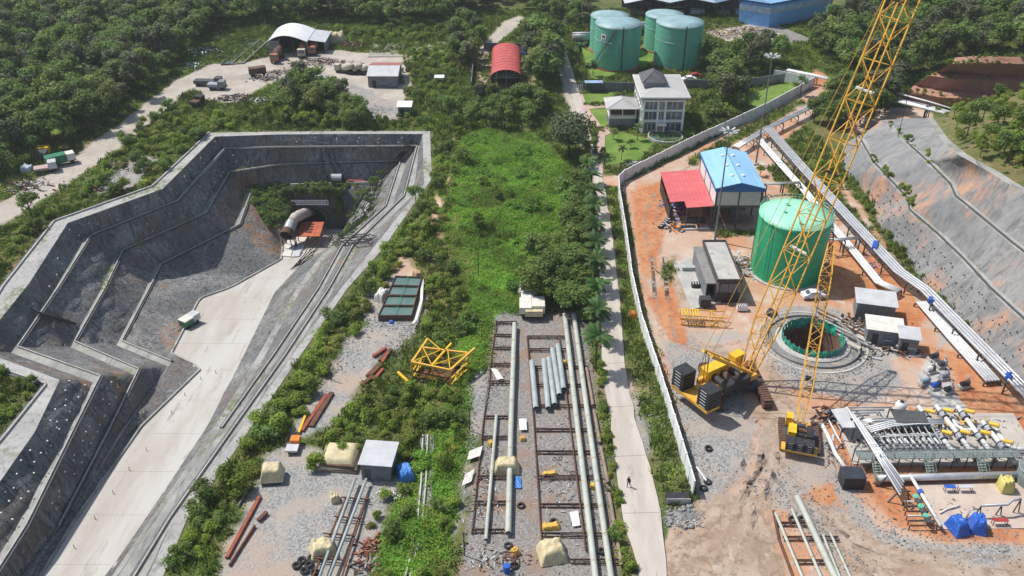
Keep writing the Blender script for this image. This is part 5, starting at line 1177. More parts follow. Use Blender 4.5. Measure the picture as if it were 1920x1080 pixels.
rack('pipe_rack', "long elevated rack of white clad pipes running down the right of the yard", [(1440,240),(1509,318),(1561,374),(1615,432),(1686,508),(1736,543),(1780,588),(1875,684),(1960,770)], 2.6, 4, .62, .25, SPIPE, 6.5)
rack('pipe_rack', "lower white pipeline between the green tank and the pipe rack", [(1417,254),(1480,326),(1506,354),(1561,424),(1602,472),(1648,529),(1686,546)], 1.3, 3, .6, .26, WPIPE, 7.5)
rack('pipe_rack', "row of silver pipes lying side by side below the elevated rack", [(1730,566),(1795,640),(1862,714)], 1.0, 5, .5, .22, WPIPE, 5.0)
rack('pipe_rack', "thin grey pipe pair outside the long rack at the slope foot", [(1690,505),(1760,568),(1850,655),(1930,740)], .5, 2, .5, .14, GPIPE, 8)
rack('pipe_rack', "pipe rack branch climbing behind the lighting mast", [(1380,276),(1440,240),(1515,203),(1545,188)], 2.2, 3, .55, .22, SPIPE, 5.5)
rack('pipe_bridge', "white overhead pipeline crossing the dirt track at the upper right", [(1476,131),(1530,142),(1585,156)], 2.5, 2, .8, .3, WPIPE, 8)
rack('pipe_bridge', "pair of white pipelines on trestles crossing towards the hill", [(1668,184),(1740,202),(1815,222)], 3.5, 3, 1.0, .35, WPIPE, 7)
rack('pipe_bridge', "thin pale handrail pipe above the pair of white pipelines", [(1672,172),(1740,190),(1812,212)], 5.0, 1, .8, .2, WPIPE, 9)
rack('link_pipe', "grey link pipe from the tank to the long rack", [(1556,450),(1610,446)], 3.2, 2, .5, .16, STEEL, 4)
rack('link_pipe', "grey cross pipe between workshop and rack", [(1436,345),(1500,342)], 2.6, 2, .5, .18, GPIPE, 4)
def tarp_heap(name, label, c, w, d, h, mat, seed, rz=0., cat='tarpaulin', box=.0, group=None):
    r = random.Random(seed); N_ = 18; rows_ = []
    for j in range(N_+1):
        row = []
        for i in range(N_+1):
            u, v = i/N_*2-1, j/N_*2-1; e = max(abs(u), abs(v)); q = (1-max(0, (e-.62)/.38)**(1.1 if not box else .8)) if e > .62 else 1
            bumpz = mnoise.noise(Vector((u*1.9+seed*3.1, v*1.9, seed)))*.32+mnoise.noise(Vector((u*5+seed, v*5, seed)))*.2+mnoise.noise(Vector((u*2+v*7+seed, v*2-u*6, seed)))*.12
            f = 1-(.10 if box else .18)*(1-q); row.append((u*w/2*f*(1+.05*bumpz), v*d/2*f*(1+.06*bumpz), max(.02, h*q*(1+bumpz*(1-box)))))
        rows_.append(row)
    o = MB().grid(rows_).build(name, mat, smooth=True); o.location = c; o.rotation_euler = (0,0,rz); return tag(o, label, cat, group)
for i, (x, y, w_, d_, lab) in enumerate(((1640,462,1.0,3.8,"dark blue tarpaulin wrapped over the elevated pipes behind the green tank"), (1744,565,.8,1.6,"small blue wrap on the pipe rack near its bend"), (1890,708,1.0,1.8,"bright blue tarpaulin knot on the pipe rack at the right edge"))):
    tarp_heap('blue_wrap', lab, G(x, y, 2.55), w_*1.2, d_, .75, TARPB, 40+i, R(-25))
# --- pump station
ps = Vector((0,0,0))
def pw(px): return [G(*p) for p in px]
def pipething(name, label, pts, r, mat, cat='pipe', extra=None, group=None, n=10, legs=None, legmat=DGR):
    P = [Vector(p) for p in pts]; o0 = Vector((P[0].x, P[0].y, 0)); t = thing(name, label, cat, o0, 0, group); MB().tube(P, r, n).build('pipe', mat, t, off=o0, smooth=True)
    if legs:
        for q in resamp(P, legs):
            MB().bar((q.x-.4,q.y,-.1),(q.x,q.y,q.z-r),.12).bar((q.x+.4,q.y,-.1),(q.x,q.y,q.z-r),.12).build('stand', legmat, t, off=o0)
    if extra: extra(t, o0, P)
    return t
# five-pipe diagonal header with its returns
hd = thing('header_pipes', "bundle of five white pipes running diagonally over the pump station", 'pipe bundle', G(1590,770)); o0 = hd.location.copy()
for k in range(5):
    p = [G(1588+k*5.2, 764+k*5.5, 3.0), G(1688-k*.5+k*2.2, 928-k*6, 2.2)]; q = G(1672-k*14, 764+k*4.6, 3.0)
    MB().tube([q]+p, .14, 8).build('pipe', SPIPE if k % 2 else WPIPE, hd, off=o0, smooth=True)
for f in (.12, .36, .6, .8, .98):
    c = G(1590,766,3).lerp(G(1692,922,2.2), f); MB().bar((c.x-1.3,c.y,-.1),(c.x-.2,c.y,c.z-.2),.16).bar((c.x+1.6,c.y,-.1),(c.x+.9,c.y,c.z-.2),.16).bar((c.x-.5,c.y,c.z-.22),(c.x+1.3,c.y,c.z-.22),.16).build('trestle', DGR, hd, off=o0)
rack('header_return', "white return pipes at right angles over the manifold", [(1628,806),(1672,794),(1720,790),(1770,790)], 2.4, 4, .35, .12, WPIPE, 4)
# manifold: one branch line per pump, copied along the row
mf = thing('manifold_branch', "", 'pump line', (0,0,0), 0, "parallel manifold branch lines"); mt_ = MB().tube([(0,0,.9),(0,-5.6,.9)], .17, 8).build('pipe', WPIPE, mf, smooth=True)
MB().tube([(0,-1.2,.9),(0,-1.9,.9)], .32, 10).build('valve_body', BROWNM, mf); MB().tube([(0,-1.55,.9),(0,-1.55,1.7)], .08, 6).torus((0,-1.55,1.75), .3, .04, 12, 5).build('handwheel', DGR, mf)
for yy in (-3.0,-4.5,-5.6): MB().tube([(0,yy+.1,.9),(0,yy-.1,.9)], .28, 10).build('flange', DGR, mf)
localbox(mf, 'plinth', CONC, -.3, .3, -3.4, -2.4, 0, .65); localbox(mf, 'plinth', CONC, -.3, .3, -.6, .0, 0, .65)
ORD = ("first","second","third","fourth","fifth","sixth","seventh","eighth","ninth","tenth","eleventh")
for k in range(11):
    p = G(1624+k*11.0, 806, 0)+Vector((0,0,.16)); lab = "%s white manifold line from the left of the pump station" % ORD[k]
    if k == 0: mf.location = p; mf.rotation_euler = (0,0,R(14)); mf["label"] = lab
    else: dup(mf, p, R(14), lab)
# light steel frames and cross lines over the manifold
for k in range(9):
    a, b = G(1632+k*13, 812), G(1652+k*13.4, 852); t = thing('pipe_portal', "%s slim steel pipe portal from the left over the manifold" % ORD[k], 'pipe portal', a, 0, "slim pipe portals over the manifold"); o0 = a
    for q in (a, b): MB().bar((q.x,q.y,0),(q.x,q.y,2.0),.1).build('post', DGR, t, off=o0)
    MB().tube([(a.x,a.y,2.0),(b.x,b.y,2.0)], .09, 6).build('beam', GPIPE, t, off=o0)
rack('header_return', "front row of thin grey pipes across the manifold", [(1650,842),(1700,840),(1770,838)], .5, 3, .3, .09, GPIPE, 5); rack('header_return', "middle row of thin pipes across the manifold", [(1632,818),(1690,816),(1770,814)], 1.5, 2, .3, .09, WPIPE, 5); rack('header_return', "thin pipes across the back of the pump pad", [(1610,790),(1690,786),(1720,784)], 1.2, 3, .3, .1, SPIPE, 5)
# larger lines with yellow actuators further right
def big_line(i, x0, y0, x1, y1, lab):
    a, b = G(x0,y0,1.1), G(x1,y1,1.1)
    def ex(t, o0, P):
        for f in (.2,.62):
            c = a.lerp(b, f); d = (b-a).normalized(); MB().tube([c-d*.55, c+d*.55], .52, 12).build('valve_body', BLUEGREY, t, off=o0); MB().tube([c-d*.62, c-d*.5], .62, 12).build('flange', DGR, t, off=o0); MB().tube([c+d*.5, c+d*.62], .62, 12).build('flange', DGR, t, off=o0)
            s = Vector((.62,.5,.25)); MB().tube([c+Vector((0,0,.3)), c+Vector((.2,.3,1.0))], .16, 8).build('actuator_neck', STEEL, t, off=o0)
            MB().tube([c+Vector((-.2,.1,1.05)), c+Vector((.7,-.6,1.25))], .3, 10).build('actuator', YELB, t, off=o0); MB().tube([c+Vector((.62,-.54,1.23)), c+Vector((.85,-.72,1.28))], .36, 10).build('actuator_cap', YEL, t, off=o0)
    pipething('pump_line', lab, [a, b], .34, WPIPE, 'pump line', ex, "large pump lines with yellow actuators", 12, 3)
BLUEGREY = M('blue_grey_paint', (.36,.38,.43), .5, (.28,.30,.34), .8)
for i, (x0,y0,x1,y1,lab) in enumerate(((1722,762,1795,858,"large pump line with yellow actuators, leftmost of the four"), (1755,760,1830,858,"large pump line with yellow actuators, second of the four"), (1795,762,1866,858,"large pump line with yellow actuators, third of the four"), (1842,790,1904,868,"large pump line with yellow actuators at the right edge"))): big_line(i, x0, y0, x1, y1, lab)
c = G(1905,818,.9); pipething('bend_pipe', "white pipe bend sweeping across the right side of the pump pad", [G(1868,806,.9), G(1878,822,.9), G(1892,836,.9), G(1908,842,.9), G(1930,842,.9)], .36, WPIPE, legs=3)
pipething('bend_pipe', "white pipe loop between the pump lines", [G(1786,782,1.0), G(1793,798,1.0), G(1806,806,1.0), G(1824,806,1.0), G(1840,806,1.)], .28, WPIPE, legs=2)
for i, (x, y, lab) in enumerate(((1748,676,"small pump set on its plinth nearest the site sheds"),(1764,690,"dark pump set on the second plinth below the sheds"),(1742,700,"white pump set on the left plinth"),(1768,712,"grey pump set beside the concrete apron"),(1752,730,"blue motor pump on the lower plinth"),(1776,738,"dark valve set right of the blue motor pump"),(1806,728,"lone black valve block on the apron edge"),(1732,722,"pale blue cabinet left of the pump plinths"))):
    p = G(x, y)+Vector((0,0,.14)); t = thing('pump_set', lab, 'pump', p, R(20), "small pump sets on plinths"); localbox(t, 'plinth', CONC, -.9, .9, -.5, .5, 0, .5)
    MB().tube([(-.7,0,.9),(.2,0,.9)], .38, 12).build('motor', (BLK,DGR,WHITE,BLUEGREY,TARPB,BLK,BLK,M('pale_blue',(.4,.55,.65),.5))[i], t); MB().lathe([(.4,.5),(.45,.9),(.3,1.3),(.01,1.35)], 12, (.55,0,0)).build('pump_casing', BLUEGREY if i % 2 else DGR, t); MB().tube([(.55,0,1.2),(.55,0,1.8),(.55,.5,1.9)], .12, 8).build('riser', STEEL, t)
def stair(root, p, q, w, mat, steps=9):
    p, q = Vector(p), Vector(q); d = q-p; s = Vector((d.y,-d.x,0)).normalized()*w/2; m = MB(); rl = MB()
    for i in range(steps): c = p.lerp(q, (i+.5)/steps); m.bar(c-s, c+s, .26, .05)
    for sg in (-1,1):
        m.bar(p+s*sg, q+s*sg, .08, .2); rl.bar(p+s*sg+Vector((0,0,1)), q+s*sg+Vector((0,0,1)), .05)
        for f in (0,.33,.66,1): c = p.lerp(q, f)+s*sg; rl.bar(c, c+Vector((0,0,1)), .05)
    st = m.build('stair', mat, root); rl.build('handrail', mat, st)
pl = thing('platform', "long grey grating platform on posts along the front of the pump station", 'platform', G(1604,880)); A_ = pl.location.copy(); B_ = G(1908,876)-A_; B_.z = 0; L_ = B_.length; pl.rotation_euler = (0,0,ang((0,0),B_))
GRAT = M('grating', (.20,.24,.23), .7, (.14,.17,.165), 1.2)
nseg = 12
for i in range(nseg): localbox(pl, 'deck_panel', GRAT, L_*i/nseg+.03, L_*(i+1)/nseg-.03, -.2, 1.6, 1.95, 2.05)
m = MB()
for i in range(nseg+1):
    x = L_*i/nseg
    for y in (-.15,1.55): m.bar((x,y,0),(x,y,2.0),.12)
m.build('post', DGR, pl); m = MB()
for y in (-.2, 1.6):
    for z in (2.5, 3.05): m.bar((0,y,z),(L_,y,z),.05)
    for i in range(nseg*2+1): m.bar((L_*i/nseg/2,y,2.0),(L_*i/nseg/2,y,3.05),.05)
m.build('handrail', STEEL, pl)
for f in (.10,.42,.74): stair(pl, (L_*f,-3.0,.1), (L_*f,-.2,2.0), 1.0, M('green_grey_steel', (.26,.33,.30), .6))
m = MB()
for i in range(8): m.bar((L_*(.08+.12*i),-.25,2.9),(L_*(.08+.12*i)+.8,1.3,2.1),.07)
m.build('brace', STEEL, pl)
pipething('trunk_main', "large grey trunk pipe running along the foot of the platform", [G(1645,897,.9), G(1760,894,.9), G(1920,890,.9)], .5, SPIPE, legs=8, n=14)
pipething('trunk_main', "dark rusty pipe under the trunk main", [G(1640,906,.4), G(1760,903,.4), G(1920,899,.4)], .2, RUST, n=8)
pipething('white_riser', "white pipe with bulbous strainer left of the pump station", [G(1541,795,.6), G(1556,825,.6), G(1566,850,.6), G(1584,876,.6)], .3, WPIPE, legs=3)
t = pipething('white_riser', "slim pipe with orange valves beside the white strainer pipe", [G(1553,786,.8), G(1570,818,.8), G(1578,832,.8)], .13, WPIPE, legs=2)
tk = thing('black_tank', "black square tank box at the left end of the platform", 'tank', G(1579,918)); localbox(tk, 'shell', BLK, 0, 2.9, 0, 2.2, 0, 2.0); localbox(tk, 'lid', M('black_lid',(.045,.055,.07),.5), -.08, 2.98, -.08, 2.28, 2.0, 2.1)
for i in range(3): MB().box(-.03,2.93,-.03,2.23,.4+i*.55,.5+i*.55).build('rib', BLK, tk)
t = tk
rt_ = thing('round_tank', "grey round tank cut by the right edge of the picture", 'tank', G(1935,905)); MB().lathe([(2.2,0),(2.2,2.6),(1.2,3.1),(.02,3.2)], 28).build('shell', GRAT, rt_, smooth=True); MB().torus((0,0,2.6), 2.25, .08, 28, 5).build('rim', STEEL, rt_)
sx = thing('skid_pipes', "diagonal white pipe with green valve wheels on a steel skid", 'pipe skid', G(1700,985)); o0 = sx.location.copy()
a, b = G(1706,890,1.2), G(1764,986,1.2); MB().tube([a, b], .24, 10).build('pipe', WPIPE, sx, off=o0, smooth=True); c = a.lerp(b,.36); MB().tube([c-(b-a)*.03, c+(b-a)*.03], .4, 12).build('valve', TARPB, sx, off=o0)
for k in range(6):
    p, q = G(1694+k*2.5, 940+k*9, .7), G(1728+k*6, 940+k*9, .7); MB().tube([p,q], .11, 8).build('cross_pipe', (WPIPE,DGR,RUST)[k % 3], sx, off=o0); w_ = p.lerp(q,.6); MB().tube([w_, w_+Vector((0,0,.9))], .07, 6).lathe([(.42,.85),(.4,1.0),(.05,1.02)], 12, tuple(w_)).build('valve_wheel', M('mint',(.15,.55,.38),.5) if k % 2 == 0 else DGR, sx, off=o0)
    MB().bar((p.x,p.y,-.1),p,.12).bar((q.x,q.y,-.1),q,.12).build('leg', DGR, sx, off=o0)
for i, (x0,y0,x1,y1,lab) in enumerate(((1608,768,1640,800,'left'),(1650,770,1668,796,'middle'),(1700,800,1722,826,'right'))): pipething('branch_pipe', "%s slanting grey branch pipe behind the manifold" % lab, [G(x0,y0,1.0), G(x1,y1,1.0)], .2, GPIPE, legs=2)
for i, (x, y, rz, lab) in enumerate(((1798,1003,.25,"shiny blue tarpaulin bundle, left of the pair by the gravel edge"), (1836,1000,-.3,"shiny blue tarpaulin bundle, right of the pair by the gravel edge"))): tarp_heap('blue_tarpaulin', lab, G(x, y)+Vector((0,.8,.1)), 2.3, 3.0, 1.9, TARPB, 60+i, rz, box=.3)
tarp_heap('yellow_cover', "yellow cover over equipment beside the round tank", G(1886,925)+Vector((0,.6,.1)), 2.0, 2.2, 2.0, M('lemon',(.62,.55,.18),.6,(.45,.38,.12)), 71)
for i, (x0,y0,x1,lab) in enumerate(((1770,925,1790,"blue topped steel bench nearest the stairs"),(1796,925,1822,"grey topped steel bench between the two stairs"),(1860,988,1888,"red topped low bench by the gravel edge"))):
    a, b = G(x0,y0), G(x1,y0); t = thing('steel_bench', lab, 'bench', a, ang(a,b)); L2 = (b-a).length; localbox(t, 'top', (TARPB,LGREY,REDP)[i], 0, L2, 0, .6, .95, 1.02)
    for x in (.08, L2-.08):
        for y in (.08,.52): MB().bar((x,y,0),(x,y,.95),.07).build('leg', DGR, t)
pipething('gantry_pipe', "grey pipe portal on raking legs near the right edge", [G(1840,948,2.0), G(1890,946,2.0), G(1898,938,2.4), G(1915,935,2.6)], .18, STEEL, legs=3)
for i, (x, y, lab) in enumerate(((1778,985,"short grey stand pipe beside the left blue bundle"),(1810,975,"short grey stand pipe between the blue bundles"))): p = G(x,y); pipething('stand_pipe', lab, [p, p+Vector((.15,0,1.6)), p+Vector((.7,.1,1.9)), p+Vector((1.3,.2,1.7))], .13, STEEL)
pipething('hose', "pale hose loop lying left of the blue bundles", [G(1762,962,.3), G(1775,955,.3), G(1790,950,.4), G(1800,948,.3)], .1, WPIPE, cat='hose')
wp = thing('grey_slab_roof', "flat pale grey roof slab on posts at the upper left of the pump station", 'canopy', G(1563,800)); pts = [G(1558,768,2.4),G(1590,764,2.4),G(1604,802,2.4),G(1580,802,2.4)]; o0 = wp.location.copy()
m = MB().prism([p-o0 for p in pts], 2.3, 2.45); m.build('roof', LGREY, wp)
for p in pts: q = p-o0; MB().bar((q.x*.96,q.y*.97,-.1),(q.x*.96,q.y*.97,2.3),.14).build('post', DGR, wp)
dg = thing('dark_canopy', "dark sheet covered canopy beside the manifold", 'canopy', G(1672,795)); pts = [G(1668,766,2.6),G(1735,772,2.6),G(1742,792,2.6),G(1682,792,2.6)]; o0 = dg.location.copy()
for f in (0,.5):
    e0 = pts[0].lerp(pts[1], f), pts[0].lerp(pts[1], f+.48), pts[3].lerp(pts[2], f+.48), pts[3].lerp(pts[2], f); MB().prism([p-o0 for p in e0], 2.5, 2.62).build('roof_sheet', DGR, dg)
for p in pts: q = p-o0; MB().bar((q.x,q.y,-.1),(q.x,q.y,2.5),.14).build('post', DGR, dg)
tw = thing('water_tank', "white plastic water tank behind the dark canopy", 'tank', G(1686,772)); MB().lathe([(.8,0),(.85,1.2),(.7,1.7),(.3,1.9),(.02,1.95)], 18).build('shell', WHITE, tw, smooth=True); MB().lathe([(.32,1.88),(.32,2.02),(.02,2.05)], 12).build('lid', BLK, tw)
# silt of gravel bund round the station: loose stones
ro = [MB().lathe([(.02,-.1),(.16,-.04),(.2,.06),(.1,.16),(.02,.18)], 6).mesh('stone', ROCKM), MB().lathe([(.02,-.1),(.22,-.02),(.15,.12),(.02,.14)], 5).mesh('stone', ROCKM)]
P_ = []; 
for line, wd in (([(1560,820),(1590,905),(1640,980),(1700,1008),(1760,1022),(1925,1022)], 1.6), ([(1445,600),(1440,640),(1460,690),(1530,715),(1600,690),(1640,650)], 1.0), ([(905,960),(885,860),(920,720),(930,640)], 2.0), ([(1300,900),(1270,800),(1240,720)], 2.2), ([(700,600),(780,610),(740,660)], 1.8), ([(560,760),(640,650),(700,610)], 1.6), ([(1420,900),(1500,950),(1560,1040),(1620,1090)], 2.2), ([(1090,600),(1130,850),(1165,1060)], .9), ([(1262,975),(1300,965)], .8), ([(190,350),(250,300),(290,300)], 3)):
    L2 = resamp([G(x,y) for x,y in line], 90)
    for p in L2:
        for _ in range(7): P_.append((p.x+random.gauss(0,wd), p.y+random.gauss(0,wd), gz(p.x,p.y)+.02))
stuff('loose_stones', "loose grey stones strewn along the gravel edges", 'stones', ro, P_, rng.uniform(.25,.8,len(P_)))
# ================================================================ TUNNEL PORTAL
FZ = lambda Y: RA+RB*Y
Yp = 206.5; xl, xr = GY(538,420,Yp).x, GY(648,420,Yp).x; zt, zb = -12.15, FZ(Yp)-.3
pt = thing('tunnel_portal', "dark tunnel mouth in its concrete headwall at the foot of the cutting", 'tunnel portal', (GY(588,440,Yp).x, Yp, FZ(Yp))); o0 = pt.location.copy()
ac = GY(588,430,Yp).x; ar = 3.7; az = zb+3.1
arch = [(ac-ar, zb)]+[(ac-ar*math.cos(math.pi*i/14), az+ar*math.sin(math.pi*i/14)) for i in range(15)]+[(ac+ar, zb)]
m = MB(); m.quad((xl,Yp,zb),(arch[0][0],Yp,zb),(arch[0][0],Yp,az),(xl,Yp,az)); m.quad((arch[-1][0],Yp,zb),(xr,Yp,zb),(xr,Yp,az),(arch[-1][0],Yp,az))
for i in range(1, 15):
    a, b = arch[i], arch[i+1]; ta = xl+(xr-xl)*(i-1)/14; tb = xl+(xr-xl)*i/14; m.quad((a[0],Yp,a[1]),(b[0],Yp,b[1]),(tb,Yp,zt),(ta,Yp,zt))
m.quad((xl,Yp,az),(arch[1][0],Yp,az),(xl,Yp,zt),(xl,Yp,zt)) if False else m.poly([(xl,Yp,az),(arch[1][0],Yp,az),(xl,Yp,zt)]); m.poly([(arch[15][0],Yp,az),(xr,Yp,az),(xr,Yp,zt)])
m.build('headwall', M('dark_rock_wall',(.10,.105,.095),.95,(.06,.065,.06),.5,c3=(.10,.12,.05),bm=.8), pt, off=o0)
m = MB()
for i in range(len(arch)-1): a, b = arch[i], arch[i+1]; m.quad((a[0],Yp-.3,a[1]),(b[0],Yp-.3,b[1]),(b[0],Yp+40,b[1]-3),(a[0],Yp+40,a[1]-3)); m.bar((a[0],Yp-.2,a[1]),(b[0],Yp-.2,b[1]),.35,.5)
m.build('lining', DGR, pt, off=o0)
MB().quad((xl-6,Yp-.5,FZ(Yp)),(xr+6,Yp-.5,FZ(Yp)),(xr,Yp+40,FZ(Yp)-4),(xl,Yp+40,FZ(Yp)-4)).build('tunnel_floor', CONCD, pt, off=o0); MB().quad((xl,Yp+40,-30),(xr,Yp+40,-30),(xr,Yp+40,-10),(xl,Yp+40,-10)).build('tunnel_end', BLK, pt, off=o0)
# ledge above the headwall, back to the third bench, and wings down both sides
lg = MB(); top = [Vector((xl+(xr-xl)*i/16, Yp, zt)) for i in range(17)]; ln = [d3_[9*K+i] for i in range(17)]; loft(lg, ln, top, 4, .35)
for side, e in ((xl, 0), (xr, 16)):
    a, b = ln[e], dF[9*K+e]; lg.poly([a, top[e], Vector((side, Yp, az)), Vector((side, Yp, zb)), b] if e == 0 else [b, Vector((side, Yp, zb)), Vector((side, Yp, az)), top[e], a])
lg.build('ledge', SHOT, slope, smooth=True)
P_ = []
for _ in range(40): a = random.random()*16; i = int(a); p = ln[i].lerp(top[i], random.random()); P_.append(p+Vector((random.uniform(-.3,.3),-.1,.1)))
for _ in range(260):
    j = random.randint(62, 71); P_.append(d3_[j].lerp(dF[j], random.uniform(.0,.6))+Vector((.2,-.2,.2)))
for _ in range(60): j = random.randint(88, 97); P_.append(d3_[j].lerp(d2_[j], random.uniform(-.4,.5))+Vector((-.1,0,.2)))
for _ in range(60): q_ = random.random(); P_.append(Vector((xl+(xr-xl)*q_, Yp-.25, zt-random.random()**2*(2.2 if q_ > .2 else 7))))
for _ in range(40): P_.append(Vector((xr-random.random()*2.0, Yp-.25, zt-random.random()*7)))
stuff('portal_creeper', "dark green creeper hanging on the walls around the tunnel mouth", 'creeper', [SHRUB[3]], P_, rng.uniform(.25,.6,len(P_)))
pr = MB()
for i in range(16): pr.bar(ln[i]+Vector((0,0,.35)), ln[i+1]+Vector((0,0,.35)), .3, .9)
pr.build('parapet', CONC, slope)
a, b = GY(546,384,Yp-.5), GY(616,382,Yp-.5); sg_ = thing('portal_sign', "long white sign board above the tunnel mouth", 'sign', a); W_ = b.x-a.x
localbox(sg_, 'board', WHITE, 0, W_, 0, .12, -.1, 1.35)
m = MB(); rd = random.Random(3); x = .8
while x < W_-1.0: l_ = rd.uniform(.25,.8); m.box(x, x+l_, -.02, -.002, .75, .95); x += l_+.15
x = 1.1
while x < W_-1.4: l_ = rd.uniform(.2,.6); m.box(x, x+l_, -.02, -.002, .35, .5); x += l_+.12
m.build('lettering', DGR, sg_); m = MB(); m.box(.2,.55,-.02,-.002,.3,1.0).box(W_-.6,W_-.25,-.02,-.002,.3,1.0).build('sign_mark', BLUED, sg_)
for x in (1, W_/2, W_-1): localbox(sg_, 'bracket', DGR, x-.05, x+.05, .12, .5, -.4, 1.2)
# ventilation fan, duct, deck
vd = thing('ventilation_fan', "beige ventilation duct and fan unit entering the tunnel mouth", 'fan', (GY(540,470,195).x,195,FZ(195))); o0 = vd.location.copy()
p0, p1, p2, p3, p4 = GY(585,396,210), GY(572,399,204.5), GY(553,408,199), GY(547,418,197.5), GY(536,442,193.5)
MB().tube([p0,p1,p1.lerp(p2,.5)+Vector((0,0,.15)),p2,p3], 1.25, 14).build('duct', DUCT, vd, off=o0, smooth=True)
m = MB()
for f in np.linspace(0,1,9): q = p1.lerp(p2, f); d = (p2-p1).normalized()*.05; m.tube([q-d,q+d], 1.31, 14)
m.build('duct_ring', CREAM, vd, off=o0); MB().pipe([p3, p3.lerp(p4,.6)], 1.4, 16, .15).build('fan_casing', STEEL, vd, off=o0); MB().pipe([p3.lerp(p4,.6), p4], 1.5, 16, .2).build('silencer', BROWNM, vd, off=o0)
MB().tube([p3.lerp(p4,.7), p3.lerp(p4,.75)], 1.2, 14).build('fan_rotor', BLK, vd, off=o0)
for f in (0,.5,1):
    q = p3.lerp(p4, f)
    for dx in (-1.1,1.1): MB().bar((q.x+dx,q.y,FZ(q.y)-.1),(q.x+dx*.8,q.y,q.z-.6),.2).build('leg', DGR, vd, off=o0)
dk = thing('orange_deck', "orange steel roof deck with black louvres in front of the tunnel mouth", 'canopy', G(578,455,FZ(196))); o0 = dk.location.copy(); Q = [G(567,416,-18.8),G(608,416,-18.8),G(600,443,-18.8),G(554,443,-18.8)]
for i in range(4):
    e = [Q[0].lerp(Q[1],i/4), Q[0].lerp(Q[1],(i+1)/4-.01), Q[3].lerp(Q[2],(i+1)/4-.01), Q[3].lerp(Q[2],i/4)]; MB().prism([p-o0 for p in e], -18.95-o0.z, -18.8-o0.z+.02*(i % 2)).build('roof_sheet', ORANGE, dk)
for r_ in range(4):
    for c_ in range(2): p = Q[0].lerp(Q[1], .32+.14*c_).lerp(Q[3].lerp(Q[2], .34+.14*c_), .15+.18*r_)-o0; MB().box(p.x,p.x+.7,p.y-.5,p.y,p.z+.06,p.z+.16).build('louvre', BLK, dk)
for p in Q: MB().bar((p.x,p.y,FZ(p.y)-.1),(p.x,p.y,-18.95),.2).build('post', DGR, dk, off=o0)
for i, px in enumerate(([(558,445),(578,443),(574,458),(552,459)],[(540,455),(555,457),(552,470),(532,470)],[(558,463),(571,462),(567,471),(553,472)],[(534,473),(549,473),(545,482),(528,481)],[(551,474),(566,472),(561,482),(546,483)])):
    P = [gr(x,y) for x,y in px]; c = P[0]; z0 = min(p.z for p in P); o = MB().prism([p-c for p in P], z0-c.z, max(p.z for p in P)-c.z+.25).build('floor_plate', (CREAM, CREAM, LGREY, CREAM, LGREY)[i], off=(0,0,0)); o.location = c
    tag(o, ("cream steel plate lying just below the orange deck", "cream plate at the foot of the fan", "pale grey plate in the middle of the floor plates", "cream plate nearest the ramp, left of its twin", "pale grey plate nearest the ramp, right of its twin")[i], 'plate')
# hoses draped over the slope
def hose(label, pts, r=.1, jit=.25):
    P = [Vector(p) for p in pts]; Q = resamp(P, len(P)*5)
    for q in Q[1:-1]: q.x += random.gauss(0,jit*.5); q.y += random.gauss(0,jit*.5)
    c = Q[0].copy(); o = MB().tube([q-c for q in Q], r, 6).build('hose', CABLE, smooth=True); o.location = c; return tag(o, label, 'hose', "black hoses draped over the cutting")
HL = ("uppermost", "second", "third", "fourth", "fifth", "lowest")
for i in range(6): hose("%s black hose of the bundle crossing the cutting's right slope" % HL[i], [G(706-i*3,443+i*2,.35), G(690-i*2,440+i*3,-1.5), G(664,440+i*3.5,-3.6), G(643,440+i*4,-7.0), gr(612,452+i*4)+Vector((0,0,3.2)), gr(585,470+i*4)+Vector((0,0,1.2)), gr(560-i*3,492+i*3)+Vector((0,0,.3))], .11, .5)
for i in range(4): hose("%s black hose running from the rear corner down to the bundle" % HL[i], [G(776-i*3,262,-.9), G(762-i*3,285,-4.2), G(740-i*4,312,-7.2), G(718-i*4,335,-9.4), G(704-i*4,355,-9.6), G(694-i*4,385,-9.6), G(686-i*3,405,-8.6), G(660-i*3,432,-7.6)], .11, .4)
for i in range(3): hose(("left","middle","right")[i]+" black hose hanging down the rear wall of the cutting", [G(600+i*12,275,-2.6), G(606+i*12,306,-6.6), G(612+i*20,330,-9.5), G(640+i*12,345,-11.3)], .1, .4)
for i in range(2): hose(("left","right")[i]+" black hose climbing the rear wall below the hut", [G(585-i*6,335,-9.8), G(598-i*10,312,-6.9), G(610-i*8,300,-6.2)], .1, .3)
dr = thing('pipe_drum', "dark grey pipe drum lying on the ledge above the tunnel mouth", 'drum', G(632,340,-11)); MB().tube([(-1.4,0,1.0),(1.4,0,1.0)], 1.0, 16).build('drum', GPIPE, dr); MB().tube([(-1.5,0,1.0),(-1.35,0,1.0)], 1.15, 16).tube([(1.35,0,1.0),(1.5,0,1.0)], 1.15, 16).build('drum_flange', DGR, dr)
tarp_heap('red_netting', "crumpled red safety netting on the ledge above the tunnel mouth", G(668,340,-11.2), 6.5, 2.2, .6, M('faded_red_net',(.42,.10,.10),.8,(.30,.12,.11),1.0), 90)
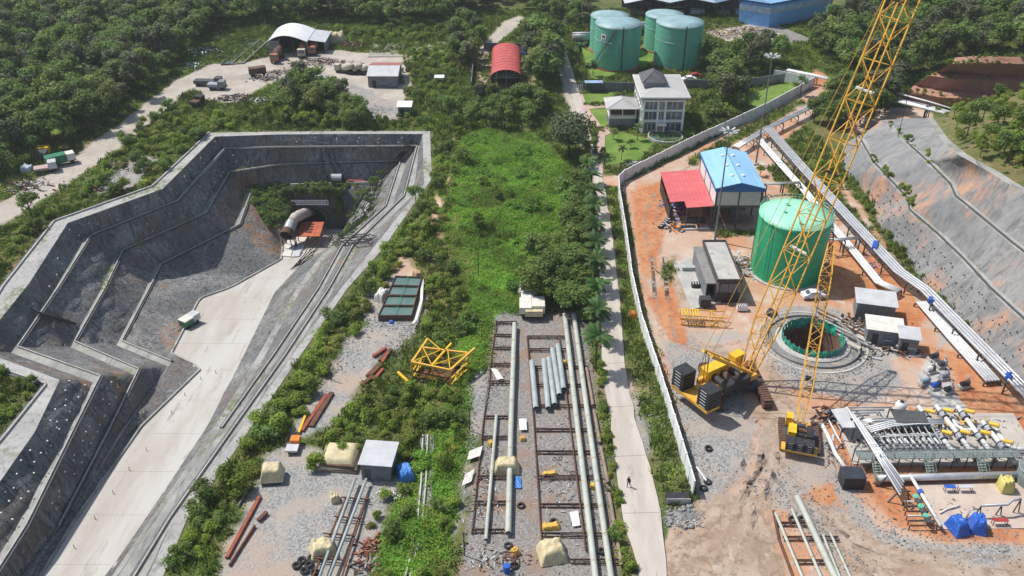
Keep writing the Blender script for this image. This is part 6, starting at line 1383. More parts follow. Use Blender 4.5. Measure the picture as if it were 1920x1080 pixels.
# covered machine at the ramp's side, bollards along the ramp
cm = thing('covered_trailer', "green trailer machine under a white cover at the left edge of the ramp", 'trailer', gr(356,610)); cm.rotation_euler = (0,0,R(60))
localbox(cm, 'chassis', DGR, -1.9, 1.9, -.9, .9, .6, .8); localbox(cm, 'tank_body', GRNP, -1.7, .4, -1.0, 1.0, .8, 1.9); localbox(cm, 'cover', TARPW, -1.8, .5, -1.08, 1.08, 1.9, 2.15); localbox(cm, 'cover', LGREY, .5, 2.3, -.95, .95, .8, 2.2); MB().bar((-1.9,0,.6),(-3.6,0,.4),.15).build('drawbar', DGR, cm)
for x in (-1.0,1.2):
    for y in (-.95,.95): MB().tube([(x,y-.13,.45),(x,y+.13,.45)], .45, 12).build('wheel', TYRE, cm)
bo = MB().lathe([(.07,0),(.06,.7),(.02,.75)], 8).mesh('marker_post', M('pinkish_post',(.6,.42,.36),.7))
for i, (x, y) in enumerate(((405,700),(377,712),(347,742),(322,775),(275,845),(243,882),(213,926),(179,974),(140,1028))):
    o = link('marker_post', bo); o.location = gr(x, y); tag(o, "%s marker post down the left side of the ramp" % ("topmost","second","third","fourth","fifth","sixth","seventh","eighth","lowest")[i], 'post', "marker posts on the ramp")
pb = thing('loose_pipes', "bundle of dark plastic pipes lying across the upper bench of the cutting", 'pipe bundle', G(82,588,-3.8)); o0 = pb.location.copy()
for i in range(4): MB().tube([G(57+i*3,578+i*2,-2.6), G(82+i*2,588+i,-3.7), G(136+i*2,601+i*2,-8.6)], .16, 6).build('pipe', BLK, pb, off=o0)
# ================================================================ PIPE YARD
def frame_rail(name, label, px, z, w, mat, cat='rail', group=None):
    P = [G(x,y,z) for x,y in px]; c = Vector((P[0].x,P[0].y,0)); m = MB()
    for a, b in zip(P[:-1],P[1:]): m.bar(a-c, b-c, w, .28)
    o = m.build(name, mat); o.location = c; return tag(o, label, cat, group)
frame_rail('steel_rail', "rusty steel rail down the left side of the main pipe bay", [(988,631),(1001,800),(1016,1030)], .35, .13, RUST)
frame_rail('steel_rail', "rusty steel rail down the right side of the main pipe bay", [(1048,633),(1069,800),(1098,1032)], .35, .13, RUST)
frame_rail('steel_rail', "rusty rail along the left edge of the near pipe bay", [(930,602),(905,800),(884,1000)], .3, .1, SKM if 0 else RUST)
SKM = M('dark_rust', (.07,.045,.04), .85, (.12,.06,.045), 1.2)
def skid(label, x0, x1, y, group):
    a, b = G(x0,y,.3), G(x1,y,.3); t = thing('pipe_skid', label, 'pipe skid', Vector((a.x,a.y,0)), ang(a,b), group); L2 = (b-a).length
    for dy in (0,.6): localbox(t, 'beam', SKM, 0, L2, dy-.055, dy+.055, .12, .32)
    for x in np.linspace(.4, L2-.4, 5): localbox(t, 'cleat', BLK, x-.08, x+.08, .1, .6, .1, .3)
    for x in (.3, L2-.3): localbox(t, 'block', WOOD, x-.2, x+.2, -.15, .85, -.1, .12)
N9 = ("farthest","second","third","fourth","fifth","sixth","seventh","eighth","ninth","nearest")
for i, (y, x0, x1) in enumerate(((633,988,1066),(657,990,1070),(690,992,1104),(724,995,1108),(763,998,1118),(808,1002,1108),(850,1005,1116),(897,1008,1126),(950,1012,1136),(1005,1016,1150),(1055,1070,1160))):
    skid("%s twin beam pipe skid from the far end of the main pipe bay" % (N9[i] if i < 9 else ("tenth","eleventh")[i-9]), x0, x1, y, "pipe skids of the main bay")
for i, (y, x0, x1) in enumerate(((606,930,970),(630,928,966),(654,926,964),(685,922,962),(718,918,960),(784,908,958),(822,902,956),(897,895,952),(945,890,950),(998,884,946))):
    skid("%s twin beam pipe skid from the far end of the left pipe bay" % (N9[i] if i < 9 else "tenth"), x0, x1, y, "pipe skids of the left bay")
def bigpipe(label, px, z, r, mat, seams, open_=True, group=None, seamm=None):
    P = [G(x,y,z) for x,y in px]; c = Vector((P[0].x,P[0].y,0)); t = thing('steel_pipe', label, 'pipe', c, 0, group); (MB().pipe(P, r, 16, .05) if open_ else MB().tube(P, r, 16)).build('barrel', mat, t, off=c, smooth=True)
    Q = resamp(P, seams+2)
    for q0, q1 in zip(Q[1:-1], Q[2:]): d = (q1-q0).normalized()*.16; MB().tube([q0-d,q0+d], r*1.05, 16).build('weld_band', seamm or M('buff_band',(.50,.45,.32),.7), t, off=c)
    return t
BP = .40
bigpipe("long coated pipe on the left side of the pipe yard", [(965,607),(958,800),(953,1000)], .78, BP, CPIPE, 8); bigpipe("slim coated pipe left of the long left pipe", [(931,778),(911,1012)], .6, .24, CPIPE, 5)
bigpipe("long coated pipeline, left one of the pair on the right of the pipe yard", [(1059,590),(1083,800),(1120,1110)], .8, BP, CPIPE, 12); bigpipe("long coated pipeline, right one of the pair beside the access road strip", [(1076,590),(1105,800),(1150,1110)], .8, BP, CPIPE, 12)
for i, (x0,y0,x1,y1) in enumerate(((997,678,1005,766),(1020,675,1028,766),(1029,672,1040,759),(1036,655,1049,741),(1046,647,1057,730))): bigpipe("%s of the five short open pipes in the main bay" % ("leftmost","second from left","middle one","second from right","rightmost")[i], [(x0,y0),(x1,y1)], .75, .43, GPIPE, 0, True, "five short open pipes")
for i, (x0,y0,x1,y1) in enumerate(((1100,690,1112,760),(1114,770,1125,830),(1127,840,1140,905),(1142,925,1152,985),(1154,995,1166,1060))):
    p, q = G(x0,y0,.35), G(x1,y1,.35); c = Vector((p.x,p.y,0)); o = MB().tube([p-c,q-c], .24, 8).build('timber_log', WOOD); o.location = c; tag(o, "%s weathered log in the line beside the access road" % ("farthest","second","third","fourth","nearest")[i], 'log', "logs beside the road")
def tarp_px(label, x, y, w, d, h, mat, seed, rz=0., box=.35, z=0.): return tarp_heap('tarpaulin', label, G(x, y)+Vector((0,0,z)), w, d, h, mat, seed, rz, box=box)
tarp_px("cream tarpaulin draped over the long left pipe", 950, 880, 4.0, 2.6, 1.7, TARPY, 3); tarp_px("big cream tarpaulin over equipment at the near end of the pipe yard", 1035, 1040, 3.9, 3.8, 1.8, TARPY, 4, .2)
tarp_px("yellow crumpled tarpaulin above the big cream tarpaulin", 1033, 990, 2.9, 1.2, .7, TARPYY, 5, .1, 0); tarp_px("flat yellow tarpaulin on a skid in the main bay", 1031, 890, 2.4, .8, .5, TARPYY, 6, .1, 0)
for i, (x, y, s, lab) in enumerate(((980,826,.8,"small yellow wrap right of the long left pipe"),(920,834,.8,"small yellow wrap left of the slim pipe"),(1111,915,.8,"small yellow wrap between the paired pipelines"),(966,1038,1.0,"yellow wrap near the blue drum"),(1058,682,.7,"small yellow wrap beside the short open pipes"),(628,938,1.3,"cream wrap on the end of the sloping pipe rack"))): tarp_px(lab, x, y, s*1.1, s*1.2, s*.9, TARPYY if i < 5 else TARPY, 20+i, i*.7, 0)
def sheet(label, px, z, mat, cat='sheet'):
    P = [G(x,y,z) for x,y in px]; c = P[0]; m = MB(); n = 6; rows_ = [[(P[0].lerp(P[1],i/n)).lerp(P[3].lerp(P[2],i/n), j/n)-c+Vector((0,0,.12*mnoise.noise(Vector((i*1.3,j*1.7,x_s(px)))))) for i in range(n+1)] for j in range(n+1)]
    o = m.grid(rows_).build('loose_sheet', mat); o.location = c; return tag(o, label, cat)
def x_s(px): return px[0][0]*.13
sheet("white sheet lying in the creeper left of the far pipe bay", [(920,690),(932,692),(944,710),(932,712)], .45, TARPW); sheet("white plastic sheet in the creeper, upper of two", [(880,845),(905,836),(900,855),(876,862)], .5, TARPW); sheet("white plastic sheet in the creeper, lower of two", [(872,890),(890,878),(884,902),(866,910)], .5, TARPW); sheet("white board lying in the main bay", [(1068,960),(1084,958),(1088,985),(1074,987)], .25, WHITE, 'board'); sheet("white box lid beside the long left pipe", [(973,785),(987,785),(988,806),(974,806)], .5, WHITE, 'board'); sheet("blue and white sheet under the cream tarpaulin", [(965,893),(976,893),(978,915),(966,915)], .2, TARPL)
tyre_me = MB().torus((0,0,.17), .42, .17, 16, 8).mesh('tyre', TYRE)
for i, (x, y, lab) in enumerate(((977,950,"tyre right of the long left pipe"),(953,1025,"tyre at the near end of the long left pipe"),(1038,980,"tyre above the yellow crumpled tarpaulin"),(1328,842,"tyre on the gravel right of the pale wall"),(1326,905,"tyre leaning at the end of the pale wall"),(1319,917,"tyre beside the black bin at the wall end"),(1486,975,"left tyre behind the near big pipe"),(1503,975,"right tyre behind the near big pipe"),(556,1062,"tyre at the left of the heap by the sloping rack"),(566,1052,"upper left tyre of the heap by the sloping rack"),(580,1060,"middle tyre of the heap by the sloping rack"),(571,1072,"lower tyre of the heap by the sloping rack"),(590,1075,"lowest right tyre of the heap by the sloping rack"),(585,1048,"upper right tyre of the heap by the sloping rack"),(1128,1035,"tyre beside the nearest log"),(964,1062,"tyre beside the blue drum"))):
    o = link('tyre', tyre_me); o.location = G(x,y)+Vector((0,0,.02)); o.rotation_euler = (random.uniform(-.15,.15),random.uniform(-.15,.15),0); tag(o, lab, 'tyre')
bd = link('drum', bar_); bd.location = G(950,1072); bd.scale = (1.3,1.3,1.2); tag(bd, "blue drum at the bottom of the pipe yard", 'drum')
fr = thing('steel_crate_frame', "rusty box frame beside the blue drum", 'frame', G(943,1060)); 
for z in (.0,.9):
    for a, b in (((0,0),(1.5,0)),((1.5,0),(1.5,1.2)),((1.5,1.2),(0,1.2)),((0,1.2),(0,0))): MB().bar((*a,z+.06),(*b,z+.06),.12).build('bar', RUST, fr)
for a in ((0,0),(1.5,0),(1.5,1.2),(0,1.2)): MB().bar((*a,.0),(*a,.96),.12).build('post', RUST, fr)
wt = thing('covered_truck', "white tarpaulin covered lorry load at the head of the pipe yard", 'truck', G(974,598)); localbox(wt, 'bed', DGR, 0, 4.4, 0, 3.4, .7, 1.0); 
for x in (.5,3.9):
    for y in (.5,2.9): MB().tube([(x-.15,y,.45),(x+.15,y,.45)], .45, 12).build('wheel', TYRE, wt)
for i, (b_, mt) in enumerate((((0,2.1,0,3.4,1.0,2.3),TARPW),((2.15,4.4,.2,3.4,1.0,2.5),TARPW),((1.0,4.0,-.7,.15,.9,2.0),TARPY),((.3,2.5,3.45,5.8,.6,2.2),WHITE))): localbox(wt, 'wrapped_load', mt, *b_)
# white bags beyond
tarp_px("white sheet heap behind the covered lorry load", 985, 545, 4.0, 3.5, 1.6, TARPW, 33, .3, .1)
# person walking on the road
def person(p, rz):
    t = thing('person', "person in dark clothes walking on the pale access road", 'person', p, rz); V = [(0,0,.95),(0,0,1.2),(0,.02,1.42),(0,.03,1.55),(0,.05,1.68),(.09,0,.9),(.11,.16,.5),(.11,.18,.08),(.11,.28,.04),(-.09,0,.9),(-.11,-.12,.5),(-.11,-.28,.1),(-.11,-.2,.03),(.2,.02,1.4),(.27,-.08,1.14),(.26,.05,.93),(.26,.1,.85),(-.2,.02,1.4),(-.27,.1,1.14),(-.26,.24,.98),(-.26,.3,.92)]
    E_ = [(0,1),(1,2),(2,3),(3,4),(0,5),(5,6),(6,7),(7,8),(0,9),(9,10),(10,11),(11,12),(2,13),(13,14),(14,15),(15,16),(2,17),(17,18),(18,19),(19,20)]; Rr = [.15,.15,.16,.06,.10,.10,.075,.05,.05,.10,.075,.05,.05,.075,.055,.045,.05,.075,.055,.045,.05]
    me = bpy.data.meshes.new('body'); me.from_pydata(V, E_, []); o = link('body', me, t); o.modifiers.new('skin','SKIN')
    for i, r_ in enumerate(Rr): me.skin_vertices[0].data[i].radius = (r_, r_)
    me.skin_vertices[0].data[0].use_root = True; me.materials.append(CLOTH); s = o.modifiers.new('sub','SUBSURF'); s.levels = 1; s.render_levels = 1
    MB().lathe([(.02,-.12),(.08,-.09),(.10,0),(.085,.09),(.02,.12)], 12, (0,.05,1.68)).box(-.015,.015,.14,.17,1.66,1.70).build('head', SKIN, t, smooth=True); MB().lathe([(.115,-.01),(.11,.07),(.07,.13),(.01,.14)], 12, (0,.04,1.69)).build('hair', BLK, t, smooth=True); return t
person(G(1178,914)+Vector((0,0,.16)), R(150))
# ================================================================ LOWER LEFT YARD
sb = thing('settling_tank', "long stepped steel settling tank with four green water cells", 'settling tank', G(710,596)); o0 = sb.location.copy(); Q = [G(742,519,1.3),G(790,521,1.3),G(771,590,1.3),G(709,590,1.3)]
for i in range(4):
    f0, f1 = i/4+.004, (i+1)/4-.004; e = [Q[0].lerp(Q[3],f0), Q[1].lerp(Q[2],f0), Q[1].lerp(Q[2],f1), Q[0].lerp(Q[3],f1)]; e = [p-o0 for p in e]; z1 = 1.55-.12*i; m = MB()
    for a, b in zip(e, e[1:]+e[:1]): m.bar((a.x,a.y,z1/2),(b.x,b.y,z1/2),.12,z1)
    c = m.build('cell_wall', BROWNM, sb); w2 = MB().poly([(p.x,p.y,z1-.3) for p in reversed(e)]).build('water', SLUDGE, sb); MB().bar((e[0]+e[1])/2+Vector((0,0,z1-1.2)), (e[2]+e[3])/2+Vector((0,0,z1-1.2)),.08,.05).build('divider', GRNP, c)
tarp_px("white tarpaulin draped on the left side of the settling tank", 716, 560, 2.2, 3.2, 1.6, TARPW, 44, -.4, 0); frame_rail('white_pipe', "long white plastic sleeve along the right side of the settling tank", [(792,525),(790,565),(780,600),(774,608)], .9, .5, TARPW, 'sleeve'); tarp_px("rust brown boat shaped hopper at the head of the settling tank", 783, 522, 1.6, 2.6, 1.6, M('tan',(.5,.33,.18),.7), 45, .5, .2); tarp_px("small blue bag below the settling tank", 734, 606, .9, .8, .5, TARPB, 46)
yf = thing('steel_tower_section', "yellow steel frame tower section standing in the scrub", 'steel frame', G(815,735)); o0 = yf.location.copy(); Z1 = 3.4
def gt_(x,y,z): return G(x,y,z)-o0
cn = [gt_(772,679,Z1), gt_(844,694,Z1), gt_(878,662,Z1), gt_(793,652,Z1)]; ends = [gt_(802,635,Z1), gt_(846,644,Z1), gt_(890,653,Z1)]; mid = gt_(810,685,Z1)
for a, b in ((cn[0],cn[1]),(cn[3],cn[2]),(cn[0],ends[0]),(mid,ends[1]),(cn[1],ends[2])): MB().bar(a, b, .3, .3).build('beam', YELB if a is mid else YEL, yf)
for a, b in ((cn[0],cn[3].lerp(cn[2],.4)),(cn[3],mid),(mid,cn[2]),(cn[1],cn[3].lerp(cn[2],.55)),(ends[0],cn[3].lerp(cn[2],.4))): MB().bar(a, b, .13).build('brace', YELB, yf)
for p in cn+[mid]: MB().bar((p.x,p.y,0),p,.26).build('leg', YEL, yf)
for z in (.5,1.7):
    for i in range(4): a, b = cn[i], cn[(i+1) % 4]; MB().bar((a.x,a.y,z),(b.x,b.y,z),.18).build('tie', YELB if i % 2 else RUST, yf)
for i in range(4): a, b = cn[i], cn[(i+1) % 4]; MB().bar((a.x,a.y,.2),(b.x,b.y,2.9),.12).bar((b.x,b.y,.2),(a.x,a.y,1.7),.12).build('brace', YELB, yf)
MB().prism([cn[0]*.9+cn[2]*.1, cn[1]*.9+cn[3]*.1, cn[2]*.9+cn[0]*.1, cn[3]*.9+cn[1]*.1], .3, .4).build('floor_plate', RUST, yf)
def beam(name, label, a, b, w, h, mat, cat='beam', z=.2):
    p, q = G(*a,z), G(*b,z); c = Vector((p.x,p.y,0)); o = MB().bar(p-c, q-c, w, h).build(name, mat); o.location = c; return tag(o, label, cat)
beam('yellow_beam', "loose yellow beam left of the yellow frame", (746,698), (772,723), .4, .35, YELB, z=.5)
for i, (a, b, w_, mt, lab) in enumerate((((724,652),(700,668),.5,RUSTL,"upper rusty sheet pile of the far stack on the gravel strip"),((733,655),(712,676),.6,RUST,"middle rusty sheet pile of the far stack on the gravel strip"),((729,660),(716,680),.4,RUSTL,"short rusty sheet pile of the far stack on the gravel strip"),((712,684),(690,706),.9,RUST,"broad rusty sheet pile of the second stack on the gravel strip"),((718,692),(700,712),.5,RUSTL,"narrow rusty sheet pile of the second stack on the gravel strip"),((700,705),(678,722),.6,RUST,"rusty sheet pile running into the shrubs"),((622,736),(583,800),.75,RUST,"long rusty sheet pile, right one of the pair by the cutting bank"),((612,740),(566,808),.55,RUSTL,"long rusty sheet pile, left one of the pair by the cutting bank"),((574,776),(560,812),.35,YELB,"yellow post beside the rusty sheet piles"),((487,931),(425,1046),.45,RUSTL,"long red girder at the left edge of the lower yard"),((478,985),(430,1060),.2,RUST,"thin rusty bar beside the long red girder"),((500,960),(484,976),.5,RUST,"short rusty offcut beside the red girder"),((468,912),(446,950),.15,CONCD,"grey pole in the shrubs above the red girder"))): beam('steel_pile', lab, a, b, w_, .35, mt, z=.25+.05*(i % 3))
ct = thing('covered_machine', "machine under a boxy cream tarpaulin at the upper left of the lower yard", 'machine', G(486,910)); localbox(ct, 'frame', DGR, .2, 3.0, .2, 2.2, 0, .9); o = tarp_heap('cover', None, (1.6,1.2,.5), 3.6, 3.0, 1.9, TARPY, 51, .1, None, .6); o.parent = ct
bt = thing('covered_stack', "wide flat stack under a cream tarpaulin behind the lower yard", 'stack', G(592,886)); bt.rotation_euler = (0,0,R(-6)); 
for i in range(4): localbox(bt, 'bearer', WOOD, .2, 5.6, .3+i*1.5, .6+i*1.5, 0, .4)
localbox(bt, 'load', BROWNM, .5, 5.3, .4, 5.0, .4, 1.2); o = tarp_heap('cover', None, (2.9,2.8,.5), 6.0, 5.6, 1.35, TARPY, 52, .05, None, .75); o.parent = bt
q = G(679,899); q2 = G(734,903); gs = thing('grey_box_shed', "grey concrete box shed with flat pale roof behind the sloping pipe rack", 'shed', q, ang(q,q2)); W_ = (q2-q).length; localbox(gs, 'wall', MGREY, 0, W_, 0, 4.4, 0, 2.9); localbox(gs, 'roof', LGREY, -.3, W_+.3, -.3, 4.7, 2.9, 3.02); localbox(gs, 'door', DGR, .4, 1.3, -.04, -.01, 0, 2.0)
tarp_heap('blue_tarpaulin', "crumpled bright blue tarpaulin beside the grey box shed", G(760,893), 2.6, 3.6, 1.5, TARPL, 53, .4)
pr_ = thing('sloping_rack', "rusty pipe rack with two pale pipes in the lower yard", 'pipe rack', G(640,1000)); o0 = pr_.location.copy()
for x0,y0,x1,y1 in ((648,935,585,1085),(688,928,640,1085)): MB().bar(G(x0,y0,.5)-o0, G(x1,y1,.5)-o0, .2, .25).build('rail', RUST, pr_)
for x0,y0,x1 in ((640,932,692),(626,968,680),(606,1000,664),(590,1046,645)): 
    for dz in (0,.35): MB().bar(G(x0,y0,.45+dz)-o0, G(x1,y0+4,.45+dz)-o0, .16,.16).build('cross_beam', RUST, pr_)
for x0,y0,x1,y1 in ((666,897,596,1090),(687,898,614,1090)): MB().tube([G(x0,y0,1.05)-o0, G(x1,y1,1.05)-o0], .2, 12).build('pipe', GPIPE, pr_, smooth=True)
tarp_px("cream tarpaulin thrown over the sloping pipe rack", 606, 1035, 3.6, 3.0, 1.6, TARPY, 54, .3, .1)
def heap(name, label, c, w, d, h, n, mats, seed, lo=.3, hi=1.6, cat='heap', rnd=.5, sc_=1.):
    r = random.Random(seed); m = MB()
    for k in range(n):
        u, v = r.gauss(0,.33), r.gauss(0,.33); z = max(.05, h*(1-min(1,(u*u+v*v)*2.4))*r.random()); p = Vector((u*w, v*d, z)); a = r.uniform(0,6.28); L2 = r.uniform(lo,hi); m.cur = r.randrange(len(mats)); dd = Vector((math.cos(a), math.sin(a), r.uniform(-rnd,rnd)*.6))*L2/2; m.bar(p-dd, p+dd, r.uniform(.08,.35)*sc_, r.uniform(.05,.25)*sc_)
    o = m.build(name, mats); o.location = c; return tag(o, label, cat, kind='stuff')
heap('scrap_heap', "heap of red brown scrap right of the sloping rack", G(690,1028), 2.2, 2.6, .8, 60, [RUST, RUSTL, WOOD], 61); heap('scrap_heap', "tangle of cable scrap below the red brown heap", G(680,1062), 2.4, 2.2, .5, 40, [BLK, RUST, CONCD], 62)
dt = thing('ditch_pipes', "two slim pale pipes running side by side down the overgrown ditch", 'pipe pair', G(795,940)); o0 = dt.location.copy()
for dx in (0, 9): MB().tube([G(793+dx,815,.35)-o0, G(790+dx,900,.35)-o0, G(781+dx,1000,.35)-o0, G(755+dx,1100,.35)-o0], .13, 8).build('pipe', CPIPE, dt)
MB().grid([[G(x-4,y,.12)-o0, G(x+22,y,.12)-o0] for x, y in ((792,815),(790,900),(780,1000),(754,1100))]).build('ditch_floor', CONCD, dt)
for i, (x, y, h_, lab) in enumerate(((897,517,5.0,"thin dark pole in the creeper field, farthest of four"),(893,632,4.6,"thin dark pole in the creeper field, second of four"),(881,808,4.4,"thin dark pole at the creeper edge, third of four"),(871,1042,4.2,"thin dark pole at the creeper edge, nearest of four"),(621,712,3.0,"dark stub pole on the cutting's concrete rim"))):
    t = thing('utility_pole', lab, 'pole', G(x,y)); MB().tube([(0,0,-.2),(0,0,h_)], .09, 6).build('shaft', DGR, t); MB().bar((-.35,0,h_-.3),(.35,0,h_-.3),.07).build('cross_arm', DGR, t)
ot = thing('orange_trolley', "small orange and grey trolley at the top of the lower yard", 'trolley', G(540,848)); localbox(ot, 'box', ORNG, .2, 1.5, 1.0, 2.2, .5, 1.3); localbox(ot, 'tray', LGREY, -.2, 1.5, -.6, .9, .5, .8)
for x in (.2,1.3):
    for y in (-.3,1.8): MB().tube([(x-.08,y,.25),(x+.08,y,.25)], .25, 10).build('wheel', TYRE, ot)
# near right corner: pipes on a rail rack
for i, (x0,y0,x1,y1,r_,lab) in enumerate(((1495,932,1572,1095,.42,"big coated pipe lying at the bottom right on the gravel"),(1485,955,1545,1095,.2,"slim pipe left of the big bottom right pipe"),(1454,962,1510,1095,.2,"slim pipe at the left of the bottom right rack"),(1543,1003,1580,1095,.16,"short slim pipe right of the big bottom right pipe"),(1557,1000,1596,1085,.16,"shortest slim pipe at the right of the bottom right rack"))): bigpipe(lab, [(x0,y0),(x1,y1)], .6, r_, CPIPE, 2)
for i, (y, x0, x1) in enumerate(((985,1455,1514),(1012,1470,1575),(1056,1490,1560))): skid("%s rusty skid under the bottom right pipes" % ("upper","middle","lower")[i], x0, x1, y, "skids of the bottom right rack")
frame_rail('steel_rail', "rusty edge rail with stones left of the bottom right pipes", [(1450,958),(1460,1010),(1492,1095)], .3, .25, RUST)
bn = thing('black_bin', "black water bin set in the grass at the end of the pale wall", 'bin', G(1250,945)); localbox(bn, 'box', BLK, 0, 3.0, 0, 1.3, 0, .9); localbox(bn, 'rim', CONC, -.1, 3.1, -.1, 0, 0, 1.0)
beam('white_pipe', "short pale pipe leaning behind the end of the pale wall", (1306,876), (1324,902), .25, .25, WPIPE, 'pipe', .3)
rb_ = []
for k in range(34): p = G(random.uniform(1250,1300), random.uniform(945,990)); rb_.append((p.x,p.y,.05))
stuff('rubble', "pale rubble blocks below the black water bin", 'rubble', ro, rb_, rng.uniform(.8,2.0,len(rb_)))
for i, (x, y, s, lab) in enumerate(((1186,598,1.0,"bright orange plastic heap against the pale wall"),)): tarp_heap('plastic_heap', lab, G(x,y), 1.0, 1.8, 1.5, ORNG, 77, .2)
# ================================================================ UPPER LEFT YARD, MACHINES, SCRAP
for nm, px, wat, lab in (('settling_pond', [(468,77),(483,77),(430,122),(415,122)], SLUDGE, "narrow green settling pond in the upper left yard"), ('settling_pond', [(487,77),(500,81),(457,120),(433,122)], M('dry_pond', (.24,.22,.13), .9, (.15,.17,.07), .5), "half dry settling pond beside the narrow green one")):
    P = [G(*p) for p in px]; t = thing(nm, lab, 'pond', P[3]); o0 = P[3]; MB().poly([(p-o0)+Vector((0,0,.12)) for p in reversed(P)]).build('water' if wat is SLUDGE else 'bed', wat, t)
    for a, b in zip(P, P[1:]+P[:1]): MB().bar(a-o0+Vector((0,0,.25)), b-o0+Vector((0,0,.25)), .35, .5).build('kerb', DGR if wat is SLUDGE else CONCD, t)
def mixer(label, x, y, rz, cabm, drumm, group, S=1.0):
    t = thing('mixer_truck', label, 'truck', G(x,y), rz, group); t.scale = (S,S,S); localbox(t, 'chassis', DGR, -1.0, 1.0, -3.6, 3.6, .7, 1.0)
    c = localbox(t, 'cab', cabm, -1.15, 1.15, 2.1, 3.7, 1.0, 2.9); localbox(t, 'windscreen', GLASS, -1.0, 1.0, 3.7, 3.74, 1.9, 2.7)
    m = MB().lathe([(.5,-2.6),(.85,-2.3),(1.3,-.8),(1.3,.6),(.9,1.7),(.3,1.9),(.01,1.9)], 16); v = np.array(m.v); a = R(78); m.v = [(x_, z_*math.sin(a)-y_*math.cos(a)-.8, 2.3+z_*-.22+y_) for x_, y_, z_ in v.tolist()]; m.build('drum', drumm, t, smooth=True)
    localbox(t, 'chute', drumm, -.4, .4, -4.2, -3.3, 1.2, 2.2)
    for y_ in (-2.8,-1.7,2.7):
        for sg in (-1,1): MB().tube([(sg*.75,y_,.5),(sg*1.15,y_,.5)], .5, 12).build('wheel', TYRE, t)
    return t
DOR = M('dusty_orange', (.42,.17,.07), .8, (.28,.12,.07), .8); DCR = M('dusty_cream', (.52,.48,.38), .8, (.38,.34,.27), .8)
for a in ((521,113,R(175),DOR,BROWNM,"brown mixer truck parked left of the hangar mouth"),(569,104,R(183),DCR,DOR,"mixer truck with pale cab in the hangar mouth"),(589,99,R(180),DOR,DOR,"orange mixer truck under the hangar annex")): mixer(a[5], a[0], a[1], a[2], a[3], a[4], "brown and orange mixer trucks")
for a in ((648,137,R(88),"leftmost cream mixer truck beside the store building"),(664,137,R(91),"middle cream mixer truck beside the store building"),(682,138,R(85),"cream mixer truck nearest the store building")): mixer(a[3], a[0], a[1], a[2]-R(20), DCR, DCR, "cream mixer trucks", .85)
def boxtruck(name, label, x, y, rz, cabm, boxm, cat='truck', L2=6., hh=2.6):
    t = thing(name, label, cat, G(x,y), rz); localbox(t, 'chassis', DGR, -L2/2, L2/2, -.9, .9, .6, .9); localbox(t, 'body', boxm, -L2/2, L2/2-2, -1.15, 1.15, .9, hh); c = localbox(t, 'cab', cabm, L2/2-1.9, L2/2-.1, -1.1, 1.1, .9, 2.5); localbox(t, 'windscreen', GLASS, L2/2-.1, L2/2-.06, -.95, .95, 1.6, 2.35)
    for x_ in (-L2/2+1,L2/2-1):
        for sg in (-1,1): MB().tube([(x_,sg*.75,.48),(x_,sg*1.1,.48)], .48, 12).build('wheel', TYRE, t)
    return t
boxtruck('flatbed_truck', "dark flatbed lorry parked at the left of the upper yard", 392, 160, R(-4), DGR, DGR, L2=8., hh=1.6); boxtruck('skip_box', "blue grey skip lorry in front of the dark flatbed", 408, 167, R(-4), MGREY, BLUEGREY, L2=5., hh=1.7)
boxtruck('green_truck', "green lorry beside the dirt road at the left edge", 116, 308, R(35), TARPW, GRNP, L2=6.5); boxtruck('yellow_machine', "yellow excavator like machine on the roadside", 84, 297, R(100), YELB, DGR, 'machine', 4.5, 2.2); boxtruck('pink_trailer', "pale pink trailer in front of the green lorry", 88, 322, R(25), LGREY, M('pale_pink',(.5,.36,.34),.7), 'trailer', 5., 1.4)
boxtruck('tank_truck', "brown tank lorry by the scrap at the yard edge", 484, 141, R(20), BROWNM, BROWNM, L2=5., hh=2.4); boxtruck('jeep', "dark jeep at the lower edge of the upper yard", 372, 198, R(70), BLK, BROWNM, 'car', 4., 1.7)
tarp_heap('tarpaulin', "blue white tarpaulin among the roadside machines", G(52,322), 3, 2.4, 1.5, M('pale_blue_tarp',(.5,.58,.66),.6), 81); tarp_heap('tarpaulin', "beige tarpaulin heap right of the hangar annex", G(630,80), 7, 4, 3.2, TARPY, 82)
MIX = [SCRAP, RUST, WOOD, LGREY, BLK]; MIXG = [CONCD, LGREY, DGR, RUST]
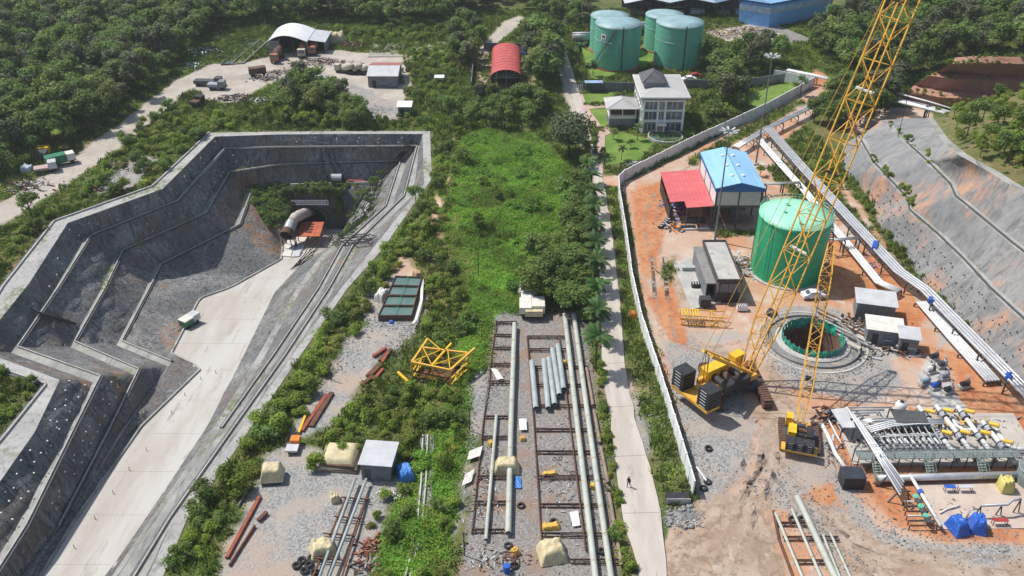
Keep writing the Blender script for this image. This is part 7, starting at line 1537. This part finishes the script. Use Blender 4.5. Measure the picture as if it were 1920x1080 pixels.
for lab, x, y, w_, d_, h_, n, ms, sd in (("dark scrap heap below the upper yard",438,186,9,5,1.4,120,[BLK,DGR,BROWNM],1),("mixed scrap heap left of the cream mixer trucks",602,118,16,6,1.5,220,MIX,2),("rusty frames stacked behind the upper yard",660,86,12,7,1.2,120,[RUST,RUST,BROWNM,WOOD],3),("scrap beside the brown tank lorry",500,148,7,4,1.2,90,MIX,4),("scrap bundle right of the brown tank lorry",526,138,6,4,1.,70,MIX,5),("grey scrap below the flatbed",480,190,8,5,.7,80,MIXG,6),("rubble spread in front of the small hut",705,208,9,6,.5,110,MIXG,7),("yellow brown timber scrap left of the blue warehouse",1385,64,22,16,1.6,420,[WOOD,M('yellow_timber',(.5,.36,.12),.8),RUST,LGREY,SCRAP],8),
    ("dark wrecks among the bushes left of the cutting",172,356,5,3,1.2,60,[BROWNM,BLK,RUST],9),("wreck pile behind the wrecks left of the cutting",215,312,5,3,1.3,60,[BROWNM,BLK,WOOD],10),("roadside scrap by the machines at the left edge",45,352,9,6,1.2,120,[BLK,BROWNM,SCRAP,LGREY],11),("stored gear at the wood edge beside the ponds",385,100,11,10,1.8,150,[GRNP,LGREY,DGR,WHITE],12),("stored gear further down the wood edge",358,126,6,5,1.5,60,[GRNP,LGREY,WHITE],13),
    ("steel offcuts right of the flat roofed building",1395,500,6,7,.8,130,[STEEL,LGREY,WOOD,RUST],14),("site clutter left of the red lean-to",1265,395,4,9,1.0,110,[DGR,LGREY,WOOD,TARPB],15),("orange and black gear in front of the red lean-to",1262,428,5,3,1.0,60,[ORNG,BLK,DGR,LGREY],16),("site clutter between the shaft and the site sheds",1610,608,9,5,.8,140,[WOOD,BLK,RUST,LGREY],17),("gear below the site sheds",1680,660,7,2.5,.8,70,[BLK,WOOD,LGREY,RUST],18),("black cable tangle right of the shaft",1612,668,3.5,3,.5,60,[BLK,DGR],19),
    ("pipe fittings left of the small crane's track",1560,780,3.5,4,.7,60,[RUST,STEEL,BLK],20),("fittings scattered between the pump lines",1790,800,14,5,.9,150,[STEEL,LGREY,DGR,BLUEGREY,YEL],21),("pipe fittings on the manifold floor",1680,835,12,4,.6,150,[DGR,RUST,LGREY,STEEL],22),("rubbish along the left pipe bay",915,930,4,14,.3,200,[RUST,SCRAP,LGREY,WOOD],23),("rubbish in the main pipe bay",1045,900,6,26,.25,160,[LGREY,WOOD,DGR,SCRAP],24),("rubbish under the paired pipelines",1118,880,2.2,40,.3,200,[LGREY,WOOD,DGR,SCRAP],25),("white plastic litter at the foot of the sprayed slope",1830,635,5,16,.3,90,[WHITE,WHITE,LGREY],26),("litter around the settling tank",700,560,4,9,.4,110,[DGR,BLK,LGREY],27),("litter beside the grey box shed",735,925,5,2.5,.4,70,[WHITE,LGREY,WOOD],28),("blue and grey gear under the pipe rack",1640,500,3,8,.5,50,[TARPB,DGR,STEEL],29),("litter and offcuts at the near end of the pipe yard",930,1050,7,5,.4,140,[RUST,WOOD,LGREY,BLK],30),("scaffold stacks on the lawn below the wall corner",1195,312,5,4,.9,80,[STEEL,LGREY,BLUEGREY],31),("offcuts on the red soil left of the pump station",1560,860,3,6,.4,60,[RUST,WOOD,BLK],32),("offcuts around the blue bundles",1790,960,12,5,.3,90,[STEEL,DGR,WOOD],33),("timber offcuts beside the black water bin",1290,985,3,2,.4,40,[WOOD,CONC,LGREY],34)):
    fine = h_ < .55
    heap('scrap_heap', lab, G(x,y), w_, d_, h_, n, ms, 200+sd, .12 if fine else .3, .7 if fine else 1.6, sc_=.45 if fine else 1.)
# crates and small units on the pad beside the flat roofed building
for i, (x, y, b, mt, lab) in enumerate(((1279,510,(0,2.6,0,.9,0,.7),GPIPE,"grey ribbed roof unit lying on the pad beside the flat roofed building"),(1297,542,(0,2.8,0,1.0,0,.8),BLK,"black slatted unit on the pad beside the flat roofed building"),(1312,578,(0,1.9,0,1.5,0,1.5),BLK,"black generator box at the near end of the pad"),(1382,585,(0,1.8,0,1.0,0,.9),WHITE,"white box below the flat roofed building"))):
    t = thing('equipment_unit', lab, 'equipment', G(x,y)+Vector((0,0,.22))); localbox(t, 'casing', mt, *b)
    for k in range(6): xx = b[1]*(k+.5)/6; localbox(t, 'rib', LGREY if i < 2 else DGR, xx-.07, xx+.07, b[2]-.03, b[3]+.03, b[5], b[5]+.08)
fl_ = thing('conveyor_piece', "dark slotted conveyor piece lying on the soil left of the red lean-to", 'machine part', G(1236,430)); fl_.rotation_euler = (0,0,R(52))
MB().bar((0,0,.4),(4.2,0,.9),.8,.3).build('belt', BLK, fl_)
for k in range(5): MB().bar((.6+k*.75,-.3,.65+k*.09),(.6+k*.75,.3,.65+k*.09),.3,.06).build('slot', LGREY, fl_)
beam('steel_pipe_piece', "dark pipe lying in front of the red lean-to", (1276,425), (1304,424), .5, .5, DGR, 'pipe', .4); beam('white_rail', "white rail lying in front of the red lean-to", (1280,430), (1330,428), .3, .3, WPIPE, 'rail', .2)
gtb = thing('striped_gate', "blue roofed gatehouse with white bars at the end of the drive", 'gatehouse', G(1086,174)); localbox(gtb, 'roof', M('gate_blue',(.35,.5,.7),.5), 1.5, 6.5, 0, 2.0, 2.7, 2.9); localbox(gtb, 'wall', DGR, 1.7, 6.3, .3, 1.8, 0, 2.7)
for k in range(6): localbox(gtb, 'bar', WHITE, -1.8+k*.5, -1.65+k*.5, 0, .1, 0, 2.4)
for x, y, rz, lab, mt in ((1292,152,R(10),"white car parked by the dark wall right of the house",WHITE),(1302,146,R(20),"red car parked behind the house",REDP)): car_build('parked_car', lab, G(x,y), rz, mt)
# wheel tracks worn into the works yard
def trackmat():
    m, t, N, L, b = NT('wheel_track_mud'); p = wpos(t); c = mixc(t, rmp(t, nz(t, p, .5, 5), .35, .65), (.36,.27,.20), (.46,.37,.29)); L.new(c, b.inputs["Base Color"]); b.inputs["Roughness"].default_value = .9
    tr = N.new("ShaderNodeBsdfTransparent"); mx = N.new("ShaderNodeMixShader"); L.new(rmp(t, nz(t, p, .6, 6, .7), .44, .70), mx.inputs[0]); L.new(tr.outputs[0], mx.inputs[1]); L.new(b.outputs[0], mx.inputs[2]); L.new(mx.outputs[0], N["Material Output"].inputs[0]); return m
TRK = trackmat()
for i, px in enumerate(([(1240,1080),(1300,990),(1370,930),(1420,860),(1440,780),(1400,780)],[(1350,1090),(1400,960),(1440,880),(1445,800)],[(1450,1080),(1430,980),(1420,900),(1400,850)],[(1240,560),(1230,480),(1215,420),(1230,370),(1290,320),(1380,270)],[(1255,640),(1240,560),(1235,480)],[(1290,640),(1330,660),(1380,650),(1420,640)],[(1600,1000),(1520,950),(1470,900),(1440,850)],[(1700,1060),(1600,1030),(1520,960)],[(1900,1060),(1780,1050),(1680,1040),(1600,1010)])):
    P = resamp([G(*p) for p in px], 40)
    # smooth
    for _ in range(6): P = [P[0]]+[(P[k-1]+P[k]*2+P[k+1])/4 for k in range(1, len(P)-1)]+[P[-1]]
    for s_ in (-1,1):
        rows_ = [[], []]
        for k in range(len(P)):
            d = (P[min(k+1,len(P)-1)]-P[max(k-1,0)]).normalized(); nn = Vector((-d.y,d.x,0)); q = P[k]+nn*(s_*1.1); zz = gz(q.x,q.y)+.05
            for j, w_ in enumerate((-.45,.45)): e = q+nn*w_; rows_[j].append((e.x,e.y,zz))
        struct(MB().grid(rows_).build('wheel_track', TRK))

ft_ = [G(x,y) for x,y in ((852,262),(858,290),(853,320),(840,345),(832,375),(828,412))]; FPm = M('trodden_earth', (.42,.27,.17), .95, (.50,.36,.25), .6)
P = resamp(ft_, 40); rows_ = [[], []]
for k in range(40):
    q = P[k]; w_ = .45+.25*mnoise.noise(q*.6)
    for j, s_ in enumerate((-1,1)): rows_[j].append((q.x+s_*w_, q.y, gz(q.x,q.y)+.12))
struct(MB().grid(rows_).build('footpath', FPm))
# ---------------------------------------------------------------- the humid air
HZ = bpy.data.materials.new('humid_air'); HZ.use_nodes = True; _t = HZ.node_tree
for n in list(_t.nodes):
    if n.type != 'OUTPUT_MATERIAL': _t.nodes.remove(n)
_v = _t.nodes.new('ShaderNodeVolumePrincipled'); _v.inputs['Color'].default_value = (.93,.96,1.0,1); _v.inputs['Density'].default_value = .00016; _v.inputs['Anisotropy'].default_value = .2
_t.links.new(_v.outputs[0], _t.nodes['Material Output'].inputs['Volume'])
tag(MB().box(-1600,1600,-1000,2100,-34,120).build('haze', HZ), "thin humid haze over the whole site", 'haze', kind='stuff')
SC.cycles.volume_bounces = 0
